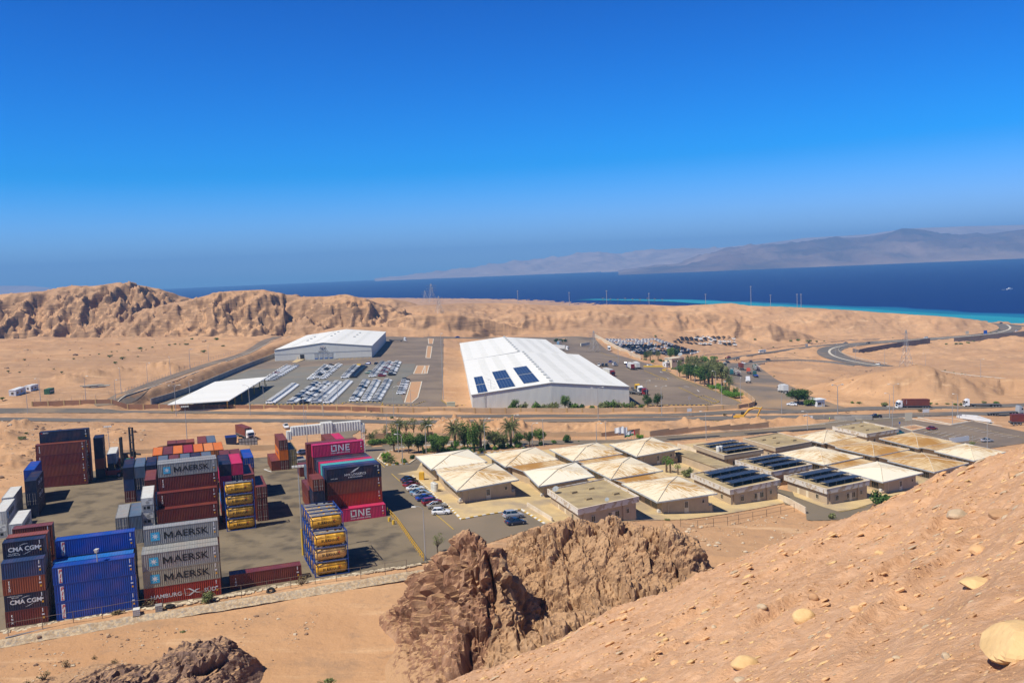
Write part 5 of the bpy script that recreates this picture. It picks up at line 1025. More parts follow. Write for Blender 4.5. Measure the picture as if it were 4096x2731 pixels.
def gable(root, fl, frn, br_, bl_, r0, r1, zg, ze, zr, front=True, ribs=40):
    w_ = MB(); mid = Vector((r0[0], r0[1]))
    ribwall(w_, fl, mid, zg, ze, zr, ribs); ribwall(w_, mid, frn, zg, zr, ze, ribs); ribwall(w_, frn, br_, zg, ze, ze, ribs * 2); ribwall(w_, bl_, fl, zg, ze, ze, ribs * 2); mb_ = Vector((r1[0], r1[1])); ribwall(w_, br_, mb_, zg, ze, zr, 10); ribwall(w_, mb_, bl_, zg, zr, ze, 10)
    part('wall', w_, M_clad, root); r = MB(); A, B, Cc, D = vec(fl, ze), vec(frn, ze), vec(br_, ze), vec(bl_, ze); R0, R1 = vec(r0, zr), vec(r1, zr); dv = (R1 - R0).normalized() * .4; sx = (B - A).normalized() * .4; up = Vector((0, 0, .15)); lo = Vector((0, 0, -.03))
    for P_, Q_ in ((A - sx - dv + lo, D - sx + dv + lo), (B + sx - dv + lo, Cc + sx + dv + lo)):
        a, b, c_, d_ = P_, R0 - dv, R1 + dv, Q_; r.hexa([a, b, c_, d_, a + up, b + up, c_ + up, d_ + up])
    part('roof', r, M_wroof, root); t = MB()
    for P_, Q_ in ((A - sx, R0), (R0, B + sx)): t.tube([P_ - dv * 1.1 + up * .5, Q_ - dv * 1.1 + up * .5], .16, 4)
    part('gable_trim', t, M_trim, root)
    return A, B, Cc, D, R0, R1
def onroof(A, D, R0, R1, s, t, up=.18):       # s: eave -> ridge, t: front -> back
    return (A.lerp(R0, s)).lerp(D.lerp(R1, s), t) + Vector((0, 0, up))
root = thing('warehouse', 'large white roofed warehouse with solar panels on the near left of its roof', 'warehouse', (16, 412, -10.6))
g1_ = gable(root, (-19.1, 408.2), (52.7, 414.1), (41.6, 576.1), (-30.1, 565), (16.8, 408.9), (5.8, 567), -12.5, -2.6, 1.4, ribs=70)
g2_ = gable(root, (-30.3, 568.5), (35.2, 578.5), (26, 711.6), (-40.6, 709.3), (3.2, 572), (-7.1, 704), -12.5, -2.9, 1.0, ribs=20)
def skylights(G, cols, n, par, t0=.03, t1=.97, w_=.06):
    A, B, Cc, D, R0, R1 = G; m = MB()
    for side, s in cols:
        E, Fk = (A, D) if side == 'L' else (B, Cc)
        for k in range(n):
            t = t0 + (t1 - t0) * (k + .5) / n; p = [onroof(E, Fk, R0, R1, s - w_, t), onroof(E, Fk, R0, R1, s + w_, t), onroof(E, Fk, R0, R1, s + w_, t + .0035), onroof(E, Fk, R0, R1, s - w_, t + .0035)]; m.hexa(p + [q + Vector((0, 0, .05)) for q in p])
    o = part('skylight_strips', m, M_sky2, par); o['kind'] = 'stuff'
skylights(g1_, [('L', .28), ('L', .52), ('L', .78), ('R', .72), ('R', .45), ('R', .2)], 26, root); skylights(g2_, [('L', .12), ('L', .4), ('L', .7), ('R', .7), ('R', .45), ('R', .2)], 18, root)
vm = MB(); vm.tap(-.7, -.7, .7, .7, 0, -.7, -.7, .7, .7, .5); vm.tap(-.95, -.95, .95, .95, .5, -.5, -.5, .5, .5, 1.0); VENT = vm.mesh('roof_vent', flat('vent_grey', (.45, .46, .45)))
def vents(G, n, s=.985, side='R', t0=.03, t1=.97):
    A, B, Cc, D, R0, R1 = G; E, Fk = (A, D) if side == 'L' else (B, Cc)
    for k in range(n): p = onroof(E, Fk, R0, R1, s, t0 + (t1 - t0) * k / max(1, n - 1), .1); obj('roof_vent', VENT, root, p - root.location)
vents(g1_, 13); vents(g2_, 9, s=.97)
M_pvb = flat('blue_solar_cells', (.018, .04, .11), .4, 0, .1)
for k, (s0, s1, t0, t1, lab) in enumerate(((.08, .2, .012, .19, 'front left narrow'), (.08, .2, .205, .40, 'back left narrow'), (.36, .56, .035, .24, 'front middle'), (.36, .56, .255, .47, 'back middle'), (.68, .88, .06, .27, 'front right'), (.68, .88, .285, .49, 'back right'))):
    A, B, Cc, D, R0, R1 = g1_; q = [onroof(A, D, R0, R1, s, t, .26) for s, t in ((s0, t0), (s1, t0), (s1, t1), (s0, t1))]; ar = thing('solar_panel_array', '%s blue solar panel array on the white warehouse roof' % lab, 'solar panels', q[0], 0, 'solar arrays on the warehouse roof')
    m = MB(); m.hexa(q + [p + Vector((0, 0, .08)) for p in q]); part('panel', m, M_pvb, ar); g = MB()
    def bar(p, r): 
        d = (r - p).normalized(); nn = d.cross(Vector((0, 0, 1))).normalized() * .07; upv = Vector((0, 0, .1)); g.quad(p - nn + upv, r - nn + upv, r + nn + upv, p + nn + upv)
    nu = 5 if k > 1 else 3
    for j in range(nu + 1): bar(q[0].lerp(q[1], j / nu), q[3].lerp(q[2], j / nu))
    for j in range(11): bar(q[0].lerp(q[3], j / 10), q[1].lerp(q[2], j / 10))
    part('panel_frame', g, M_pvf, ar)
m = MB(); Lx = Vector((-17.3, 408.0, 0)); 
for dx in (0, .7): m.cyl((-14 + dx, 407.8, -10.6), (-14 + dx, 407.8, -2), .06, 5)
for k in range(14): m.tube([(-14, 407.8, -10.2 + .6 * k), (-13.3, 407.8, -10.2 + .6 * k)], .04, 4)
part('ladder', m, M_trim, root); m = MB(); m.box(45, 413.2, -10.6, 48.5, 413.55, -8.6) if False else m.hexa([(44, 413.0, -10.6), (48, 413.3, -10.6), (48, 413.4, -10.6), (44, 413.2, -10.6), (44, 413.0, -8.4), (48, 413.3, -8.4), (48, 413.4, -8.4), (44, 413.2, -8.4)]); part('shutter', m, M_trim, root)
# the second warehouse with the sign
E_ = lambda x, y, z: tuple(onz('w1', x, y, z).xy)
ZG, ZE, ZR = -4.5, 3.3, 7.0
fl = E_(1065, 322, ZE); fr_ = E_(1893, 285, ZE); rdg = E_(1480, 265, ZR); brk = E_(2015, 165, ZE); rbk = E_(1690, 150, ZR); blk = (fl[0] + (brk[0] - fr_[0]), fl[1] + (brk[1] - fr_[1])); mid = ((fl[0] + fr_[0]) / 2, (fl[1] + fr_[1]) / 2); rb = (mid[0] + brk[0] - fr_[0], mid[1] + brk[1] - fr_[1])
root = thing('warehouse', 'white warehouse with a round arc logo on its front and loading docks', 'warehouse', (mid[0], mid[1], ZG))
ga = gable(root, fl, fr_, brk, blk, mid, rb, ZG - 1, ZE, ZR, ribs=60)
skylights(ga, [('L', .3), ('L', .75), ('R', .75), ('R', .35)], 20, root, w_=.05); vents(ga, 3, .45, 'L', .35, .6); vents(ga, 3, .93, 'L', .45, .75); vents(ga, 3, .55, 'R', .45, .75)
u2 = (Vector(fr_) - Vector(fl)); WA = u2.length; u2.normalize(); v2 = Vector((-u2.y, u2.x)); fa = Frame(vec(fl, 0), u2.to_3d(), v2.to_3d(), ZG)
def fb(nm, a0, a1, h0, h1, m, o0=-.3, o1=-.16, par=None): q = MB(); fa.box(q, a0, o0, h0, a1, o1, h1); return part(nm, q, m, root, par)
k_ = WA / 1900.0; X = lambda x: (x - 95) * k_            # a1 crop columns along the front
fb('wall_band', 0, WA, 4.55, 4.8, M_trim, -.2, -.12); fb('plinth', X(1320), WA, -.6, .35, M_conw); fb('plinth', X(140), X(520), -.6, .3, M_conw)
for x in (868, 965, 1062, 1158): d_ = fb('dock_door', X(x), X(x + 70), .9, 4.0, mat('grey_shutter', (.36, .36, .35), .6, c2=(.30, .30, .29), scale=4)); fb('door_frame', X(x - 8), X(x + 78), 4.0, 4.25, M_trim, -.34, -.16, d_); fb('dock_leveller', X(x + 5), X(x + 62), .2, .9, flat('dock_blue', (.03, .10, .30)), -.9, -.16)
fb('doorway', X(588), X(665), .6, 3.9, M_black); fb('door_frame', X(578), X(588), .6, 4.1, M_clad, -.4, -.16); fb('door', X(525), X(552), .4, 2.6, M_door)
q = MB(); q.hexa([fa(X(510), -.4, -.5), fa(X(680), -.4, -.5), fa(X(600), -16, -.2), fa(X(500), -16, -.2), fa(X(510), -.4, .75), fa(X(680), -.4, .75), fa(X(600), -16, .12), fa(X(500), -16, .12)]); part('ramp', q, M_pave, root)
q = MB(); q.hexa([fa(X(790), -.4, -.5), fa(X(1340), -.4, -.5), fa(X(1290), -13, -.5), fa(X(690), -13, -.5), fa(X(790), -.4, .12), fa(X(1340), -.4, .12), fa(X(1290), -13, .12), fa(X(690), -13, .12)]); part('dock_apron', q, M_lot, root)
M_bl = flat('dark_blue_lettering', (.03, .04, .11)); M_or = flat('orange_arc', (.62, .2, .05))
def sign(s, size, a, h, m, bold=.02, sx=1.0): o = obj('lettering', text_mesh(s, size, bold, sx=sx), root, fa(a, -.36, h) - root.location, math.atan2(u2.y, u2.x), m=m)
xs_ = X(1040); q = MB()
def stroke(mb, pts, w_=.32):
    for (a0, h0), (a1, h1) in zip(pts, pts[1:]):
        d = Vector((a1 - a0, h1 - h0)).normalized(); nn = Vector((-d.y, d.x)) * w_ / 2; mb.quad(*[fa(a, -.36, h) for a, h in ((a0 - nn.x, h0 - nn.y), (a1 - nn.x, h1 - nn.y), (a1 + nn.x, h1 + nn.y), (a0 + nn.x, h0 + nn.y))])
stroke(q, [(xs_ - 2.1, 6.9), (xs_ - 1.3, 8.5), (xs_ - .5, 6.9)], .38); stroke(q, [(xs_ - .2, 8.5), (xs_ - .2, 7.0), (xs_ + .65, 7.0)], .36); stroke(q, [(xs_ + .6, 8.5), (xs_ + 1.35, 6.9), (xs_ + 2.15, 8.5)], .38); part('lettering', q, M_bl, root)
q = MB(); stroke(q, [(xs_ + 1.25 * math.cos(a), 7.75 + 1.35 * math.sin(a)) for a in np.linspace(.5, 2.6, 12)], .16); part('logo_arc', q, M_or, root); q = MB(); stroke(q, [(xs_ + 1.25 * math.cos(a), 7.6 + 1.3 * math.sin(a)) for a in np.linspace(3.6, 5.6, 12)], .16); part('logo_arc', q, M_bl, root)
q = MB(); ro = random.Random(4)                  # two short lines of arabic script, as strokes
for h, a0, a1 in ((5.75, xs_ - 3.3, xs_ + 3.7), (5.05, xs_ - 3.3, xs_ + 3.7)):
    a = a0
    while a < a1 - .3:
        L_ = ro.uniform(.3, .8); stroke(q, [(a, h), (a + L_, h)], .12); kx = ro.random()
        if kx < .4: stroke(q, [(a + L_, h), (a + L_, h + .5)], .1)
        elif kx < .7: stroke(q, [(a + L_ * .5 + .2 * math.cos(t), h + .16 + .16 * math.sin(t)) for t in np.linspace(0, 6.28, 7)], .08)
        stroke(q, [(a + .1, h + (.3 if ro.random() < .5 else -.22)), (a + .22, h + (.3 if ro.random() < .5 else -.22))], .1); a += L_ + .13
part('arabic_lettering', q, M_bl, root)
# open vehicle shelter
CN = [onz('w1', x, y, .4) for x, y in ((150, 785), (675, 750), (1005, 548), (555, 590))]; c0 = (CN[0] + CN[2]) / 2
root = thing('shelter', 'open sided white canopy over the near end of the vehicle compound', 'canopy', (c0.x, c0.y, -4.6)); m = MB(); t = Vector((0, 0, .35)); m.hexa([p - t for p in CN] + CN); part('canopy_roof', m, M_wroof, root)
for i in range(7):
    for a, b in ((0, 3), (1, 2)): p = CN[a].lerp(CN[b], .02 + .16 * i) + (CN[1] - CN[0]).normalized() * (1.2 if a == 0 else -1.2); m = MB(); m.box(p.x - .2, p.y - .2, -5, p.x + .2, p.y + .2, .06); part('column', m, mat('yellow_black_column', (.5, .33, .05), .7), root)
m = MB(); A, B = CN[0], CN[1]; m.hexa([A + Vector((3, 1.2, -5)), B + Vector((-3, 1.2, -5)), B + Vector((-3, 1.6, -5)), A + Vector((3, 1.6, -5)), A + Vector((3, 1.2, -3.4)), B + Vector((-3, 1.2, -3.4)), B + Vector((-3, 1.6, -3.4)), A + Vector((3, 1.6, -3.4))]); part('low_wall', m, M_conw, root)
# small buildings, each with a door, a window and a roof edge
def hut(name, label, cat, c, bl_, brp, hh, dp, mw, mr, over=.25, wins=((.15, .25),), door=.6, hw=(1.0, 2.0), flatroof=True, group=None, wm=None):
    A = at(c, *bl_); B = at(c, *brp); z = (A.z + B.z) / 2; u = Vector((B.x - A.x, B.y - A.y, 0)); W = u.length; u.normalize(); v = Vector((-u.y, u.x, 0)); root = thing(name, label, cat, (A.x, A.y, z), 0, group); f = Frame(A, u, v, z)
    m = MB(); f.box(m, 0, 0, -.6, W, dp, hh); part('wall', m, mw, root); m = MB(); f.box(m, -over, -over, hh + .003, W + over, dp + over, hh + .25); part('roof', m, mr, root)
    for a, b in wins: win(f, root, 'F', W * a, W * b, hw[0], hw[1], W, dp, bars=1, m_fr=wm)
    if door is not None: m = MB(); f.box(m, W * door, -.05, .05, W * door + .9, -.005, 2.05); part('door', m, M_door, root)
    win(f, root, 'L', dp * .35, dp * .3, hw[0], hw[1], W, dp, bars=1, m_fr=wm); return root, f, W
M_cab = flat('cabin_white', (.66, .68, .68)); M_gr = flat('pale_green_wall', (.40, .42, .30)); M_cr = flat('cream_plaster', (.62, .53, .38))
for k, (bl_, brp, lab) in enumerate((((150, 1180), (245, 1160), 'nearer of the two white site cabins on the sand at the far left'), ((290, 1140), (365, 1128), 'farther of the two white site cabins beside a bush at the far left'))): hut('site_cabin', lab, 'cabin', 'h1', bl_, brp, 2.8, 3, M_cab, M_cab, .1, ((.1, .15), (.5, .15)), .75, group='white site cabins')
hut('substation', 'pale green blockhouse on the sand below the far hills', 'building', 'w2', (475, 130), (598, 128), 6, 8, M_gr, M_cr, .3, (), None)
hut('gatehouse_hut', 'small beige hut with open front beside the ring road', 'building', 'w2', (712, 140), (785, 140), 5, 5, M_cr, M_cr, .6, ((.1, .3),), .55)
r_h, f, W = hut('gatehouse', 'two storey cream gatehouse with a dish beside the palm garden', 'building', 'w3', (258, 552), (405, 556), 6.4, 7, M_cr, M_cr, .5, ((.1, .12), (.3, .12), (.7, .25)), .5, (3.6, 5.2)); dish(f, W * .85, 2, 6.7, 1.6, 'white satellite dish on the gatehouse roof')
hut('guard_booth', 'small white guard booth beside the cream gatehouse', 'booth', 'w3', (190, 548), (248, 548), 3, 3, M_cab, M_cab, .2, ((.15, .6),), None)
hut('kiosk', 'white roadside kiosk under the climbing greenery', 'kiosk', 'w3', (1965, 1022), (2055, 1018), 3.2, 4, M_cab, M_cab, .5, ((.1, .4),), .6)
hut('electrical_cabinet', 'big grey electrical cabinet beside the red container lorry', 'cabinet', 'w4', (778, 1072), (870, 1076), 2.4, 2, mat('cabinet_grey', (.52, .50, .44), .6), M_cr, .05, (), .2)
hut('generator', 'yellow generator box on the paving beside the parked cars', 'generator', 'r1', (250, 722), (312, 722), 1.8, 1.3, flat('generator_yellow', (.66, .38, .03)), flat('generator_yellow', (.66, .38, .03)), .0, (), None)
hut('yard_box', 'small pale cabinet standing on the kerb before the big warehouse', 'cabinet', 'w2', (208, 826), (285, 826), 2.3, 1.5, M_gr, M_gr, .05, (), None)
container(0, 0, 0, 0, ('old green lettered', 'green', 'evergreen'), 2.59, 6.06, False, 'sand beside the white site cabins'); _o = [o for o in bpy.data.objects if o.name.startswith('shipping_container') and o['label'].startswith('old green')][0]
_p, _q = at('h1', 465, 1170), at('h1', 603, 1143); _o.location = _p; _o.rotation_euler.z = math.atan2(_q.y - _p.y, _q.x - _p.x); _o['label'] = 'old green lettered container standing on the sand beside the white site cabins'; _sc = (_q - _p).length / 6.06
del _o['group']
# gate of white ribbed panels on lattice legs
gA, gB = onz('c5', 485, 290, 4.2), onz('c5', 1500, 195, 4.2)
root = thing('entrance_gate', 'white ribbed entrance gantry with lattice legs spanning the yard gate road', 'gate', (gA.x, gA.y, S(gA.x, gA.y))); u = (gB - gA); W = u.length; u.normalize(); fg = Frame(gA, u, Vector((-u.y, u.x, 0)), 0)
M_gw = mat('gate_white', (.68, .67, .62), .6, c2=(.55, .54, .49), scale=.6)
def gbox(a0, a1, h0, h1, d0, d1, nm='gantry_panel'):
    q = MB(); P0, P1, P2, P3 = [fg(a, d, 0) for a, d in ((a0, d0), (a1, d0), (a1, d1), (a0, d1))]
    for a, b in ((P0, P1), (P1, P2), (P2, P3), (P3, P0)): ribwall(q, a.xy, b.xy, h0, h1, h1, max(2, int((b - a).length / .8)), .16)
    q.poly([p + Vector((0, 0, h1)) for p in (P0, P1, P2, P3)]); q.poly([p + Vector((0, 0, h0)) for p in (P3, P2, P1, P0)]); part(nm, q, M_gw, root)
gbox(0, W * .055, 3.4, 6.0, 0, 2); gbox(W * .055, W * .44, 4.4, 7.2, 0, 2.4); gbox(W * .44, W * .58, 4.0, 7.6, -.4, 3); gbox(W * .58, W * .955, 4.4, 7.2, 0, 2.4); gbox(W * .955, W, 3.6, 6.2, 0, 2)
for a in (.02, .975):
    q = MB()
    for dx in (-.4, .4):
        for dy in (.2, 1.6): p = fg(W * a + dx, dy, 0); q.cyl((p.x, p.y, S(p.x, p.y) - .2), (p.x, p.y, 4), .08, 5)
    for k in range(7): p, r = fg(W * a - .4, .2, -3 + k), fg(W * a + .4, .2, -2.2 + k); q.tube([p, r], .05, 4); q.tube([fg(W * a + .4, .2, -3 + k), fg(W * a - .4, .2, -2.2 + k)], .05, 4)
    part('lattice_leg', q, M_gw, root)
# ---------------------------------------------------------------- walls and fences
def wall(name, label, cat, pts, hh, th, m, panel=None, pm=None, pil=.22, group=None, step=False, cap=None):
    L = [Vector(p[:2]) for p in pts]; D = dens(L, panel or 6, False); root = thing(name, label, cat, (D[0].x, D[0].y, S(*D[0])), 0, group); q = MB(); P_ = MB(); cp = MB()
    for i in range(len(D) - 1):
        a, b = D[i], D[i + 1]; d = (b - a).normalized(); n_ = Vector((-d.y, d.x)) * th / 2; za, zb = S(*a), S(*b); ta, tb = za + hh, zb + hh
        if step: ta = tb = max(ta, tb)
        q.hexa([(a.x - n_.x, a.y - n_.y, za - .5), (b.x - n_.x, b.y - n_.y, zb - .5), (b.x + n_.x, b.y + n_.y, zb - .5), (a.x + n_.x, a.y + n_.y, za - .5), (a.x - n_.x, a.y - n_.y, ta), (b.x - n_.x, b.y - n_.y, tb), (b.x + n_.x, b.y + n_.y, tb), (a.x + n_.x, a.y + n_.y, ta)])
    part('wall_panels', q, m, root)
    if panel and pm:
        pmb = MB(); pmb.box(-pil, -pil, -.5, pil, pil, hh + .12); me = pmb.mesh('pillar', pm)
        for i, p in enumerate(D[:100]): o = obj('pillar', me, root, (p.x - root.location.x, p.y - root.location.y, S(*p) - root.location.z)); t = D[min(i + 1, len(D) - 1)] - D[max(i - 1, 0)]; o.rotation_euler.z = math.atan2(t.y, t.x)
    return root
M_rb = mat('red_brown_render', (.30, .155, .085), .9, c2=(.24, .12, .07), scale=.2); M_tb = mat('tan_render', (.50, .355, .21), .9, c2=(.43, .30, .175), scale=.15); M_pil = mat('ochre_pillar', (.46, .31, .14), .9)
wall('boundary_wall', 'red brown panelled boundary wall beside the highway, left half', 'wall', P('h1', (305, 1280), (1500, 1302), (2352, 1312)) + P('w1', (1980, 850)), 2.0, .3, M_rb, 6.6, M_pil, .28)
wall('boundary_wall', 'tan panelled boundary wall beside the highway, curving back at its right end', 'wall', P('w1', (1985, 850)) + P('w2', (900, 868), (2352, 862)) + P('w3', (1040, 1050), (1160, 1030), (1225, 1005), (1235, 985), (1195, 945), (1100, 875), (950, 805)), 2.0, .3, M_tb, 6.6, M_pil, .28)
wall('garden_wall', 'stepped tan garden wall along the compound road', 'wall', P('g1', (260, 520), (620, 498), (1150, 495), (1280, 500), (1900, 487), (2350, 480)) + P('r2', (1000, 160), (1500, 120)) + P('r3', (0, 300), (500, 262), (1050, 225), (1550, 190)), 1.7, .25, M_tb, 7.5, step=True)
wall('yard_wall', 'low tan wall closing the back of the container yard', 'wall', P('c1', (1380, 560), (1700, 555), (2000, 545)) + P('c3', (700, 480), (1000, 430), (1900, 465), (2290, 455)), 1.8, .25, M_tb, 8)
wall('car_lot_wall', 'cream wall along the packed car lot', 'wall', P('w2', (1600, 160), (1750, 240), (1900, 310), (2030, 375)), 3.2, .3, M_cr, 8)
wall('retaining_wall', 'long grey concrete retaining wall beside the vehicle compound', 'wall', [(-172, 428), (-173, 500), (-174, 580), (-174.5, 665), (-176, 690)], 3.0, .5, M_conw, 8)
wall('low_wall', 'whitewashed low wall beside the two parked saloons', 'wall', P('r1', (1665, 1065), (1990, 1265)), 1.0, .3, M_lwall, 5); wall('low_wall', 'whitewashed wall beside the side street and rubble', 'wall', P('r3', (1640, 1120), (1790, 1180), (2035, 1320)), 1.6, .25, M_lwall, 5)
wall('low_wall', 'whitewashed wall beside the long flat annex', 'wall', P('r3', (365, 455), (800, 590), (1150, 705)), 1.4, .3, M_lwall, 6)
A, B = at('r3', 330, 520, 2.6), at('r3', 900, 740, 2.6); root = thing('annex', 'long low flat roofed annex in front of the whitewashed wall', 'building', (A.x, A.y, A.z)); d = (B - A); Ln = d.length; d.z = 0; d.normalize(); fz = Frame(A, d, Vector((-d.y, d.x, 0)), (A.z + B.z) / 2); q = MB(); fz.box(q, 0, 0, -2, Ln, 5, 2.6); part('wall', q, M_wall, root); q = MB(); fz.box(q, -.2, -.2, 2.603, Ln + .2, 5.2, 2.8); part('roof_slab', q, M_slab, root)
for pts, lab in ((P('w4', (330, 545), (400, 560), (500, 535), (700, 500), (900, 465), (1240, 420)), 'dark concrete retaining wall curving below the coast road'), (P('w4', (1525, 418), (2000, 370), (2352, 335), (2700, 300)), 'dark concrete retaining wall below the coast road on the right')): wall('retaining_wall', lab, 'wall', pts, 5, .5, mat('dark_concrete', (.20, .165, .14), .9, c2=(.15, .125, .11), scale=.1), 12)
def guard(pts, label, hh=.8, m=None, posts=4.0):
    L = dens(smoothline(pts), posts, False); root = thing('guard_rail', label, 'guard rail', (L[0].x, L[0].y, S(*L[0])), 0, 'guard rails of the roads'); q = MB()
    for i in range(len(L) - 1):
        a, b = L[i], L[i + 1]; za, zb = S(*a), S(*b); d = (b - a).normalized(); n_ = Vector((-d.y, d.x)) * .12; q.hexa([(a.x - n_.x, a.y - n_.y, za + hh - .45), (b.x - n_.x, b.y - n_.y, zb + hh - .45), (b.x + n_.x, b.y + n_.y, zb + hh - .45), (a.x + n_.x, a.y + n_.y, za + hh - .45), (a.x - n_.x, a.y - n_.y, za + hh), (b.x - n_.x, b.y - n_.y, zb + hh), (b.x + n_.x, b.y + n_.y, zb + hh), (a.x + n_.x, a.y + n_.y, za + hh)]); q.box(a.x - .12, a.y - .12, za - .3, a.x + .12, a.y + .12, za + hh)
    part('rail', q, m or flat('galvanised_rail', (.22, .215, .20), .6), root)
guard(P('w3', (560, 470), (650, 420), (880, 400), (1280, 355), (1800, 300), (2352, 240)) + P('w4', (300, 388), (760, 372)), 'upper guard rail of the ramp with the white bus'); guard(P('w3', (1040, 452), (1280, 405), (1500, 375), (1720, 352)), 'lower guard rail of the ramp with the white bus')
guard(P('w3', (1060, 490), (1250, 470), (1500, 455), (1870, 448)), 'upper guard rail of the lower ramp'); guard(P('w3', (1240, 545), (1330, 520), (1400, 495), (1700, 485), (2050, 500), (2352, 540)) + P('w4', (350, 690)), 'lower guard rail of the lower ramp')
guard(P('w4', (690, 408), (400, 440), (220, 465), (165, 495), (200, 545), (420, 615), (735, 672)), 'pale concrete parapet round the inner bend of the coast road', 1.1, M_kerb); guard(P('w4', (1150, 725), (1600, 800), (2060, 850), (2500, 890)), 'pale concrete parapet behind the right hand road', 1.3, M_kerb); guard(P('w4', (1740, 880), (2100, 920), (2500, 970)), 'pale concrete parapet in front of the right hand road', 1.0, M_kerb)
# yellow railing across the parking, and thin wire fences
def railing(name, pts, label, hh, m, n_rail, every, cat='fence', group=None, rr=.05):
    L = dens([Vector(p[:2]) for p in pts], every, False); root = thing(name, label, cat, (L[0].x, L[0].y, S(*L[0])), 0, group); o = root.location; q = MB(); q.cyl((0, 0, -.3), (0, 0, hh), rr * 1.3, 5); me = q.mesh('post', m)
    for p in L[:100]: obj('post', me, root, (p.x - o.x, p.y - o.y, S(*p) - o.z))
    r = MB()
    for k in range(n_rail): 
        h = hh * (k + 1) / n_rail - .05
        for a, b in zip(L, L[1:]): r.tube([(a.x - o.x, a.y - o.y, S(*a) + h - o.z), (b.x - o.x, b.y - o.y, S(*b) + h - o.z)], rr * .8 if n_rail < 4 else .015, 4, cap=False)
    obj('rails' if n_rail < 4 else 'wire_mesh', r.mesh('rails', m), root); return root
railing('yellow_railing', P('c6', (1310, 330), (1440, 470), (1640, 760), (1780, 955)), 'yellow steel railing between the yard and the parking', 1.3, flat('railing_yellow', (.62, .36, .03)), 2, 1.6, rr=.06)
M_post = flat('rusty_fence_post', (.16, .12, .09))
railing('wire_fence', P('c2', (110, 1520), (560, 1440), (965, 1365), (1340, 1300), (1740, 1225)) + P('c4', (500, 1230), (1525, 1075), (1860, 1020), (2170, 970)) + P('c6', (365, 1275), (640, 1235), (960, 1190), (1280, 1140), (1560, 1090)), 'thin post and wire fence along the rubble bank', 2.2, M_post, 2, 4.4, rr=.04)
railing('wire_fence', P('r3', (400, 1500), (625, 1520), (830, 1490), (1015, 1470), (1160, 1440), (1345, 1405), (1525, 1370), (1710, 1330), (1885, 1290)), 'thin leaning wire fence before the solar roofed building', 2.0, M_post, 2, 4.4, rr=.04)
railing('chain_link_fence', P('h1', (330, 1255), (560, 1245), (900, 1215), (1150, 1160), (1500, 1035), (1960, 855), (2352, 735)), 'mesh fence along the service road on the left', 2.2, flat('fence_grey', (.34, .31, .27)), 5, 5.0, rr=.05)
railing('chain_link_fence', P('w2', (0, 158), (600, 155), (1180, 158), (1600, 160)), 'mesh fence along the ring road below the hills', 2.2, flat('fence_grey', (.34, .31, .27)), 5, 6.0, rr=.05)
railing('chain_link_fence', P('w3', (540, 510), (560, 465), (640, 400), (1230, 320), (1020, 205)), 'mesh fence round the far car lot', 2.4, flat('fence_grey', (.34, .31, .27)), 5, 7.0, rr=.06)
# ================================================================ vehicles
M_tyre = flat('tyre_rubber', (.015, .015, .016), .9); M_rim = flat('alloy_rim', (.42, .43, .44), .35, .6); M_cglass = flat('car_glass', (.012, .016, .02), .08, 0, .7); M_hl = flat('lamp_glass', (.6, .62, .62), .1); M_tl = flat('tail_lamp_red', (.38, .015, .015), .25); M_chas = flat('chassis_black', (.03, .03, .032), .7); M_dkpl = flat('dark_plastic', (.025, .026, .028), .6)
def cpaint(n, c, r=.28):
    m = flat('car_paint_' + n, c, r, 0, .6); m.node_tree.nodes['Principled BSDF'].inputs['Coat Weight'].default_value = .5; return m
CP_ = dict(white=(.80, .81, .80), silver=(.38, .40, .42), grey=(.16, .17, .18), black=(.012, .013, .015), navy=(.015, .03, .07), blue=(.02, .06, .30), lightblue=(.16, .30, .42), red=(.20, .018, .022), beige=(.32, .30, .25), teal=(.01, .14, .15), green=(.02, .10, .07), orange=(.62, .10, .03), pink=(.30, .05, .075), yellow=(.64, .38, .03))
CPM = {k: cpaint(k, v) for k, v in CP_.items()}
CPF = {k: flat('showroom_paint_' + k, v, .5) for k, v in CP_.items()}
KIND = dict(sedan=(4.6, 1.8, 1.46, (-2.3, -1.5, -.95, .35, 1.05, 2.3), .92, (-1.75, -.75, .25, 1.15)), hatch=(4.15, 1.74, 1.48, (-2.07, -1.5, -.9, .5, 1.0, 2.07), .95, (-2.0, -1.55, .15, 1.0)), suv=(4.6, 1.86, 1.72, (-2.3, -1.6, -.9, .5, 1.1, 2.3), 1.08, (-2.25, -1.9, .2, 1.05)), pickup=(5.2, 1.82, 1.76, (-2.6, -1.7, -.6, .6, 1.2, 2.6), 1.08, (-.75, -.55, .45, 1.2)), van=(4.4, 1.75, 1.85, (-2.2, -1.5, -.8, .5, 1.2, 2.2), 1.05, (-2.18, -2.05, .7, 1.35)))
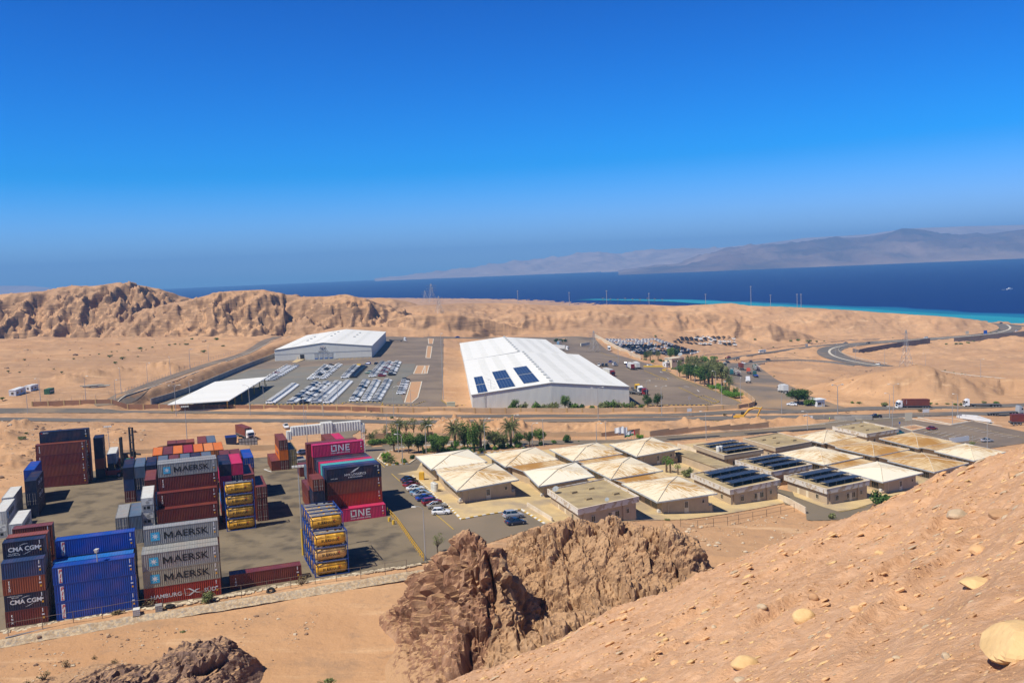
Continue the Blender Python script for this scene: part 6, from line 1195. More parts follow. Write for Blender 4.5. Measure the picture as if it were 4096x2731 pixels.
def car_meshes(kind):
    L, W, Hh, xs, zs, cab = KIND[kind]; h = L / 2; w_ = W / 2; b = MB()
    st = [(-h, .42, zs * .86, .82), (-h + .1, .26, zs * .97, .95), (-h + .5, .2, zs, 1), (-.3, .18, zs, 1), (h - 1.4, .18, zs * .98, 1), (h - .5, .2, zs * .83, .97), (h - .12, .26, zs * .72, .88), (h, .42, zs * .62, .72)]
    i0 = len(b.v)
    for x, z0, z1, k in st: b.v += [(x, -w_ * k * .92, z0), (x, -w_ * k, z0 + (z1 - z0) * .45), (x, -w_ * k * .97, z0 + (z1 - z0) * .8), (x, -w_ * k * .86, z1), (x, w_ * k * .86, z1), (x, w_ * k * .97, z0 + (z1 - z0) * .8), (x, w_ * k, z0 + (z1 - z0) * .45), (x, w_ * k * .92, z0)]
    for k in range(len(st) - 1):
        for j in range(8): a = i0 + k * 8 + j; c = i0 + k * 8 + (j + 1) % 8; b.f.append((a, c, c + 8, a + 8)); b.m.append(0)
    b.f.append(tuple(range(i0, i0 + 8))); b.m.append(0); b.f.append(tuple(reversed(range(i0 + 56, i0 + 64)))); b.m.append(0)
    x0, x1, x2, x3 = cab; t = .72 * w_; bb = .84 * w_
    b.tap(x1 + .02, -t, x2 - .02, t, Hh - .05, x1 + .16, -t * .86, x2 - .2, t * .86, Hh)           # roof
    for s in (1, -1):
        for xa, xb in ((x0 + .06, x1 + .06), (x3 - .04, x2 - .06)): b.tube([(xa, s * bb * 1.0, zs - .02), (xb, s * t, Hh - .03)], .035, 4)
        xm = (x1 + x2) / 2 - .1; b.tube([(xm, s * bb * 1.005, zs - .02), (xm, s * t * 1.01, Hh - .03)], .045, 4)
        b.box(x3 - .55 , s * (w_ + .09) - .07, zs - .02, x3 - .4, s * (w_ + .09) + .07, zs + .13)
    if kind == 'pickup':
        b.box(-h + .06, -w_ + .02, zs, x0 - .02, -w_ + .1, zs + .16); b.box(-h + .06, w_ - .1, zs, x0 - .02, w_ - .02, zs + .16); b.box(-h + .02, -w_ + .1, zs, -h + .1, w_ - .1, zs + .16)
    g = MB(); g.tap(x0 + .03, -bb, x3, bb, zs - .03, x1 + .03, -t * .98, x2 - .04, t * .98, Hh - .045)
    hl = MB(); hl.box(h - .32, w_ * .48, zs * .55, h - .02, w_ * .86, zs * .68); tl = MB(); tl.box(-h - .015, w_ * .5, zs * .68, -h + .2, w_ * .9, zs * .86)
    bed = MB()
    if kind == 'pickup': bed.box(-h + .12, -w_ + .12, zs + .004, x0 - .05, w_ - .12, zs + .02)
    whl = MB(); whl.cyl((0, -.11, 0), (0, .11, 0), .33, 14); rim = MB(); rim.cyl((0, -.125, 0), (0, .125, 0), .2, 10)
    return dict(body=b.mesh('body', [None]), glass=g.mesh('windows', M_cglass), hl=hl.mesh('headlight', M_hl), tl=tl.mesh('tail_light', M_tl), tyre=whl.mesh('wheel', M_tyre), rim=rim.mesh('rim', M_rim), bed=bed.mesh('load_bed', M_dkpl) if bed.f else None, L=L, W=W, raw=(b, g, hl, tl, bed))
CMS = {}
def carm(kind):
    if kind not in CMS: CMS[kind] = car_meshes(kind)
    return CMS[kind]
def setup(o, p, ang, pitchv=None):
    o.location = p; o.rotation_euler = (0, 0, ang)
    return o
def ground_tilt(o, L=4.0):
    p = o.location; a = o.rotation_euler.z; d = 1.5; za = S(p.x + math.cos(a) * d, p.y + math.sin(a) * d); zb = S(p.x - math.cos(a) * d, p.y - math.sin(a) * d); o.rotation_euler.y = -math.atan2(za - zb, 2 * d)
def car(kind, col, c, p, q, label, group=None, off=.1):
    """p -> q : ground points under the tail and the nose"""
    A, B = at(c, *p), at(c, *q); m = carm(kind); mid = (A + B) / 2; ang = math.atan2(B.y - A.y, B.x - A.x); z = S(mid.x, mid.y) + off
    t = thing('car' if kind not in ('pickup', 'van') else kind + ('_truck' if kind == 'pickup' else ''), label, {'pickup': 'pickup', 'van': 'van'}.get(kind, 'car'), (mid.x, mid.y, z), ang, group); ground_tilt(t)
    obj('body', m['body'], t, m=CPM[col]); obj('windows', m['glass'], t)
    if m['bed']: obj('load_bed', m['bed'], t)
    for s in (0, 1):
        o = obj('headlight', m['hl'], t); o2 = obj('tail_light', m['tl'], t)
        if s: o.scale.y = o2.scale.y = -1
    for x in (-m['L'] * .29, m['L'] * .30):
        for s in (-1, 1): wl = obj('wheel', m['tyre'], t, (x, s * (m['W'] / 2 - .1), .33)); obj('rim', m['rim'], wl)
    return t
NEARC = [('sedan', 'navy', (20, 752), (195, 716), 'black saloon at the far end of the row by the yellow generator'), ('sedan', 'black', (40, 785), (230, 748), 'dark blue black saloon, second in the row by the yellow generator'), ('sedan', 'red', (40, 828), (258, 786), 'dark red saloon parked between a black and a white saloon'), ('sedan', 'white', (85, 868), (318, 842), 'white saloon in the middle of the kerbside row'), ('sedan', 'lightblue', (140, 922), (358, 888), 'light blue saloon next to the white saloon'), ('sedan', 'silver', (196, 945), (390, 915), 'silver saloon squeezed between the light blue and the deep blue cars'), ('sedan', 'blue', (210, 1000), (450, 960), 'deep blue saloon in the kerbside row'), ('suv', 'red', (305, 1058), (530, 1020), 'dark red hatchback SUV in the kerbside row'), ('sedan', 'beige', (362, 1095), (605, 1070), 'beige grey saloon next to the white hatchback'), ('hatch', 'white', (420, 1170), (655, 1158), 'white hatchback at the near end of the kerbside row')]
for k, c_, p, q, lab in NEARC: car(k, c_, 'r1', p, q, lab, 'cars parked along the kerb')
car('suv', 'silver', 'r1', (1358, 1225), (1600, 1200), 'silver SUV beside the dark saloon in the empty lot'); car('sedan', 'navy', 'r1', (1370, 1315), (1650, 1280), 'dark blue saloon beside the silver SUV in the empty lot')
for k, c_, cr, p, q, lab in [('sedan', 'silver', 'c5', (745, 495), (608, 520), 'grey saloon parked behind the stacked containers near the gate'), ('pickup', 'white', 'c5', (450, 150), (495, 190), 'white pickup facing the camera on the sand by the gate'), ('pickup', 'white', 'w3', (1900, 1165), (1775, 1168), 'white pickup on the near carriageway beside the digger'), ('pickup', 'black', 'w4', (668, 1305), (518, 1302), 'dark pickup on the sand verge with a worker beside it'),
  ('sedan', 'red', 'r4', (1330, 316), (1440, 308), 'dark red saloon alone at the top of the car park'), ('sedan', 'silver', 'r4', (1905, 442), (2022, 436), 'grey saloon alone at the bottom of the car park'), ('suv', 'teal', 'r4', (1000, 364), (1075, 356), 'blue green car half hidden behind the flat roof'),
  ('sedan', 'black', 'w3', (1210, 495), (1158, 498), 'black saloon on the lower ramp beside the rail'), ('sedan', 'black', 'w3', (1355, 473), (1422, 470), 'black saloon driving up the lower ramp'), ('hatch', 'white', 'w3', (1078, 512), (1115, 515), 'small white car at the mouth of the lower ramp'), ('suv', 'black', 'w3', (892, 506), (938, 506), 'black car near the flatbed trailers'), ('sedan', 'teal', 'w3', (640, 514), (580, 514), 'dark green car parked below the sandbank bush'), ('suv', 'grey', 'w3', (665, 514), (716, 512), 'dark grey SUV next to the dark green car'), ('sedan', 'grey', 'w3', (740, 507), (780, 503), 'grey car parked nose to tail with a red car'), ('sedan', 'red', 'w3', (776, 496), (816, 492), 'small red car behind the red flatbed'), ('suv', 'black', 'w3', (912, 448), (950, 442), 'black car behind the red flatbed trailer'), ('suv', 'grey', 'w3', (1015, 462), (1055, 456), 'dark car behind the black flatbed trailer'), ('sedan', 'lightblue', 'w3', (1022, 538), (1068, 534), 'pale blue car beside the brown container lorry'), ('sedan', 'white', 'w3', (1707, 1007), (1627, 1003), 'white saloon parked by the big acacia'), ('sedan', 'grey', 'w3', (890, 732), (955, 734), 'dark grey saloon behind the palm garden'),
  ('suv', 'grey', 'w4', (652, 682), (588, 680), 'grey SUV on the coast road beside the pale parapet'), ('sedan', 'grey', 'w4', (262, 422), (225, 422), 'small dark car on the upper bend of the coast road'), ('suv', 'black', 'w4', (530, 426), (488, 428), 'black car at the parapet end on the coast road'), ('van', 'white', 'w4', (1216, 362), (1168, 364), 'white van on the coast road below the hill'), ('suv', 'navy', 'w4', (2060, 190), (2106, 190), 'dark car on the coast road by the turquoise water'), ('van', 'white', 'w4', (2250, 288), (2282, 284), 'small white van on the far right bend'),
  ('sedan', 'blue', 'k1', (718, 388), (815, 372), 'blue car in the small row beside the warehouse lot'), ('sedan', 'grey', 'k1', (752, 402), (845, 388), 'grey car next to the blue car in the warehouse lot'), ('van', 'white', 'k1', (780, 416), (872, 404), 'white van in the small row of the warehouse lot'), ('sedan', 'silver', 'k1', (795, 434), (886, 430), 'silver car at the near end of the warehouse lot row'), ('pickup', 'white', 'k1', (600, 425), (585, 442), 'white pickup facing the camera beside the warehouse roof'), ('suv', 'black', 'k1', (655, 428), (642, 444), 'black SUV facing the camera in the warehouse lot'), ('suv', 'black', 'k1', (708, 428), (698, 444), 'black car at the right end of the nose out pair'), ('sedan', 'white', 'k1', (1325, 432), (1402, 434), 'white saloon beside the yellow barriers'), ('hatch', 'blue', 'w1', (1882, 443), (1843, 443), 'dark blue car alone before the logo warehouse'), ('hatch', 'black', 'w1', (1916, 446), (1968, 444), 'black car at the end of the logo warehouse front'), ('suv', 'green', 'w1', (1900, 523), (1840, 523), 'dark green SUV alone between the car rows'), ('sedan', 'blue', 'w2', (326, 166), (282, 167), 'small blue car on the ring road behind the warehouse'), ('sedan', 'black', 'w1', (985, 650), (915, 652), 'black car under the end of the white canopy'), ('suv', 'black', 'k1', (975, 412), (1035, 400), 'dark car ahead of the blue cab trailer')]: car(k, c_, cr, p, q, lab)
# new vehicles in their rows: one light mesh each
def far_mesh(kind):
    m = carm(kind); v = MB()
    for mb_, mi in zip(m['raw'], (0, 1, 1, 2, 2)):
        i = len(v.v); v.v += mb_.v; v.f += [tuple(i + k for k in f) for f in mb_.f]; v.m += [mi] * len(mb_.f)
    for x in (-m['L'] * .29, m['L'] * .30):
        for s in (-1, 1): v.cyl((x, s * (m['W'] / 2 - .2), .33), (x, s * (m['W'] / 2), .33), .33, 8, 2)
    return v.mesh('car', [None, M_cglass, M_tyre])
FM = {k: far_mesh(k) for k in ('sedan', 'suv', 'hatch', 'pickup')}
def newcar(kind, col, x, y, ang, label, cat, group, off=.16):
    o = obj('parked_car' if kind != 'pickup' else 'pickup_truck', FM[kind], None, (x, y, S(x, y) + off), ang); o.material_slots[0].link = 'OBJECT'; o.material_slots[0].material = CPF[col]; return tag(o, label, cat, group)
rc = random.Random(11)
ROWS = [((1035, 782), (1240, 630), 21, 'suv', 'w', 'leftmost white row of the vehicle compound'), ((1215, 782), (1428, 615), 21, 'suv', 'wwgdd', 'row of mixed cars next to the leftmost white row'), ((1320, 780), (1518, 612), 21, 'suv', 'wwgd', 'third front row of the vehicle compound'), ((1422, 778), (1610, 608), 21, 'suv', 'wwg', 'fourth front row of the vehicle compound'), ((1522, 778), (1702, 603), 21, 'suv', 'w', 'white front row left of the wide aisle'), ((1745, 762), (1852, 596), 18, 'suv', 'wgd', 'first row right of the wide aisle'), ((1845, 762), (1940, 596), 18, 'suv', 'wwg', 'second row right of the wide aisle'), ((1937, 762), (2038, 592), 18, 'suv', 'wg', 'third row right of the wide aisle'), ((2148, 700), (2190, 585), 9, 'suv', 'wwgd', 'short row beside the orange planting bed'),
  ((985, 586), (1170, 468), 12, 'pickup', 'wwwr', 'left pickup row behind the canopy'), ((1040, 584), (1242, 464), 12, 'pickup', 'wwg', 'right pickup row behind the canopy'), ((1378, 574), (1505, 462), 11, 'sedan', 'wwg', 'left back row before the loading docks'), ((1430, 560), (1552, 458), 10, 'sedan', 'wdr', 'middle back row before the loading docks'), ((1480, 570), (1618, 454), 12, 'sedan', 'wwg', 'right back row before the loading docks'), ((1668, 562), (1762, 468), 11, 'suv', 'rwg', 'silver back row right of the docks'), ((1742, 560), (1832, 472), 11, 'suv', 'd', 'black back row right of the docks'), ((1905, 552), (1998, 436), 14, 'suv', 'wg', 'left row of the back right block'), ((1985, 550), (2058, 436), 14, 'suv', 'gwr', 'middle row of the back right block'), ((2070, 540), (2122, 434), 14, 'suv', 'dwww', 'right row of the back right block')]
CMAP = dict(w='white', g='silver', d='black', r='red'); CW = dict(w='white', g='silver', d='dark', r='red')
for p, q, n, k, cs, lab in ROWS:
    A, B = at('w1', *p), at('w1', *q)
    for i in range(n):
        r = A.lerp(B, i / (n - 1)); ch = cs[0] if (i == 0 and cs[0] in 'rd') else rc.choice(cs)
        if ch == 'r' and rc.random() < .6: ch = 'w'
        newcar(k if k != 'sedan' or rc.random() < .7 else 'hatch', CMAP[ch], r.x, r.y, math.radians(6) + (math.pi if k == 'pickup' else 0) + rc.uniform(-.03, .03), 'new %s %s in the %s' % (CW[ch], 'pickup' if k == 'pickup' else 'car', lab), 'pickup' if k == 'pickup' else 'car', 'new vehicles in the ' + lab)
TL, TR, BR, BL = at('w2', 1695, 190), at('w2', 2190, 186), at('w3', 590, 378), at('w2', 2025, 325)
for j in range(14):
    n = 16
    for i in range(n):
        if rc.random() < .04: continue
        s, t = (i + rc.uniform(-.12, .12) + .5) / n, j / 13; r = (BL.lerp(BR, s)).lerp(TL.lerp(TR, s), t); ch = 'w' if (t > .72 or (t > .1 and rc.random() < .28) or (j == 0 and i > 12)) else 'd'
        newcar('pickup', CMAP[ch], r.x, r.y, math.atan2(BR.y - BL.y, BR.x - BL.x) + math.pi + rc.uniform(-.06, .06), 'new %s pickup in the packed block of the far sand lot' % CW[ch], 'pickup', 'new pickups in the packed block')
for j in range(7):
    a, b = [(300, 262), (640, 300), (480, 285), (330, 240), (380, 225), (370, 214), (560, 206)][j], [(440, 275), (1000, 298), (990, 285), (985, 262), (970, 245), (985, 228), (985, 208)][j]
    A, B = at('w3', *a), at('w3', *b); n = max(3, int((b[0] - a[0]) / 48))
    for i in range(n):
        r = A.lerp(B, i / max(1, n - 1)); ch = 'w' if rc.random() < .3 else 'd'; newcar('pickup', CMAP[ch], r.x, r.y, math.radians(-60) + rc.uniform(-.1, .1), 'new %s pickup in the looser block at the back of the sand lot' % CW[ch], 'pickup', 'new pickups in the looser block')
# lorries
TW = MB(); TW.cyl((0, -.15, 0), (0, .15, 0), .5, 14); TWm = TW.mesh('wheel', M_tyre); TR_ = MB(); TR_.cyl((0, -.165, 0), (0, .165, 0), .27, 10); TRm = TR_.mesh('rim', flat('truck_rim', (.35, .35, .34), .5, .4))
def wheels(t, xs, w_=1.05):
    for x in xs:
        for s in (-1, 1): o = obj('wheel', TWm, t, (x, s * w_, .5)); obj('rim', TRm, o)
def cabm():
    b = MB(); b.tap(-2.1, -1.24, 0, 1.24, .75, -2.1, -1.24, -.05, 1.24, 1.9); b.tap(-2.1, -1.24, -.05, 1.24, 1.9, -2.05, -1.18, -.3, 1.18, 3.0); b.tap(-2.05, -1.15, -.35, 1.15, 3.0, -2.0, -1.1, -1.2, 1.1, 3.65); b.box(-.05, -1.22, .35, .08, 1.22, .8)
    g = MB(); g.hexa([(-.055, -1.05, 1.95), (.0, -1.05, 1.95), (.0, 1.05, 1.95), (-.055, 1.05, 1.95), (-.27, -1.02, 2.8), (-.22, -1.02, 2.8), (-.22, 1.02, 2.8), (-.27, 1.02, 2.8)])
    for s in (-1, 1): g.box(-1.1, s * 1.235 - .02, 1.95, -.3, s * 1.235 + .02, 2.7)
    gr = MB(); gr.box(.002, -.8, 1.0, .03, .8, 1.75); 
    for s in (-1, 1): gr.box(.0, s * 1.45 - .1, 1.9, .15, s * 1.45 + .1, 2.6)
    return b.mesh('cab', [None]), g.mesh('windscreen', M_cglass), gr.mesh('grille', M_dkpl)
CABM = cabm()
def lorry(c, rear, front, L, col, load, label, name='lorry', anchor='front', lcol=None, spec=None, cab=True, loads=None):
    A, B = at(c, *rear), at(c, *front); ang = math.atan2(B.y - A.y, B.x - A.x); d = Vector((math.cos(ang), math.sin(ang), 0)); F = B if anchor == 'front' else A + d * L; z = S(F.x - d.x * L / 2, F.y - d.y * L / 2) + .1
    t = thing(name, label, 'lorry' if cab else 'trailer', (F.x, F.y, z), ang); ground_tilt(t)
    ch = MB(); ch.box(-L if load or not cab else -5.8, -.45, .75, -.2 if cab else 0, .45, .98); part0 = obj('chassis', ch.mesh('chassis', M_chas), t)
    if cab:
        cb = obj('cab', CABM[0], t, m=CPM[col]); obj('windscreen', CABM[1], cb); obj('grille', CABM[2], cb); wheels(t, (-1.3, -4.4) if load else (-1.3, -4.2, -5.5))
    x1 = -3.0 if cab else 0; x0 = -L
    if load in ('flat', 'cont'):
        m = MB(); m.box(x0, -1.24, 1.1, x1, 1.24, 1.32); m.box(x0, -1.2, .8, x0 + .2, 1.2, 1.1); obj('trailer_bed', m.mesh('trailer_bed', flat('trailer_' + (lcol or 'grey'), CP_[lcol] if lcol else (.12, .12, .12), .7)), t); wheels(t, (x0 + 1.2, x0 + 2.5, x0 + 3.8))
    if load == 'box':
        m = MB(); m.box(x0, -1.27, 1.15, x1, 1.27, 4.0); bo = obj('trailer_box', m.mesh('trailer_box', mat('trailer_white', (.66, .66, .63), .5, c2=(.55, .55, .52), scale=.5)), t); q = MB(); q.box(x0 - .04, -1.25, 1.2, x0 - .005, 1.25, 3.95); obj('rear_doors', q.mesh('rear_doors', flat('doors_' + (lcol or 'pale'), CP_[lcol] if lcol else (.6, .6, .57), .5)), bo); wheels(t, (x0 + 1.2, x0 + 2.5, x0 + 3.8))
    if load == 'carrier':
        m = MB()
        for s in (-1, 1):
            for z0, z1 in ((1.0, 1.0), (2.3, 2.3), (3.9, 3.6)): m.tube([(x1, s * 1.2, z0), (x0, s * 1.2, z1 if z0 < 3 else 2.9)], .08, 4)
            for k in range(9): x = x1 + (x0 - x1) * k / 8; m.tube([(x, s * 1.2, 1.0), (x, s * 1.2, 3.9 - 1.0 * k / 8)], .07, 4)
        obj('car_rack', m.mesh('car_rack', flat('rack_white', (.62, .62, .58), .5)), t); m = MB(); m.box(x0 - 1.5, -1.2, .85, x1, 1.2, 1.0); m.hexa([(x0, -1.1, 2.2), (x1, -1.1, 2.3), (x1, 1.1, 2.3), (x0, 1.1, 2.2), (x0, -1.1, 2.28), (x1, -1.1, 2.38), (x1, 1.1, 2.38), (x0, 1.1, 2.28)]); obj('loading_deck', m.mesh('loading_deck', flat('deck_maroon', (.08, .025, .025), .8)), t); wheels(t, (x0 + 2, x0 + 3.2))
    if load == 'tarp':
        m = MB(); m.box(x0, -1.25, 1.1, x1, 1.25, 3.1); m.hexa([(x0, -1.25, 3.103), (x1, -1.25, 3.103), (x1, 1.25, 3.103), (x0, 1.25, 3.103), (x0, -.5, 3.8), (x1, -.5, 3.8), (x1, .5, 3.8), (x0, .5, 3.8)]); bo = obj('canvas_cover', m.mesh('canvas_cover', flat('canvas_grey', (.30, .31, .28), .9)), t); q = MB(); q.box(x0 - .03, -1.0, 1.3, x0 - .004, 1.0, 3.0); obj('rear_opening', q.mesh('rear_opening', M_dkpl), bo); wheels(t, (x0 + 1.2, x0 + 2.5))
    if load == 'cont':
        k = spec; Lc = 12.19 if L > 13 else 6.06; ms = cmesh(Lc, 2.896); ct = thing('shipping_container', loads, 'container', (F.x - d.x * (3.0 + Lc), F.y - d.y * (3.0 + Lc), z + 1.33), ang, 'containers carried on lorries'); y = Wd / 2; n_ = Vector((-d.y, d.x, 0)); ct.location -= n_ * y; ct.rotation_euler.y = t.rotation_euler.y; ct.location.z += math.tan(t.rotation_euler.y) * (3 + Lc); m_ = paint(C[k[1]]); md = paint(tuple(v * .85 for v in C[k[1]]))
        obj('body', ms[0], ct, m=m_); obj('frame', ms[1], ct, m=md); o = obj('door', ms[2], ct, m=m_); obj('lock_rods', ms[3], o, m=M_rod)
        if k[2]: deco(ct, k[2], Lc, 2.896)
    return t
lorry('c3', (1745, 262), (1915, 335), 15.6, 'white', 'cont', 'white cab lorry with a brown container on the sand behind the yard', spec=br, loads='brown container on the white cab lorry behind the yard')
lorry('w4', (1222, 1178), (845, 1182), 15.8, 'white', 'cont', 'white lorry carrying a red container on the highway by the grey cabinet', spec=('', 'brown', 'triton_e'), loads='red brown container on the highway lorry by the grey cabinet')
lorry('w4', (2008, 1168), (1640, 1170), 16, 'white', 'flat', 'white cab lorry with an empty flatbed on the highway'); lorry('w4', (1935, 1282), (2325, 1262), 16, 'silver', 'flat', 'pale cab lorry with an empty skeletal trailer at the right edge')
lorry('w4', (2178, 1388), (2560, 1390), 15.8, 'white', 'cont', 'container trailer cut by the right edge near the car park', anchor='rear', spec=rd, loads='dark red container on the trailer cut by the right edge')
lorry('s1', (165, 560), (345, 660), 15.5, 'pink', 'cont', 'pink cab lorry with a red container behind the palm garden', spec=('', 'rust', None), loads='red container on the pink cab lorry behind the palm garden')
lorry('s1', (850, 665), (500, 560), 17, 'teal', 'carrier', 'empty car carrier with teal cab in the truck stop'); lorry('s1', (640, 640), (490, 590), 6.5, 'teal', None, 'teal tractor unit beside the teal car carrier')
lorry('s1', (890, 545), (690, 440), 15.5, 'silver', 'cont', 'silver cab lorry with a brown container in the truck stop', spec=br, loads='brown container on the silver cab lorry in the truck stop')
lorry('s1', (1020, 630), (900, 545), 8.5, 'orange', 'flat', 'orange red cab flatbed behind the brown container lorry'); lorry('s1', (1235, 715), (1045, 625), 9.5, 'green', 'flat', 'green cab lorry with a bright blue flatbed', lcol='blue')
lorry('s1', (1365, 590), (1040, 460), 17, 'green', 'carrier', 'empty car carrier with green cab parked on the sand edge'); lorry('s1', (1040, 830), (885, 775), 6.5, 'white', None, 'white tractor unit without a trailer in the truck stop')
lorry('s1', (1835, 1040), (1650, 980), 8.6, 'white', 'box', 'grey box lorry near the kiosk'); lorry('s1', (395, 440), (345, 400), 7.5, 'grey', 'tarp', 'canvas covered lorry seen from behind in the truck stop')
lorry('s1', (275, 235), (450, 195), 12, 'red', 'flat', 'flatbed trailer with red headboard on the ramp', cab=False, lcol='red', name='trailer'); lorry('s1', (480, 272), (640, 232), 11, 'black', 'flat', 'black flatbed trailer on the ramp', cab=False, name='trailer')
lorry('k1', (735, 170), (748, 198), 7.5, 'white', 'box', 'white box van driving beside the cream wall'); lorry('k1', (1145, 515), (1035, 455), 14, 'blue', 'box', 'blue cab lorry with white trailer and red rear doors', lcol='red'); lorry('k1', (1240, 508), (1125, 445), 13, 'white', 'box', 'plain white trailer beside the red doored one')
lorry('k1', (690, 560), (810, 595), 14, 'red', 'box', 'red cab lorry at the warehouse side dock'); lorry('w2', (1900, 690), (2085, 712), 13, 'red', 'flat', 'red cab lorry at the near warehouse corner'); lorry('w2', (1930, 660), (2035, 690), 9, 'white', 'flat', 'white cab lorry second from the warehouse corner'); lorry('w2', (1925, 640), (2005, 668), 8, 'yellow', 'flat', 'yellow cab lorry third from the warehouse corner')
lorry('w2', (1245, 285), (1350, 295), 14, 'white', 'box', 'white cab lorry with dark blue box behind the warehouse', lcol='navy'); lorry('w1', (2025, 250), (2192, 252), 15, 'white', 'flat', 'white cab flatbed lorry beside the logo warehouse')
def bus():
    A, B = at('w3', 1355, 380), at('w3', 1282, 384); ang = math.atan2(B.y - A.y, B.x - A.x); t = thing('minibus', 'white minibus on the upper ramp', 'bus', ((A.x + B.x) / 2, (A.y + B.y) / 2, A.z + .15), ang); m = MB(); m.tap(-3.6, -1.1, 3.6, 1.1, .4, -3.6, -1.1, 3.5, 1.1, 1.4); m.tap(-3.6, -1.1, 3.5, 1.1, 1.4, -3.55, -1.0, 3.1, 1.0, 2.7); obj('body', m.mesh('body', CPM['white']), t); g = MB()
    for s in (-1, 1): g.hexa([(-3.3, s * 1.1 - .02, 1.5), (3.1, s * 1.1 - .02, 1.5), (3.1, s * 1.1 + .02, 1.5), (-3.3, s * 1.1 + .02, 1.5), (-3.3, s * 1.03 - .02, 2.3), (3.0, s * 1.03 - .02, 2.3), (3.0, s * 1.03 + .02, 2.3), (-3.3, s * 1.03 + .02, 2.3)])
    g.box(3.3, -.9, 1.5, 3.5, .9, 2.4); obj('windows', g.mesh('windows', M_cglass), t); wheels(t, (-2.2, 2.3), .95)
bus()
A, B = at('w2', 1242, 232), at('w2', 1286, 232); t = thing('bus', 'small bright blue bus behind the warehouse', 'bus', ((A.x + B.x) / 2, (A.y + B.y) / 2, A.z + .15), math.radians(70)); m = MB(); m.tap(-4, -1.2, 4, 1.2, .4, -4, -1.1, 3.9, 1.1, 3.0); obj('body', m.mesh('body', CPM['lightblue']), t); m = MB(); m.box(-3.6, -1.2, 1.6, 3.5, 1.2, 2.4); obj('windows', m.mesh('windows', M_cglass), t); wheels(t, (-2.5, 2.5), 1.0)
# digger
A, B = at('w3', 1005, 1172), at('w3', 1130, 1178); ang = math.atan2(B.y - A.y, B.x - A.x); M_dig = mat('digger_yellow', (.60, .34, .03), .5, c2=(.5, .27, .03), scale=2); t = thing('excavator', 'yellow excavator digging beside the highway', 'excavator', ((A.x + B.x) / 2, (A.y + B.y) / 2, (A.z + B.z) / 2 + .1), ang)
for s in (-1, 1): m = MB(); m.hexa([(-2.0, s * 1.25 - .3, 0), (2.0, s * 1.25 - .3, 0), (2.0, s * 1.25 + .3, 0), (-2.0, s * 1.25 + .3, 0), (-2.4, s * 1.25 - .3, .9), (2.4, s * 1.25 - .3, .9), (2.4, s * 1.25 + .3, .9), (-2.4, s * 1.25 + .3, .9)]); obj('track', m.mesh('track', M_chas), t)
m = MB(); m.tap(-2.9, -1.4, 1.6, 1.4, 1.1, -2.8, -1.35, 1.5, 1.35, 2.1); obj('house', m.mesh('house', M_dig), t); m = MB(); m.tap(-3.3, -1.4, -2.2, 1.4, 1.1, -3.2, -1.3, -2.2, 1.3, 2.2); obj('counterweight', m.mesh('counterweight', flat('counterweight_blue', (.05, .07, .12))), t); m = MB(); m.tap(.0, .3, 1.6, 1.35, 2.1, .1, .35, 1.4, 1.3, 3.2); c = obj('cab', m.mesh('cab', M_dkpl), t); m = MB(); m.box(.2, .28, 2.4, 1.3, .34, 3.0); obj('pane', m.mesh('pane', M_cglass), c)
m = MB(); m.tube([(1.2, -.2, 1.7), (3.4, -.2, 4.3), (5.6, -.2, 5.2), (8.2, -.2, 4.9)], [.35, .45, .35, .25], 4); obj('boom', m.mesh('boom', M_dig), t); m = MB(); m.tube([(8.6, -.2, 5.5), (7.9, -.2, 4.5), (6.6, -.2, 1.4)], [.2, .34, .2], 4); obj('dipper_arm', m.mesh('dipper_arm', M_dig), t); m = MB(); m.hexa([(5.6, -.8, .0), (6.9, -.8, .1), (6.9, .4, .1), (5.6, .4, .0), (6.0, -.8, 1.1), (6.9, -.8, 1.5), (6.9, .4, 1.5), (6.0, .4, 1.1)]); obj('bucket', m.mesh('bucket', M_chas), t); m = MB(); m.tube([(1.6, -.2, 1.9), (4.0, -.2, 4.2)], .1, 5); m.tube([(5.0, -.2, 5.6), (8.3, -.2, 5.3)], .1, 5); obj('hydraulic_ram', m.mesh('hydraulic_ram', M_rim), t)
# two container forklifts in the shade of the stacks
def forklift(x, y, ang, label):
    t = thing('forklift', label, 'forklift', (x, y, S(x, y) + .07), ang, 'container forklifts'); R_ = flat('forklift_red', (.28, .02, .02), .45); m = MB(); m.tap(-3.2, -1.3, 1.8, 1.3, .7, -3.0, -1.2, 1.6, 1.2, 2.0); m.tap(-3.6, -1.3, -2.0, 1.3, .7, -3.4, -1.1, -2.0, 1.1, 2.5); obj('body', m.mesh('body', R_), t); m = MB(); m.tap(-1.6, -.75, .3, .75, 2.0, -1.4, -.65, .0, .65, 3.7); c = obj('cab', m.mesh('cab', M_dkpl), t); m = MB(); m.box(.02, -.6, 2.5, .2, .6, 3.4); obj('pane', m.mesh('pane', M_cglass), c)
    m = MB()
    for s in (-1, 1): m.box(2.0, s * .75 - .16, .3, 2.45, s * .75 + .16, 11.0)
    for z in (2, 4.2, 6.3, 8.5, 10.7): m.box(2.05, -.75, z, 2.35, .75, z + .3)
    m.tube([(2.2, .3, 1), (2.2, .3, 10.5)], .09, 5); m.tube([(2.2, -.3, 1), (2.2, -.3, 10.5)], .09, 5); obj('mast', m.mesh('mast', M_chas), t); m = MB(); m.box(2.5, -3.0, 2.6, 2.9, 3.0, 3.1); m.box(2.5, -1, 1.8, 2.7, 1, 3.6); obj('spreader', m.mesh('spreader', M_dkpl), t)
    for x_, w_, r in ((1.6, 1.45, 1.4), (-2.4, 1.1, 1.0)):
        for s in (-1, 1): o = obj('wheel', TWm, t, (x_, s * w_, .5 * r)); o.scale = (r, r * 1.6, r); obj('rim', TRm, o)
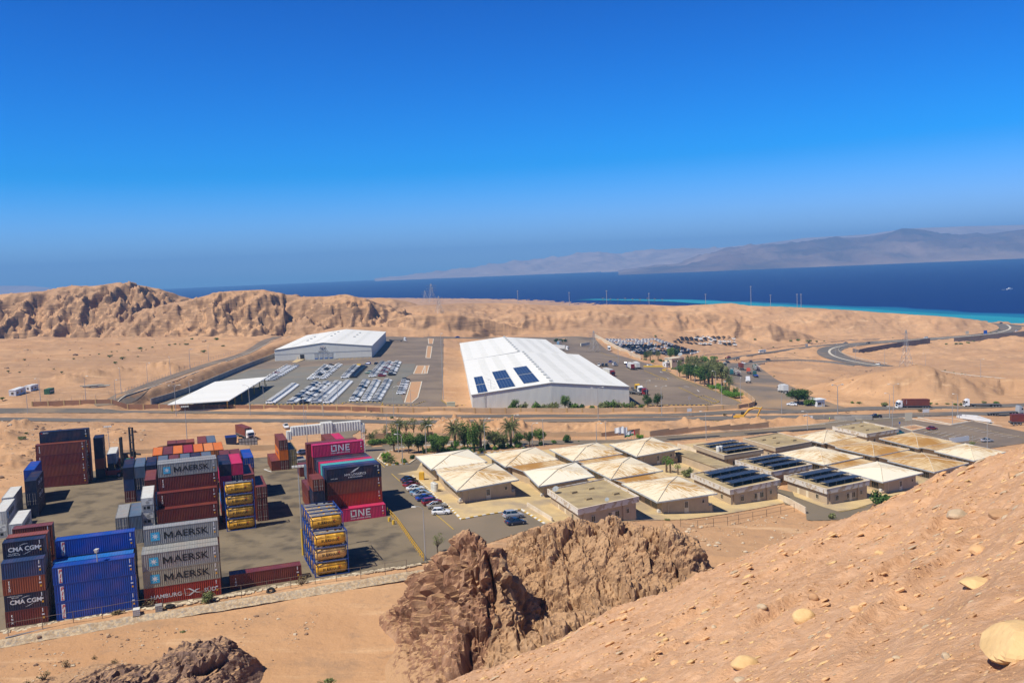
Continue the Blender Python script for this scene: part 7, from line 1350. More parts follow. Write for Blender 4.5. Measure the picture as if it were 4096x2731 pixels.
q = at('f1', 690, 1260); forklift(q.x, q.y + 1, math.radians(8), 'dark forklift with a tall mast, in front of its pair'); q = at('f1', 1010, 960); forklift(q.x, q.y, math.radians(60), 'farther red forklift with a tall mast, half hidden by blue containers')
# ================================================================ plants
def leafmat(n, a, b_): return mat(n, a, .75, c2=b_, scale=1.6, lo=.35, hi=.65, spec=.2)
M_lf = [leafmat('green_foliage', (.075, .145, .026), (.13, .21, .04)), leafmat('olive_foliage', (.15, .175, .06), (.22, .23, .09)), leafmat('dark_foliage', (.03, .07, .016), (.06, .115, .024)), leafmat('bright_foliage', (.095, .22, .022), (.15, .28, .035)), leafmat('dry_foliage', (.24, .18, .085), (.17, .135, .06)), leafmat('palm_foliage', (.11, .14, .045), (.19, .20, .08))]
M_bark = mat('bark', (.17, .115, .07), .95, c2=(.10, .07, .045), scale=4)
def leaves(mb, pts, n, s, rnd, m=0):
    for _ in range(n):
        c, r = rnd.choice(pts); d = Vector((rnd.gauss(0, 1), rnd.gauss(0, 1), rnd.gauss(0, .8))).normalized() * (rnd.random() ** .45); p = Vector(c) + Vector((d.x * r[0], d.y * r[1], d.z * r[2]))
        u = Vector((rnd.gauss(0, 1), rnd.gauss(0, 1), rnd.gauss(0, .6))).normalized(); v = u.cross(Vector((rnd.gauss(0, 1), rnd.gauss(0, 1), rnd.gauss(0, 1)))).normalized(); k = s * rnd.uniform(.6, 1.3)
        mb.quad(p - u * k, p + v * k * .5, p + u * k, p - v * k * .5, m)
def bush_mesh(seed, n, s, sq, clumps=9):
    rnd = random.Random(seed); pts = []
    for _ in range(clumps): a = rnd.uniform(0, 6.28); r = rnd.uniform(0, .62); pts.append(((r * math.cos(a) * sq[0], r * math.sin(a) * sq[1], sq[2] * rnd.uniform(.3, .72)), (sq[0] * .42, sq[1] * .42, sq[2] * .34)))
    mb = MB(); leaves(mb, pts, n, s, rnd); st = MB()
    for c, r in pts: st.tube([(0, 0, -.1), (c[0] * .5, c[1] * .5, c[2] * .5), c], [.06, .04, .015], 4)
    return mb.mesh('foliage', [None]), st.mesh('stem', M_bark)
def tree_mesh(seed, n, s, hh, r, trunk=.35, flatk=.5, clumps=14):
    rnd = random.Random(seed); st = MB(); pts = []; h0 = hh * trunk; st.tube([(0, 0, -.2), (.05, 0, h0 * .5), (0, .05, h0)], [.2, .16, .13], 6)
    for i in range(clumps): a = 6.28 * i / clumps * 2.4; rr = r * rnd.uniform(.15, .78); c = (rr * math.cos(a), rr * math.sin(a), h0 + (hh - h0) * rnd.uniform(.2, .85)); pts.append((c, (r * .38, r * .38, (hh - h0) * .3 * flatk * 2))); st.tube([(0, 0, h0 * .9), (c[0] * .5, c[1] * .5, h0 + (c[2] - h0) * .6), c], [.09, .05, .02], 4)
    mb = MB(); leaves(mb, pts, n, s, rnd); return mb.mesh('crown', [None]), st.mesh('trunk', M_bark)
def palm_mesh(seed, hh, nf=34, fl=2.6, fan=False):
    rnd = random.Random(seed); st = MB(); k = 9; st.tube([(rnd.uniform(-.03, .03), rnd.uniform(-.03, .03), hh * i / k) for i in range(k + 1)], [.28 + .05 * (i % 2) - .006 * i for i in range(k + 1)], 8); mb = MB()
    for i in range(nf):
        a = i * 2.399; el = 1.35 - 1.9 * (i / nf); L = fl * rnd.uniform(.85, 1.1); prev = Vector((0, 0, hh)); d = Vector((math.cos(a) * math.cos(el), math.sin(a) * math.cos(el), math.sin(el))); side = Vector((-math.sin(a), math.cos(a), 0)); seg = 7; P_ = [prev]
        for j in range(seg): d = (d + Vector((0, 0, -.17))).normalized(); P_.append(P_[-1] + d * L / seg)
        if fan:
            mb.tube(P_[:4], .02, 3); c = P_[3]; dd = (P_[4] - P_[3]).normalized()
            for j in range(9): q = (j - 4) * .3; e = (dd * math.cos(q) + side * math.sin(q)).normalized(); mb.quad(c, c + e * .35 + side.cross(e) * .05, c + e * L * .42 + Vector((0, 0, -.12)), c + e * .35 - side.cross(e) * .05)
        else:
            mb.tube(P_, [.03] * (seg) + [.01], 3)
            for j in range(1, seg + 1):
                for s in (-1, 1):
                    for f in (0, .5):
                        p = P_[j - 1].lerp(P_[j], f); e = (side * s * .8 + (P_[j] - P_[j - 1]).normalized() * .75 + Vector((0, 0, -.25))).normalized(); w_ = .55 * math.sin(min(1, .25 + j / seg) * 2.7) + .15; nrm = Vector((0, 0, .06)); mb.quad(p, p + e * w_ * .5 + nrm, p + e * w_, p + e * w_ * .5 - nrm)
    return mb.mesh('fronds', [None]), st.mesh('trunk', M_bark)
PM = dict(bush=[bush_mesh(i, 700, .16, (1.2, 1.2, 1.5)) for i in range(3)], low=[bush_mesh(10 + i, 260, .13, (1, 1, .7), 6) for i in range(3)], tree=[tree_mesh(20 + i, 1500, .2, 5.0, 1.9, .3) for i in range(3)], thin=[tree_mesh(30 + i, 520, .15, 5.0, 2.0, .3, .35, 12) for i in range(3)], tall=[tree_mesh(40 + i, 2300, .22, 7.0, 1.9, .16, .8, 20) for i in range(2)], acacia=[tree_mesh(50, 4200, .26, 5.5, 5.2, .25, .45, 26)], palm=[palm_mesh(60 + i, 4.2) for i in range(2)], shortpalm=[palm_mesh(70, 1.6, 26, 2.0)], fan=[palm_mesh(80 + i, 3.6, 26, 1.9, True) for i in range(2)], dry=[bush_mesh(90 + i, 130, .1, (1, 1, 1.1), 12) for i in range(2)], cone=[bush_mesh(95, 700, .14, (.8, .8, 2.4), 7)])
NAMES = dict(bush=('bush', 'bush', 'foliage', 'stem'), low=('desert_shrub', 'shrub', 'foliage', 'stem'), tree=('tree', 'tree', 'crown', 'trunk'), thin=('sparse_tree', 'tree', 'crown', 'trunk'), tall=('tall_tree', 'tree', 'crown', 'trunk'), acacia=('acacia_tree', 'tree', 'crown', 'trunk'), palm=('date_palm', 'palm', 'fronds', 'trunk'), shortpalm=('young_palm', 'palm', 'fronds', 'trunk'), fan=('fan_palm', 'palm', 'fronds', 'trunk'), dry=('dry_shrub', 'shrub', 'foliage', 'stem'), cone=('conical_shrub', 'shrub', 'foliage', 'stem'))
rp = random.Random(21)
def plant(kind, c, x, y, sc, mi, label, group=None, dz=0.0):
    q = at(c, x, y); nm = NAMES[kind]; me = rp.choice(PM[kind]); sc *= 1.3 if c == 'g1' and kind not in ('thin', 'low', 'tall') else 1; t = thing(nm[0], label, nm[1], (q.x, q.y, q.z + dz), rp.uniform(0, 6.28), group); s = sc * rp.uniform(.94, 1.06); t.scale = (s, s, s); obj(nm[2], me[0], t, m=M_lf[mi]); obj(nm[3], me[1], t); return t
for x, y, s, lab in ((1440, 655, 1.25, 'date palm nearest the first hip roof, left of the twin dark trees'), (1775, 655, 1.3, 'tall date palm right of the twin dark trees'), (2170, 620, 1.25, 'date palm behind the second hip roof'), (715, 495, .95, 'dark date palm behind the clipped hedge'), (1085, 500, .9, 'date palm by the end of the clipped hedge')): plant('palm', 'g1', x, y, s, 5, lab, 'date palms of the office garden')
for x, y, s, lab in ((1560, 640, 1.15, 'left of the two dense dark green trees between the palms'), (1685, 668, 1.1, 'right of the two dense dark green trees between the palms')): plant('tall', 'g1', x, y, s, 0, lab)
for x, y, s, mi, k, lab in ((530, 500, 1.1, 1, 'thin', 'sparse olive tree left of the dark palm behind the hedge'), (620, 480, 1.1, 1, 'thin', 'sparse olive tree second behind the hedge'), (800, 470, 1.3, 1, 'thin', 'large sparse olive tree behind the middle of the hedge'), (900, 460, 1.4, 1, 'thin', 'tallest sparse olive tree behind the hedge'), (1010, 470, 1.1, 1, 'thin', 'sparse olive tree before the sand mound'), (270, 470, .6, 2, 'thin', 'dark scraggy tree by the gate leg'), (410, 505, .7, 1, 'thin', 'bare branched tree right of the gate'), (350, 530, .8, 5, 'shortpalm', 'young palm at the left end of the hedge'), (600, 520, 1.1, 1, 'bush', 'olive bush behind the hedge'), (640, 680, 1.15, 0, 'tree', 'green tree in the planted island'), (545, 765, 1.1, 3, 'bush', 'bright round bush in the planted island'), (535, 820, .9, 0, 'bush', 'clipped bush at the tip of the planted island'), (605, 840, .7, 1, 'shortpalm', 'spiky agave in the planted island'), (680, 845, .5, 0, 'bush', 'small dark bush in the planted island'), (775, 825, .8, 0, 'bush', 'bush by the lamp post in the planted island'), (835, 700, .95, 0, 'tree', 'green tree left of the first hip roof'), (960, 690, .9, 2, 'tree', 'darker tree left of the first hip roof'), (880, 770, .8, 2, 'bush', 'dark bush at the corner of the first hip roof'), (1025, 705, .75, 2, 'cone', 'dark conical shrub before the first hip roof'), (1165, 640, .75, 0, 'tree', 'small tree left of the date palm'), (1290, 665, .8, 0, 'tree', 'small round tree beside the date palm'), (1230, 670, .7, 1, 'bush', 'olive bush behind the first hip roof'), (1405, 640, .75, 2, 'cone', 'dark conical shrub left of the date palm'), (1690, 690, .7, 2, 'cone', 'dark conical shrub at the foot of the twin trees'), (1780, 690, .9, 2, 'bush', 'dark bush under the tall date palm'), (1870, 640, .8, 2, 'cone', 'dark conical shrub by the lamp post'), (1960, 655, .8, 3, 'bush', 'bright umbrella shaped bush behind the second hip roof'), (2080, 635, 1.0, 2, 'cone', 'tall conical shrub left of the third date palm'), (2255, 628, .8, 0, 'bush', 'round bush right of the third date palm'), (1970, 585, .8, 3, 'bush', 'bright bush by the compound road'), (2030, 600, .9, 5, 'shortpalm', 'young palm by the compound road'), (1870, 515, .8, 0, 'bush', 'bush against the garden wall'), (1990, 510, 1.0, 0, 'bush', 'large bush against the garden wall'), (2280, 580, .7, 0, 'tree', 'small tree right of the third date palm'), (2310, 510, .9, 0, 'bush', 'bush at the garden wall by the lamp post')): plant(k, 'g1', x, y, s, mi, lab, 'shrubs and trees of the office garden')
for x, y, s, mi, k, lab in ((60, 270, .9, 2, 'tree', 'dark tree beside the pole behind the third hip roof'), (190, 260, 1.1, 0, 'tree', 'green tree between two lamp posts'), (205, 265, 1.0, 2, 'bush', 'dark bush below the green tree'), (380, 240, .9, 0, 'bush', 'small bush on the verge behind the roofs'), (550, 225, 1.8, 2, 'bush', 'large round dark bush on the verge'), (700, 215, .5, 0, 'low', 'tiny shrub on the verge'), (1500, 185, 1.3, 3, 'bush', 'spreading bright bush beside the flagpoles'), (2130, 680, 1.7, 1, 'bush', 'large olive bush beside the fan palms')): plant(k, 'r2', x, y, s, mi, lab, 'shrubs of the verge')
for x, y, s, lab in ((1850, 620, 1.0, 'left of the three fan palms in the courtyard'), (1900, 630, .95, 'middle of the three fan palms in the courtyard'), (2000, 650, .7, 'right and lowest of the three fan palms')): plant('fan', 'r2', x, y, s, 3, lab, 'fan palms of the courtyard')
plant('bush', 'r4', 860, 1130, 2.9, 2, 'large dark green bush at the foot of the stony slope'); plant('low', 'r4', 340, 1245, 1.6, 1, 'olive shrub at the end of the side street'); plant('low', 'r2', 1870, 1250, .8, 1, 'small green shrub on the paved edge')
for i in range(46):
    x, y = (rp.uniform(840, 1700), rp.uniform(655, 705)) if i < 26 else (rp.uniform(1700, 2340), rp.uniform(600, 650)); plant(('bush', 'bush', 'tree', 'low')[i % 4], 'g1', x, y, rp.uniform(.5, 1.0), rp.choice((0, 0, 1, 2, 3)), 'low shrub or bush in the dense planting before the hip roofed blocks', 'dense planting of the office garden')
# hedge along the compound road
def hedge(c, pts, w_, hh, label, mi=0):
    L = dens(smoothline(P(c, *pts)), .5, False); rnd = random.Random(len(pts)); mb = MB(); o = L[0]; z0 = S(*o); cl = [((p.x - o.x, p.y - o.y, S(*p) - z0 + hh * .55), (w_ * .55, w_ * .55, hh * .52)) for p in L]; leaves(mb, cl, int(len(L) * 330), .2, rnd); t = obj('hedge', mb.mesh('hedge', M_lf[mi]), None, (o.x, o.y, z0)); tag(t, label, 'hedge')
hedge('g1', [(330, 590), (500, 575), (800, 555), (1225, 535)], 2.6, 1.9, 'long clipped green hedge along the compound road', 0); hedge('g1', [(1255, 530), (1340, 525)], 2.0, 1.5, 'short end piece of hedge beyond the gap', 0); hedge('w3', [(725, 810), (820, 815), (850, 830)], 3, 2, 'clipped hedge in the palm garden by the truck stop', 3); hedge('w3', [(895, 880), (960, 905), (1055, 905)], 4, 2.4, 'bright clipped hedge at the wall bend', 3)
for x, y, s, mi, k in ((840, 800, 1.5, 0, 'tree'), (830, 820, 1.2, 0, 'bush'), (920, 815, 1.4, 1, 'bush'), (1035, 815, 1.6, 0, 'bush'), (1115, 815, 1.2, 1, 'bush'), (1200, 812, 1.6, 1, 'bush'), (1300, 808, 1.8, 0, 'tree'), (1375, 812, 1.4, 0, 'bush'), (1455, 812, 1.1, 2, 'bush'), (1555, 812, .9, 0, 'bush'), (1650, 808, 1.4, 1, 'bush'), (1725, 808, 1.7, 0, 'bush'), (1800, 805, 1.4, 1, 'bush'), (1880, 805, 1.2, 0, 'bush'), (1935, 805, 1.3, 1, 'bush'), (2025, 808, .9, 0, 'bush'), (2090, 800, 1.5, 2, 'tree'), (2185, 802, 1.7, 2, 'tree'), (635, 822, .9, 0, 'low')): t = plant(k, 'w2', x, y, s * (1.7 if k != 'tree' else .75), mi, 'green bush or small tree in the line before the warehouse front', 'bushes in front of the warehouse'); q = onz('w2', x, 803, -10.6); t.location = (q.x, 400 + .08 * (q.x + 19), S(q.x, 400 + .08 * (q.x + 19)))
for x, y, s in ((450, 690, 1.4), (540, 660, 1.3), (640, 680, 1.3), (690, 765, 1.6), (735, 770, 1.5), (590, 720, 1.3), (930, 850, 1.1), (350, 590, 1.0)): plant('palm', 'w3', x, y, s * 1.25, 5, 'date palm in the dense palm garden by the truck stop', 'date palms of the palm garden')
for x, y, s, mi, k in ((430, 690, 1.5, 0, 'tree'), (480, 710, 1.5, 2, 'tree'), (530, 730, 1.6, 2, 'tree'), (590, 750, 1.6, 0, 'tree'), (640, 770, 1.4, 2, 'tree'), (470, 590, 1.7, 1, 'tree'), (560, 610, 1.7, 1, 'tree'), (720, 680, 2.0, 1, 'tree'), (790, 720, 2.0, 1, 'tree'), (850, 760, 1.9, 1, 'tree'), (350, 660, 1.2, 0, 'tree'), (270, 590, 1.2, 1, 'bush'), (310, 590, 1.2, 0, 'bush'), (690, 790, 1.0, 0, 'bush'), (800, 790, 1.4, 3, 'bush'), (850, 860, 1.5, 0, 'bush'), (1000, 880, 1.0, 0, 'shortpalm'), (900, 860, 1.2, 5, 'shortpalm')): plant(k, 'w3', x, y, s * 1.2, mi, 'tree or bush of the dense palm garden by the truck stop', 'trees of the palm garden')
for x, y, s, mi, k in ((1290, 355, 1.4, 0, 'bush'), (1310, 345, 1.3, 2, 'tree'), (1370, 355, 1.4, 5, 'palm'), (1420, 370, 1.2, 0, 'bush'), (1490, 350, 1.4, 5, 'palm'), (1530, 370, 1.6, 2, 'bush'), (1590, 385, 1.5, 2, 'bush'), (1680, 350, 2.2, 0, 'tree'), (1760, 340, 2.0, 2, 'tree'), (1400, 385, 1.2, 0, 'bush')): plant(k, 'k1', x, y, s, mi, 'plant of the green strip between the car lot and the gatehouse', 'garden strip beside the gatehouse')
for x, y, s in ((1235, 205, 2.2), (1275, 208, 2.2), (1320, 205, 2.0)): plant('bush', 'w2', x, y, s, 2, 'dark bush on the island behind the warehouse', 'bushes behind the warehouse')
plant('acacia', 'w3', 1745, 985, 1.15, 2, 'broad dark green acacia beside the kiosk'); plant('bush', 'w3', 1880, 1010, 2.4, 0, 'climbing greenery heaped over the kiosk'); plant('bush', 'w3', 1960, 1000, 2.0, 3, 'bright leafy climber at the kiosk front'); plant('bush', 'w3', 640, 495, 3.6, 3, 'large bright bush on the sandbank above the truck stop'); plant('low', 'w3', 740, 470, 5, 3, 'spreading green scrub on the sandbank')
for c, pts in (('h1', [(80, 960, 2), (185, 965, 1.2), (580, 970, 2.4), (510, 935, 1.4), (1080, 880, 2.6), (1150, 840, 3.2), (1030, 820, 3), (930, 795, 1.6), (1100, 770, 1.4), (1050, 772, 1.4), (1320, 745, 3.2), (1330, 762, 1.6), (1205, 758, 1.6), (1435, 732, 2), (1300, 818, 1.6), (1650, 702, 2.2), (1590, 710, 2.2), (1690, 704, 1.6), (1760, 708, 3), (1810, 655, 3), (1920, 775, 3.4), (2100, 725, 3), (2040, 660, 4), (790, 830, 1.4), (230, 850, 2), (20, 1220, 2.4), (690, 840, 2), (1740, 672, 2), (950, 665, 1), (270, 1135, 2.8), (460, 848, 1.6)]), ('w3', [(1230, 235, 3), (1350, 238, 4), (1430, 245, 4), (1650, 255, 4), (1740, 250, 5), (1870, 262, 5), (1960, 258, 3), (1740, 225, 3), (1860, 232, 3), (1450, 322, 2), (1310, 330, 1.6), (2050, 260, 3), (1700, 390, 1.6), (1480, 435, 1.4), (1460, 668, 1.4), (1400, 422, 1.2), (60, 195, 3), (140, 190, 2)]), ('w4', [(700, 1160, 2.6), (1250, 1150, 2), (1320, 1145, 1.4), (1445, 1150, 1.8), (1545, 1155, 2), (1610, 1155, 2), (1890, 1135, 2), (2015, 1145, 2.8), (1550, 440, 4), (1600, 440, 4), (1680, 432, 4), (1760, 412, 3.4), (1430, 440, 3), (1350, 410, 2.4), (1440, 405, 1.6), (2030, 295, 2.4), (2055, 265, 2.4), (1860, 315, 2), (1960, 300, 2), (1620, 238, 2.4), (1620, 785, 1.4), (1520, 770, 1.2), (1420, 745, 1.4), (800, 360, 1.6), (400, 1145, 2.4), (330, 1140, 2), (1010, 430, 2), (1655, 790, 1)])):
    for i, (x, y, s) in enumerate(pts): plant('low', c, x, y, s * .8, (1, 0, 1)[i % 3], 'olive green desert shrub on the sand %s' % {'h1': 'of the field at the far left', 'w3': 'below the far hills near the ramps', 'w4': 'beside the coast road and highway'}[c], 'scattered desert shrubs')
for c, x, y, s, mi, k, lab in (('c1', 345, 285, 1.3, 1, 'low', 'green shrub on the rubble mounds behind the yard'), ('c1', 275, 360, 2.0, 1, 'low', 'larger olive shrub on the rubble mounds behind the yard'), ('c1', 1305, 500, 1.8, 4, 'low', 'dry shrub beside the shaded stack'), ('c2', 1530, 1250, 1.5, 4, 'low', 'brownish shrub before the bright blue containers'), ('c4', 1080, 1130, 1.3, 1, 'bush', 'green shrub before the bright red container'), ('c4', 1040, 1060, 1.5, 4, 'dry', 'leafless thorn bush over the bright red container'), ('c4', 320, 1190, 1.5, 4, 'dry', 'leafless thorn bush left of the bright red container'), ('c6', 190, 1270, 1.6, 4, 'dry', 'leafless bush before the lone red container'), ('c6', 1960, 850, .75, 1, 'thin', 'wispy pale green bush behind the rock crest'), ('g1', 345, 155, .7, 1, 'low', 'shrub at the foot of the red brown wall'), ('g1', 615, 245, 1.6, 1, 'low', 'round shrub on the median by the lamp'), ('g1', 430, 250, .9, 1, 'low', 'small shrub on the median'), ('g1', 1235, 335, 1.4, 4, 'low', 'dry shrub beside the sand mounds'), ('w3', 875, 1125, 1.6, 4, 'low', 'dry shrub on the median near the digger'), ('r3', 820, 140, 1.6, 1, 'low', 'shrub on the red sand bank left of the pole'), ('r3', 880, 140, 1.4, 1, 'low', 'shrub on the red sand bank right of the pole'), ('r4', 890, 62, 2.2, 1, 'low', 'shrub beside the container lorry'), ('r4', 1800, 470, 1.8, 1, 'low', 'shrub by the sign board at the car park'), ('w4', 1130, 1232, 1.6, 4, 'low', 'dry shrub on the median right of the road sign')): plant(k, c, x, y, s, mi, lab)
for x, y, s, mi in ((170, 1480 - 70, .9, 4), (215, 1495, .7, 4), (262, 1510 - 5, .8, 4), (100, 1540, 1.2, 4), (65, 1555, .9, 4), (150, 1500 + 10, 1.0, 4), (420, 1495 - 60, .7, 1), (735, 1555, .9, 4), (755, 1550, 1.2, 1), (60, 1560, 1.0, 1)): plant('dry' if mi == 4 else 'low', 'p', x, y, s, mi, 'dry tuft on the open sand below the yard', 'dry tufts on the sand', dz=-1.3)
# ================================================================ lamp posts, masts, pylons, signs
M_gal = flat('galvanised_steel', (.40, .40, .385), .5, .3); M_lampg = flat('lamp_glass_pale', (.62, .60, .52), .3)
def lamp_mesh(hh, kind):
    m = MB(); h = MB(); m.tube([(0, 0, -.4), (0, 0, hh * .5), (0, 0, hh)], [.14, .11, .075], 6)
    if kind == 'single': m.tube([(0, 0, hh), (.25, 0, hh + .45), (.9, 0, hh + .75), (1.5, 0, hh + .7)], .055, 5); h.tap(1.3, -.2, 2.2, .2, hh + .6, 1.4, -.14, 2.1, .14, hh + .8)
    elif kind == 'double':
        for s in (-1, 1): m.tube([(0, 0, hh), (s * .3, 0, hh + .6), (s * 1.3, 0, hh + 1.0), (s * 1.9, 0, hh + 1.0)], .055, 5); h.tap(s * 2.2 - .45, -.2, s * 2.2 + .45, .2, hh + .9, s * 2.2 - .35, -.14, s * 2.2 + .35, .14, hh + 1.1)
    elif kind == 'head': h.tap(-.16, -.3, .16, .3, hh - .1, -.28, -.45, .28, .45, hh + .45)
    elif kind == 'flood':
        m.box(-1.0, -.05, hh - .05, 1.0, .05, hh + .08)
        for x in (-.9, -.3, .3, .9): h.hexa([(x - .25, -.35, hh + .05), (x + .25, -.35, hh + .05), (x + .25, .1, hh + .12), (x - .25, .1, hh + .12), (x - .25, -.3, hh + .4), (x + .25, -.3, hh + .4), (x + .25, .1, hh + .42), (x - .25, .1, hh + .42)])
    elif kind == 'mast': m.tube([(-.6, 0, hh), (.6, 0, hh)], .05, 4)
    return m.mesh('pole', M_gal), (h.mesh('lamp_head', M_lampg) if h.f else None)
LMS = {}
def lamp(c, x, y, top, kind, label, ang=0.0, group='street lamps', name='street_lamp', cat='lamp post', fix=None, dz=0):
    """x, y: foot; top: photo height of the top"""
    q = at(c, x, y); r1_ = ray(c, x, top); hh = fix or round((H + r1_.z * (q.y / r1_.y)) - q.z, 1); k = (round(hh, 1), kind)
    if k not in LMS: LMS[k] = lamp_mesh(hh, kind)
    t = thing(name, label, cat, (q.x, q.y, q.z + dz), ang, group); obj('pole', LMS[k][0], t)
    if LMS[k][1]: obj('lamp_head', LMS[k][1], t)
    return t
lamp('c2', 1325, 1225, 410, 'head', 'lamp post with one round head before the bright blue containers'); lamp('c6', 1805, 945, 290, 'single', 'lamp post at the end of the yellow railing', math.pi); t = lamp('c6', 205, 880, -270, 'flood', 'tall floodlight mast with a yellow painted foot beside the tanks', .3); m = MB(); m.cyl((0, 0, -.2), (0, 0, 5.2), .2, 8); obj('painted_foot', m.mesh('painted_foot', M_yel), t)
lamp('c3', 1090, 560, 190, 'flood', 'floodlight mast rising from the blue container row', .2, fix=16, dz=0); lamp('c1', 1437, 560, 190, 'flood', 'floodlight pole behind the forklifts', .2); lamp('c5', 755, 450, -60, 'mast', 'tall thin pole behind the stacked containers by the gate')
for c, x, y, top, k, lab, a in (('g1', 755, 845, 470, 'single', 'curved lamp post in the planted island', math.pi), ('g1', 1063, 705, 355, 'single', 'lamp post at the corner of the first hip roof', 0), ('g1', 1605, 640, 400, 'single', 'lamp post between the dense twin trees', math.pi), ('g1', 1832, 680, 265, 'single', 'lamp post right of the tall date palm', 0), ('g1', 700, 695, 310, 'mast', 'plain pole carrying a dark box near the island', 0), ('g1', 553, 515, 185, 'mast', 'plain pole behind the hedge left end', 0), ('g1', 2205, 580, 220, 'single', 'lamp post behind the third date palm', 0), ('r2', 100, 275, 0, 'single', 'lamp post left of the green tree on the verge', 0), ('r2', 243, 275, -80, 'mast', 'tall thin pole right of the green tree', 0), ('r2', 935, 215, 0, 'single', 'lamp post behind the fourth hip roof', 0), ('r2', 1058, 185, -40, 'mast', 'thin pole near the flagpoles', 0), ('r3', 735, 365, 5, 'single', 'lamp post in front of the compound road bend', math.pi), ('r3', 2058, 230, 0, 'single', 'lamp post at the edge of the right hip roofs', math.pi), ('r4', 970, 278, 80, 'single', 'lamp post beside the sign board island', math.pi), ('r4', 1966, 500, 255, 'single', 'lamp post at the bottom of the car park', 0), ('r4', 1600, 250, 20, 'mast', 'leaning pole beside the orange sand bed', 0), ('r4', 1658, 180, 40, 'mast', 'thin pole above the orange sand bed', 0), ('r4', 940, 185, 0, 'mast', 'thin pole on the verge left of the sign', 0)): lamp(c, x, y, top, k, lab, a)
for c, x, y, top, lab in (('w1', 225, 882, 640, 'double lamp on the median left of the canopy'), ('w1', 858, 880, 640, 'double lamp on the median below the canopy end'), ('w1', 1483, 888, 640, 'double lamp on the median below the packed car rows'), ('w1', 2087, 895, 650, 'double lamp on the median by the planting bed'), ('w2', 1632, 985, 655, 'double lamp on the median before the warehouse corner'), ('w2', 2228, 900, 640, 'double lamp on the median right of the warehouse'), ('w3', 2210, 1100, 790, 'double lamp on the median near the kiosk'), ('w4', 150, 1255, 935, 'double lamp on the verge left of the grey cabinet'), ('w4', 812, 1225, 930, 'double lamp in front of the red container lorry'), ('h1', 262, 1355, 1115, 'double lamp on the highway at the far left')): lamp(c, x, y, top, 'double', lab, .1)
for c, x, y, top, lab in (('w3', 1550, 1105, 870, 'single arm lamp leaning over the truck stop exit'), ('w3', 845, 1000, 740, 'lamp post inside the wall bend'), ('w3', 1067, 970, 700, 'lamp post beside the bright hedge'), ('w3', 775, 850, 615, 'lamp post in the palm garden'), ('w3', 528, 745, 545, 'lamp post left of the date palms'), ('w3', 320, 665, 490, 'lamp post by the small round tree'), ('w3', 205, 600, 410, 'lamp post by the guard booth'), ('w2', 1820, 395, 220, 'lamp post beside the cream car lot wall'), ('w2', 1940, 360, 250, 'lamp post on the verge of the car lot'), ('w1', 345, 485, 325, 'lamp post along the service road, fourth from the front'), ('w1', 503, 420, 290, 'lamp post along the service road, fifth from the front'), ('w1', 215, 640, 605, 'short lamp along the retaining bank'), ('h1', 1090, 1250, 1045, 'lamp post at the foot of the service road'), ('h1', 810, 1250, 1010, 'lamp post left of the service road foot'), ('h1', 383, 1255, 1035, 'lamp post beside the green container'), ('h1', 1140, 1150, 930, 'lamp post on the service road before the pipes'), ('h1', 1390, 1065, 885, 'lamp post on the service road by the orange mounds'), ('h1', 1605, 990, 830, 'lamp post on the service road, middle'), ('h1', 1790, 935, 755, 'lamp post on the service road, upper'), ('w1', 975, 785, 590, 'lamp post at the right corner of the canopy'), ('w1', 1320, 960, 740, 'lamp post on the near carriageway edge'), ('w1', 1610, 800, 600, 'lamp post before the fifth car row'), ('w1', 2232, 805, 660, 'thin lamp by the planting bed'), ('w1', 345, 780, 590, 'lamp post behind the canopy roof'), ('w2', 175, 750, 140, 'tall lamp on the warehouse driveway'), ('w2', 628, 800, 570, 'lamp before the warehouse gable left part'), ('w2', 1360, 770, 575, 'lamp before the warehouse gable right part'), ('w2', 2085, 740, 580, 'lamp in the truck yard'), ('w4', 765, 1310, 1030, 'thin pole left of the container lorry'), ('w4', 1190, 760, 550, 'lamp post on the inner ground of the road bend'), ('w4', 1840, 860, 620, 'lamp post behind the right hand parapet'), ('w4', 705, 680, 500, 'lamp post at the end of the bend parapet'), ('w4', 362, 650, 460, 'lamp post in the middle of the coast road bend'), ('w4', 128, 590, 440, 'lamp post on the coast road bend, left'), ('w4', 1570, 1310, 1040, 'pole with a box left of the white pond wall')): lamp(c, x, y, top, 'single', lab, rp.uniform(0, 6.28))
for x, top in ((1190, 668), (1308, 672), (1394, 668), (1491, 674), (1621, 676), (1725, 658), (1770, 678), (1831, 676), (1840, 676)):
    q = aty('p', x, 700, 1290); q.z = max(S(q.x, q.y), q.z - 6); hh = aty('p', x, top, 1290).z - q.z; m = MB(); m.cyl((0, 0, -3), (0, 0, hh), .35, 5); t = thing('mast', 'thin mast standing against the sea on the far hills', 'mast', q, 0, 'masts on the far skyline'); obj('pole', m.mesh('pole', M_gal), t); m = MB(); m.box(-.9, -.9, hh - .6, .9, .9, hh + .4); obj('mast_head', m.mesh('mast_head', M_gal), t)
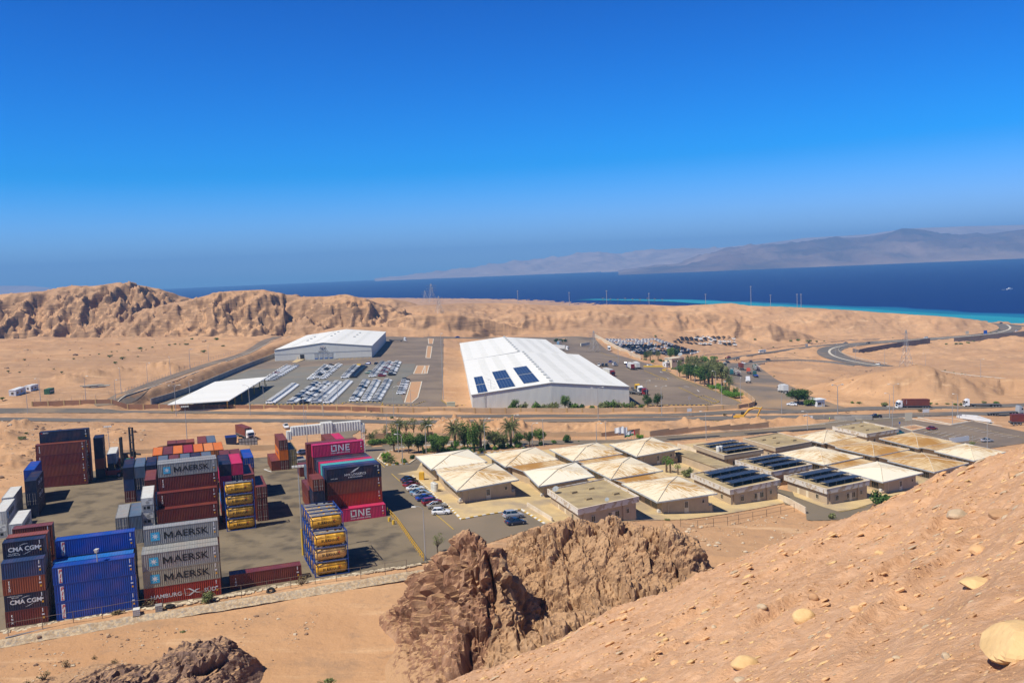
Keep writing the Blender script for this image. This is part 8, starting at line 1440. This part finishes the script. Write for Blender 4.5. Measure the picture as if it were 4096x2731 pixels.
def pylon(base, hh, w_, label):
    t = thing('pylon', label, 'pylon', base, .5, 'lattice pylons'); m = MB(); r = .0022 * hh + .03; lv = [(0, w_), (.22, w_ * .72), (.42, w_ * .46), (.6, w_ * .28), (.8, w_ * .2), (1, w_ * .06)]
    for (a, wa), (b, wb) in zip(lv, lv[1:]):
        c0 = [(s * wa / 2, q * wa / 2, a * hh - (.5 if a == 0 else 0)) for s, q in ((-1, -1), (1, -1), (1, 1), (-1, 1))]; c1 = [(s * wb / 2, q * wb / 2, b * hh) for s, q in ((-1, -1), (1, -1), (1, 1), (-1, 1))]
        for k in range(4): m.tube([c0[k], c1[k]], r * 1.3, 4); m.tube([c0[k], c1[(k + 1) % 4]], r * .8, 3); m.tube([c0[(k + 1) % 4], c1[k]], r * .8, 3); m.tube([c1[k], c1[(k + 1) % 4]], r * .8, 3)
    obj('lattice', m.mesh('lattice', M_gal), t)
    for z in (.62, .74, .88):
        m = MB(); e = w_ * .62
        for s in (-1, 1): m.tube([(s * w_ * .1, 0, z * hh), (s * e, 0, z * hh + .2)], r, 3); m.tube([(s * w_ * .1, 0, z * hh + hh * .05), (s * e, 0, z * hh + .2)], r, 3)
        obj('cross_arm', m.mesh('cross_arm', M_gal), t)
q = at('w4', 965, 690); q = onz('w4', 960, 690, q.z + 6); hh = aty('w4', 958, 262, q.y).z - q.z; pylon(q, hh, hh * .26, 'lattice pylon on the sand mound by the bend of the coast road'); q = at('w2', 1592, 300); pylon(q, aty('w2', 1590, 100, q.y).z - q.z, 8, 'lattice pylon behind the warehouse lot')
q = aty('b1', 1620, 195, 1180); pylon(q - Vector((0, 0, 3)), aty('b1', 1616, 68, 1180).z - q.z + 3, 12, 'tall pylon against the sea on the far ridge'); q = aty('b1', 1570, 192, 1300); pylon(q - Vector((0, 0, 3)), aty('b1', 1570, 122, 1300).z - q.z + 3, 10, 'smaller pylon left of the tall skyline pylon'); q = aty('b1', 1680, 300, 950); pylon(q - Vector((0, 0, 2)), aty('b1', 1672, 165, 950).z - q.z + 2, 9, 'pylon above the layered cliff')
def signb(c, x, y, w_, h0, h1, mcol, label, posts=2, ang=.2, txt_=None):
    q = at(c, x, y); t = thing('sign_board', label, 'sign', q, ang); m = MB()
    for k in range(posts): xx = (k - (posts - 1) / 2) * w_ * .7; m.cyl((xx, 0, -.3), (xx, 0, h1 - .05), .06, 5)
    obj('post', m.mesh('post', M_gal), t); m = MB(); m.box(-w_ / 2, -.1, h0, w_ / 2, -.065, h1); obj('panel', m.mesh('panel', mcol), t)
M_sb = flat('sign_blue', (.02, .10, .42)); M_sbl = flat('sign_cream', (.60, .54, .40))
signb('r4', 1140, 300, 3.2, 3.2, 6.4, M_sbl, 'big faded cream sign board at the car park island'); signb('r4', 1322, 168, 3.2, 1.6, 3.0, M_cab, 'wide white road sign on two posts on the median'); signb('w3', 465, 1130, 2, 2.0, 3.4, M_cab, 'small white road sign on the median before the tan wall'); signb('w4', 1895, 318, 4.5, .5, 4.5, M_sb, 'blue sign board beside the coast road'); signb('w4', 1680, 320, 4, .5, 4.0, M_sbl, 'pale sign board beside the coast road'); signb('r4', 1045, 285, .6, 1.4, 2.2, M_sb, 'little blue sign left of the cream sign board', 1); signb('w3', 465, 1000, 1.2, 2.6, 4.0, M_gal, 'grey notice on a pole inside the tan wall', 1); signb('r4', 1670, 455, 9, .6, 2.4, M_cab, 'low white board between the roofs and the car park', 3, .35); signb('w3', 1842, 325, 3, 1, 4, M_gal, 'grey sign beside the ramp junction', 1)
# flags
M_fl = [flat('flag_white', (.72, .72, .72)), flat('flag_black', (.02, .02, .02)), flat('flag_green', (.01, .16, .05)), flat('flag_red', (.50, .02, .02))]
for k, (x, w_, lab) in enumerate(((1295, 0, 'left white flag streaming to the left on its pole'), (1340, 0, 'right white flag streaming to the left on its pole'), (1390, 2, 'limp white and green flag between the others'), (1435, 1, 'flag with black white green bands and a red triangle'))):
    q = at('r2', x, 195); hh = aty('r2', x, (15, 25, 70, 55)[k], q.y).z - q.z; t = thing('flag', lab, 'flag', q, 0, 'flags on poles beside the road'); m = MB(); m.cyl((0, 0, -.3), (0, 0, hh + .1), .05, 6); obj('pole', m.mesh('pole', M_gal), t); m = MB(); n = 8; Lf_ = 3.2 if k < 2 else 2.4; Hf = 1.9; f = lambda i, j: (-Lf_ * i / n, .25 * math.sin(i * 1.1 + k), hh - .05 - Hf * j / 3 - .5 * (i / n) ** 1.5 + .08 * math.sin(i * 1.7))
    for i in range(n):
        for j in range(3): mi = 0 if w_ == 0 else (1, 0, 2)[j] if w_ == 1 else (0, 0, 2)[j]; m.quad(f(i, j), f(i + 1, j), f(i + 1, j + 1), f(i, j + 1), mi)
    fl_ = obj('flag_cloth', m.mesh('flag_cloth', M_fl), t)
    if w_ == 1: m = MB(); a, b, c_ = [Vector(f(0, 0)), Vector(f(0, 3)), (Vector(f(4, 1)) + Vector(f(4, 2))) / 2]; m.poly([a + Vector((0, -.3, 0)), b + Vector((0, -.3, 0)), c_ + Vector((0, -.3, 0))]); obj('red_triangle', m.mesh('red_triangle', M_fl[3]), t)
# small things round the yard
def tag1(name, mb, m, loc, label, cat, rz=0.0, group=None): return tag(obj(name, mb.mesh(name, m), None, loc, rz), label, cat, group)
for c, x, y, mm, lab in (('c4', 155, 1305, M_ac, 'white liquid container in a wire cage before the blue containers'), ('c4', 445, 1250, flat('dirty_ibc', (.30, .29, .27)), 'dirty grey liquid container in a cage before the red container')):
    q = at(c, x, y); t = thing('liquid_container', lab, 'container', q, YAW); m = MB(); m.box(-.5, -.6, .15, .5, .6, 1.1); obj('bottle', m.mesh('bottle', mm), t); m = MB()
    for z in (.15, .45, .75, 1.08):
        for p, r in (((-.52, -.62), (.52, -.62)), ((.52, -.62), (.52, .62)), ((.52, .62), (-.52, .62)), ((-.52, .62), (-.52, -.62))): m.tube([(p[0], p[1], z), (r[0], r[1], z)], .02, 4)
    for k in range(5):
        xx = -.52 + .26 * k; m.cyl((xx, -.62, .1), (xx, -.62, 1.1), .018, 4); m.cyl((xx, .62, .1), (xx, .62, 1.1), .018, 4)
    obj('cage', m.mesh('cage', M_gal), t); m = MB(); m.box(-.55, -.65, 0, .55, .65, .13); obj('pallet', m.mesh('pallet', M_bark), t)
def torus(R_, r, n=18, k=8):
    m = MB()
    for i in range(n):
        a = 6.283 * i / n; m.v += [((R_ + r * math.cos(6.283 * j / k)) * math.cos(a), (R_ + r * math.cos(6.283 * j / k)) * math.sin(a), r * math.sin(6.283 * j / k)) for j in range(k)]
    for i in range(n):
        for j in range(k): m.f.append((i * k + j, ((i + 1) % n) * k + j, ((i + 1) % n) * k + (j + 1) % k, i * k + (j + 1) % k)); m.m.append(0)
    return m
TORM = torus(.55, .22).mesh('tyre', M_tyre, True)
for c, x, y, lab, tilt in (('c4', 590, 1205, 'old tyre lying flat before the bright red container', 0), ('c4', 1905, 1005, 'old tyre lying on the bank before the lone red container', .5), ('g1', 1620, 335, 'dark tyre on the sand beside the highway', .3)): q = at(c, x, y); o = tag(obj('old_tyre', TORM, None, (q.x, q.y, q.z + .25), 0), lab, 'tyre'); o.rotation_euler = (tilt, 0, 0)
for x, y, lab in ((1330, 440, 'yellow and red drum at the yard end of the yellow railing'), (1385, 480, 'yellow drum beside the yellow railing')): q = at('c6', x, y); m = MB(); m.tube([(0, 0, 0), (0, 0, .3), (0, 0, .31), (0, 0, .6), (0, 0, .61), (0, 0, .9)], [.3, .3, .32, .32, .3, .3], 14); tag1('drum', m, M_yel, q, lab, 'drum')
for k, (x, y, lab) in enumerate(((440, 860, 'left white cylindrical water tank beside the wall of the first block'), (465, 875, 'right white cylindrical water tank beside the wall of the first block'))): q = at('r1', x, y); t = thing('water_tank', lab, 'water tank', (q.x, q.y, q.z + .16), 0, 'white water tanks'); m = MB(); m.tube([(0, 0, .02 * 0 + z) for z in (0, .5, .51, 1.0, 1.01, 1.5, 1.51, 2.0, 2.15)], [.72, .72, .7, .7, .72, .72, .7, .7, .3], 18); obj('tank', m.mesh('tank', M_ac), t); m = MB(); m.cyl((0, 0, 2.15), (0, 0, 2.24), .25, 10); obj('lid', m.mesh('lid', M_gal), t)
# pipes, skip, hoppers, stakes
q = at('c2', 70, 1545); r = at('c2', 1010, 1335); m = MB(); d = r - q; m.tube([(0, 0, .15), (d.x * .5, d.y * .5, d.z * .5 + .2), (d.x, d.y, d.z + .15)], .09, 6); tag1('fallen_lamp_post', m, M_gal, q, 'fallen lamp post lying along the bank before the front containers', 'lamp post')
q = at('h1', 890, 1105); m = MB(); rr = random.Random(8)
for k in range(16): a = .25 + rr.uniform(-.1, .1); y0 = rr.uniform(-3, 3); x0 = rr.uniform(-7, 1); z0 = .3 + .5 * (k % 3); m.tube([(x0, y0, z0), (x0 + 7 * math.cos(a), y0 + 7 * math.sin(a), z0)], .28, 6)
tag(tag1('pipe_pile', m, flat('weathered_pipe', (.34, .32, .27), .8), q, 'pile of grey pipes dumped on the sand left of the service road', 'pipes'), kind='stuff')
A = at('c3', 1590, 395); t = thing('waste_skip', 'dark blue open skip behind the orange containers', 'skip', A, YAW); m = MB(); m.tap(0, 0, 3.2, 5, .0, -.3, -.3, 3.5, 5.3, 2.6); obj('skip_body', m.mesh('skip_body', paint((.012, .03, .09))), t); m = MB(); m.box(-.1, -.1, 2.603, 3.3, 5.1, 2.62); obj('skip_interior', m.mesh('skip_interior', flat('skip_inside_blue', (.01, .02, .12))), t)
A, B = at('c3', 1750, 405), at('c3', 1995, 398); t = thing('yard_gate', 'grey panelled steel gate standing behind the yard wall', 'gate', A, math.atan2(B.y - A.y, B.x - A.x)); Wg = (B - A).xy.length; m = MB(); m.box(0, -.03, .2, Wg, .03, 2.6); obj('gate_panel', m.mesh('gate_panel', flat('gate_grey', (.26, .25, .24))), t); m = MB()
for k in range(7): m.box(Wg * k / 6 - .06, -.1, 0, Wg * k / 6 + .06, -.031, 2.7)
for z in (.2, 1.4, 2.6): m.box(.07, -.09, z - .05, Wg - .07, -.032, z + .05)
obj('gate_frame', m.mesh('gate_frame', M_chas), t)
A = at('w2', 1465, 245); B = at('w2', 1545, 243); m = MB(); d = B - A; m.box(0, -.5, 0, (d).xy.length, .5, 2.6); tag1('barrier_block', m, M_kerb, A, 'row of pale concrete blocks behind the warehouse lot', 'barrier', math.atan2(d.y, d.x))
for k in range(9): q = at('k1', 1290 + 31 * k, 447); m = MB(); m.tap(-1.1, -.35, 1.1, .35, 0, -1.0, -.12, 1.0, .12, 1.0); tag1('traffic_barrier', m, M_yel, q, 'yellow plastic barrier in the line at the lot entrance', 'barrier', 0, 'yellow barriers across the lot entrance')
q = at('k1', 1578, 505); m = MB(); m.tap(-1.2, -.35, 1.2, .35, 0, -1.1, -.12, 1.1, .12, 1.2); tag1('traffic_barrier', m, M_yel, q, 'lone yellow barrier on the road below the guard booth', 'barrier'); q = at('w1', 1785, 452); m = MB(); m.tap(-1.3, -.35, 1.3, .35, 0, -1.2, -.12, 1.2, .12, 1.1); tag1('traffic_barrier', m, M_yel, q, 'lone yellow barrier before the logo warehouse', 'barrier')
for c, x, y, lab in (('r4', 470, 210, 'left concrete culvert trough on the red sand'), ('r4', 650, 200, 'right concrete culvert trough on the red sand')): q = at(c, x, y); m = MB(); m.box(-4, -1.2, 0, 4, -1.0, 1.5); m.box(-4, 1.0, 0, 4, 1.2, 1.5); m.box(-4, -1.0, 0, 4, 1.0, .2); m.box(-4, -.1, .2, 4, .1, 1.5); tag1('culvert_trough', m, M_conw, q, lab, 'culvert', -.35, 'concrete culvert troughs')
A, B, C_ = at('r4', 1690, 195), at('r4', 2005, 225), at('r4', 1850, 150); m = MB(); t = thing('pond_wall', 'white walled rectangular tank beside the car park road', 'tank', A, 0)
for p, r in ((at('r4', 1650, 185), at('r4', 2005, 232)), (at('r4', 2005, 232), at('r4', 1860, 185)), (at('r4', 1860, 185), at('r4', 1690, 172)), (at('r4', 1690, 172), at('r4', 1650, 185))):
    d = (r - p); n_ = Vector((-d.y, d.x, 0)).normalized() * .2; o = A; m.hexa([v - o for v in (p - n_, r - n_, r + n_, p + n_)] + [v - o + Vector((0, 0, 1.0)) for v in (p - n_, r - n_, r + n_, p + n_)])
obj('wall', m.mesh('wall', M_cab), t)
# boat on the sea, beach shades
q = onz('p', 2318, 665, SEA); t = thing('motor_boat', 'small white motor boat with a wake far out on the right', 'boat', q, .3); m = MB(); m.tap(-7, -1.8, 7, 1.8, -.3, -7.4, -2.2, 9, .5, 2.2); obj('hull', m.mesh('hull', CPM['white']), t); m = MB(); m.tap(-3, -1.4, 3, 1.0, 2.2, -2.6, -1.2, 1.5, .8, 4.2); obj('cabin', m.mesh('cabin', M_cab), t); m = MB(); m.poly([(-7, -1, .5), (-7, 1, .5), (-22, 3, .45), (-22, -3, .45)]); obj('wake', m.mesh('wake', flat('foam', (.6, .65, .68))), t)
for k in range(9):
    u = 1385 + 17 * k; q = aty('p', u, 689 + (k % 3), 1950); m = MB(); m.cyl((0, 0, -4), (0, 0, 3.2), .3, 6); m.tube([(0, 0, 3.0), (0, 0, 4.6)], [3.2, .2], 10); tag1('beach_shade', m, M_bark, q, 'thatched beach shade on the shore spit far away', 'parasol', 0, 'beach shades on the far shore')
# people
def person(c, x, y, ang, m_top, m_leg, label, stride=.15):
    q = at(c, x, y); t = thing('person', label, 'person', (q.x, q.y, q.z + .1), ang)
    V = [((0, 0, .95), .15), ((0, 0, 1.18), .145), ((0, 0, 1.38), .17), ((0, 0, 1.5), .065), ((.01, 0, 1.6), .095), ((.02, 0, 1.72), .085), ((stride * .4, .1, .88), .1), ((stride, .11, .5), .07), ((stride * .9, .11, .08), .05), ((stride * .9 + .14, .11, .05), .04), ((-stride * .4, -.1, .88), .1), ((-stride, -.11, .5), .07), ((-stride * 1.2, -.11, .08), .05), ((-stride * 1.2 + .14, -.11, .05), .04), ((0, .2, 1.4), .065), ((.05, .26, 1.12), .05), ((.22, .24, .95), .038), ((.3, .23, .92), .03), ((0, -.2, 1.4), .065), ((-.03, -.26, 1.12), .05), ((.12, -.25, .9), .038), ((.18, -.24, .86), .03)]
    Ed = [(0, 1), (1, 2), (2, 3), (3, 4), (4, 5), (0, 6), (6, 7), (7, 8), (8, 9), (0, 10), (10, 11), (11, 12), (12, 13), (2, 14), (14, 15), (15, 16), (16, 17), (2, 18), (18, 19), (19, 20), (20, 21)]
    me = bpy.data.meshes.new('body'); me.from_pydata([v[0] for v in V], Ed, []); o = bpy.data.objects.new('body', me); COL.objects.link(o); o.parent = t; sk = o.modifiers.new('skin', 'SKIN'); o.modifiers.new('sub', 'SUBSURF').levels = 1; o.modifiers['sub'].render_levels = 1
    for i, v in enumerate(V): me.skin_vertices[0].data[i].radius = (v[1], v[1]); me.skin_vertices[0].data[i].use_root = (i == 0)
    me.materials.append(m_leg); m = MB(); m.tube([(0, 0, .95), (0, 0, 1.2), (0, 0, 1.42), (0, 0, 1.5)], [.19, .19, .22, .1], 10); obj('vest', m.mesh('vest', m_top), t); m = MB(); m.tube([(.015, 0, 1.68), (.015, 0, 1.78), (.015, 0, 1.83)], [.125, .11, .04], 10); obj('helmet', m.mesh('helmet', M_cab), t)
M_hv = flat('hi_vis_yellow', (.50, .62, .03)); M_tr = flat('work_trousers', (.10, .09, .08)); M_tr2 = flat('dusty_clothes', (.34, .29, .23))
person('r4', 313, 225, .4, M_hv, M_tr, 'worker in a yellow vest standing on the red sand'); person('r4', 252, 195, .4, M_tr2, M_tr2, 'worker in dusty clothes behind the yellow vested one', .08); person('r4', 815, 188, 2.0, M_hv, M_tr, 'worker in a yellow vest beside the dark pickup', .05); person('w3', 898, 470, 1.0, M_hv, M_tr, 'worker in a pale vest by the black flatbed trailer', .05); person('w1', 1840, 448, 1.0, M_hv, M_tr, 'worker in a yellow vest beside the dark blue car', .08); person('w1', 997, 640, 1.0, M_tr2, M_tr, 'person walking at the end of the white canopy')
# stones and rubble strewn on the ground
def rubble(c, pts, n, s0, name, label, ms, seed):
    rnd = np.random.RandomState(seed); q = P(c, *pts); xs = [p.x for p in q]; ys = [p.y for p in q]; mb = MB(); k = 0; poly = [(p.x, p.y) for p in q]
    X = rnd.uniform(min(xs), max(xs), n * 3); Y = rnd.uniform(min(ys), max(ys), n * 3); ok = inpoly(X, Y, poly) & (fbm(X / 7, Y / 7, 3, seed) > -.05); X, Y = X[ok][:n], Y[ok][:n]
    for x, y in zip(X, Y):
        hit, loc, nn, ix, ob, mt = SC.ray_cast(DG, Vector((x, y, 60)), Vector((0, 0, -1)))
        if not hit: continue
        s = s0 * (.5 + rnd.pareto(2.5)); s = min(s, s0 * 4); i0 = len(mb.v); m = rnd.randint(len(ms)); a0 = rnd.uniform(0, 6)
        for z, r in ((-.3, .9), (.45, 1.0), (.8, .45)):
            for j in range(5): a = a0 + 1.2566 * j; d = s * r * rnd.uniform(.7, 1.3); mb.v.append((x + d * math.cos(a), y + d * math.sin(a) * .8, loc.z + s * z * rnd.uniform(.6, 1)))
        for l in range(2):
            for j in range(5): a, b = i0 + l * 5 + j, i0 + l * 5 + (j + 1) % 5; mb.f.append((a, b, b + 5, a + 5)); mb.m.append(m)
        mb.f.append(tuple(i0 + 10 + j for j in range(5))); mb.m.append(m)
    tag(obj(name, mb.mesh(name, ms), None), label, 'rubble', kind='stuff')
bpy.context.view_layer.update(); DG = bpy.context.evaluated_depsgraph_get()
MS1 = [mat('sandy_stone', (.46, .30, .17), .95), mat('dark_stone', (.24, .155, .10), .95), mat('pale_stone', (.54, .44, .31), .95)]
rubble('c1', [(0, 110), (1900, 160), (1900, 420), (1300, 480), (500, 560), (300, 900), (0, 1200)], 900, .22, 'strewn_rubble', 'stones and rubble strewn over the mounds left of the yard', MS1, 1)
rubble('c4', [(-1500, 1600), (0, 1420), (2000, 1130), (2600, 1180), (2000, 1900), (-1500, 2100)], 700, .10, 'strewn_rubble', 'small stones strewn over the sand below the bank', MS1, 2)
rubble('r3', [(400, 1450), (1700, 1330), (2050, 1420), (2200, 1560), (1200, 1900), (300, 1700)], 700, .13, 'strewn_rubble', 'pale rubble on the open ground before the wire fence', [MS1[0], MS1[2]], 3)
rubble('h1', [(0, 560), (1000, 560), (2100, 560), (2000, 760), (900, 900), (0, 1100)], 700, .5, 'strewn_rubble', 'stones strewn over the far desert field', MS1[:2], 4)
rubble('g1', [(0, 215), (2352, 230), (2352, 250), (0, 255)], 260, .16, 'strewn_rubble', 'stones along the highway median', MS1, 5); rubble('g1', [(1150, 330), (2352, 330), (2352, 420), (1250, 430)], 400, .16, 'strewn_rubble', 'stones on the sand mounds beside the highway', MS1, 6)
rubble('w4', [(0, 700), (900, 730), (1400, 840), (2000, 960), (2352, 1100), (1000, 1050), (0, 1080)], 600, .28, 'strewn_rubble', 'stones on the sandy slopes by the pylon', MS1[:2], 7)
# ================================================================ air
hz = bpy.data.meshes.new('haze'); X0, X1, Y0, Y1, Z0, Z1 = -17000, 17000, -600, 17500, SEA - 8, 480
hz.from_pydata([(x, y, z) for z in (Z0, Z1) for x, y in ((X0, Y0), (X1, Y0), (X1, Y1), (X0, Y1))], [], [(0, 3, 2, 1), (4, 5, 6, 7), (0, 1, 5, 4), (1, 2, 6, 5), (2, 3, 7, 6), (3, 0, 4, 7)])
hm = bpy.data.materials.new('air_haze'); hm.use_nodes = True; n = hm.node_tree.nodes; n.remove(n['Principled BSDF']); v = n.new('ShaderNodeVolumePrincipled'); v.inputs['Color'].default_value = (.24, .56, 1.0, 1); v.inputs['Density'].default_value = .00011; v.inputs['Anisotropy'].default_value = 0
hm.node_tree.links.new(v.outputs[0], n['Material Output'].inputs['Volume']); hz.materials.append(hm); tag(obj('haze', hz), kind='stuff')
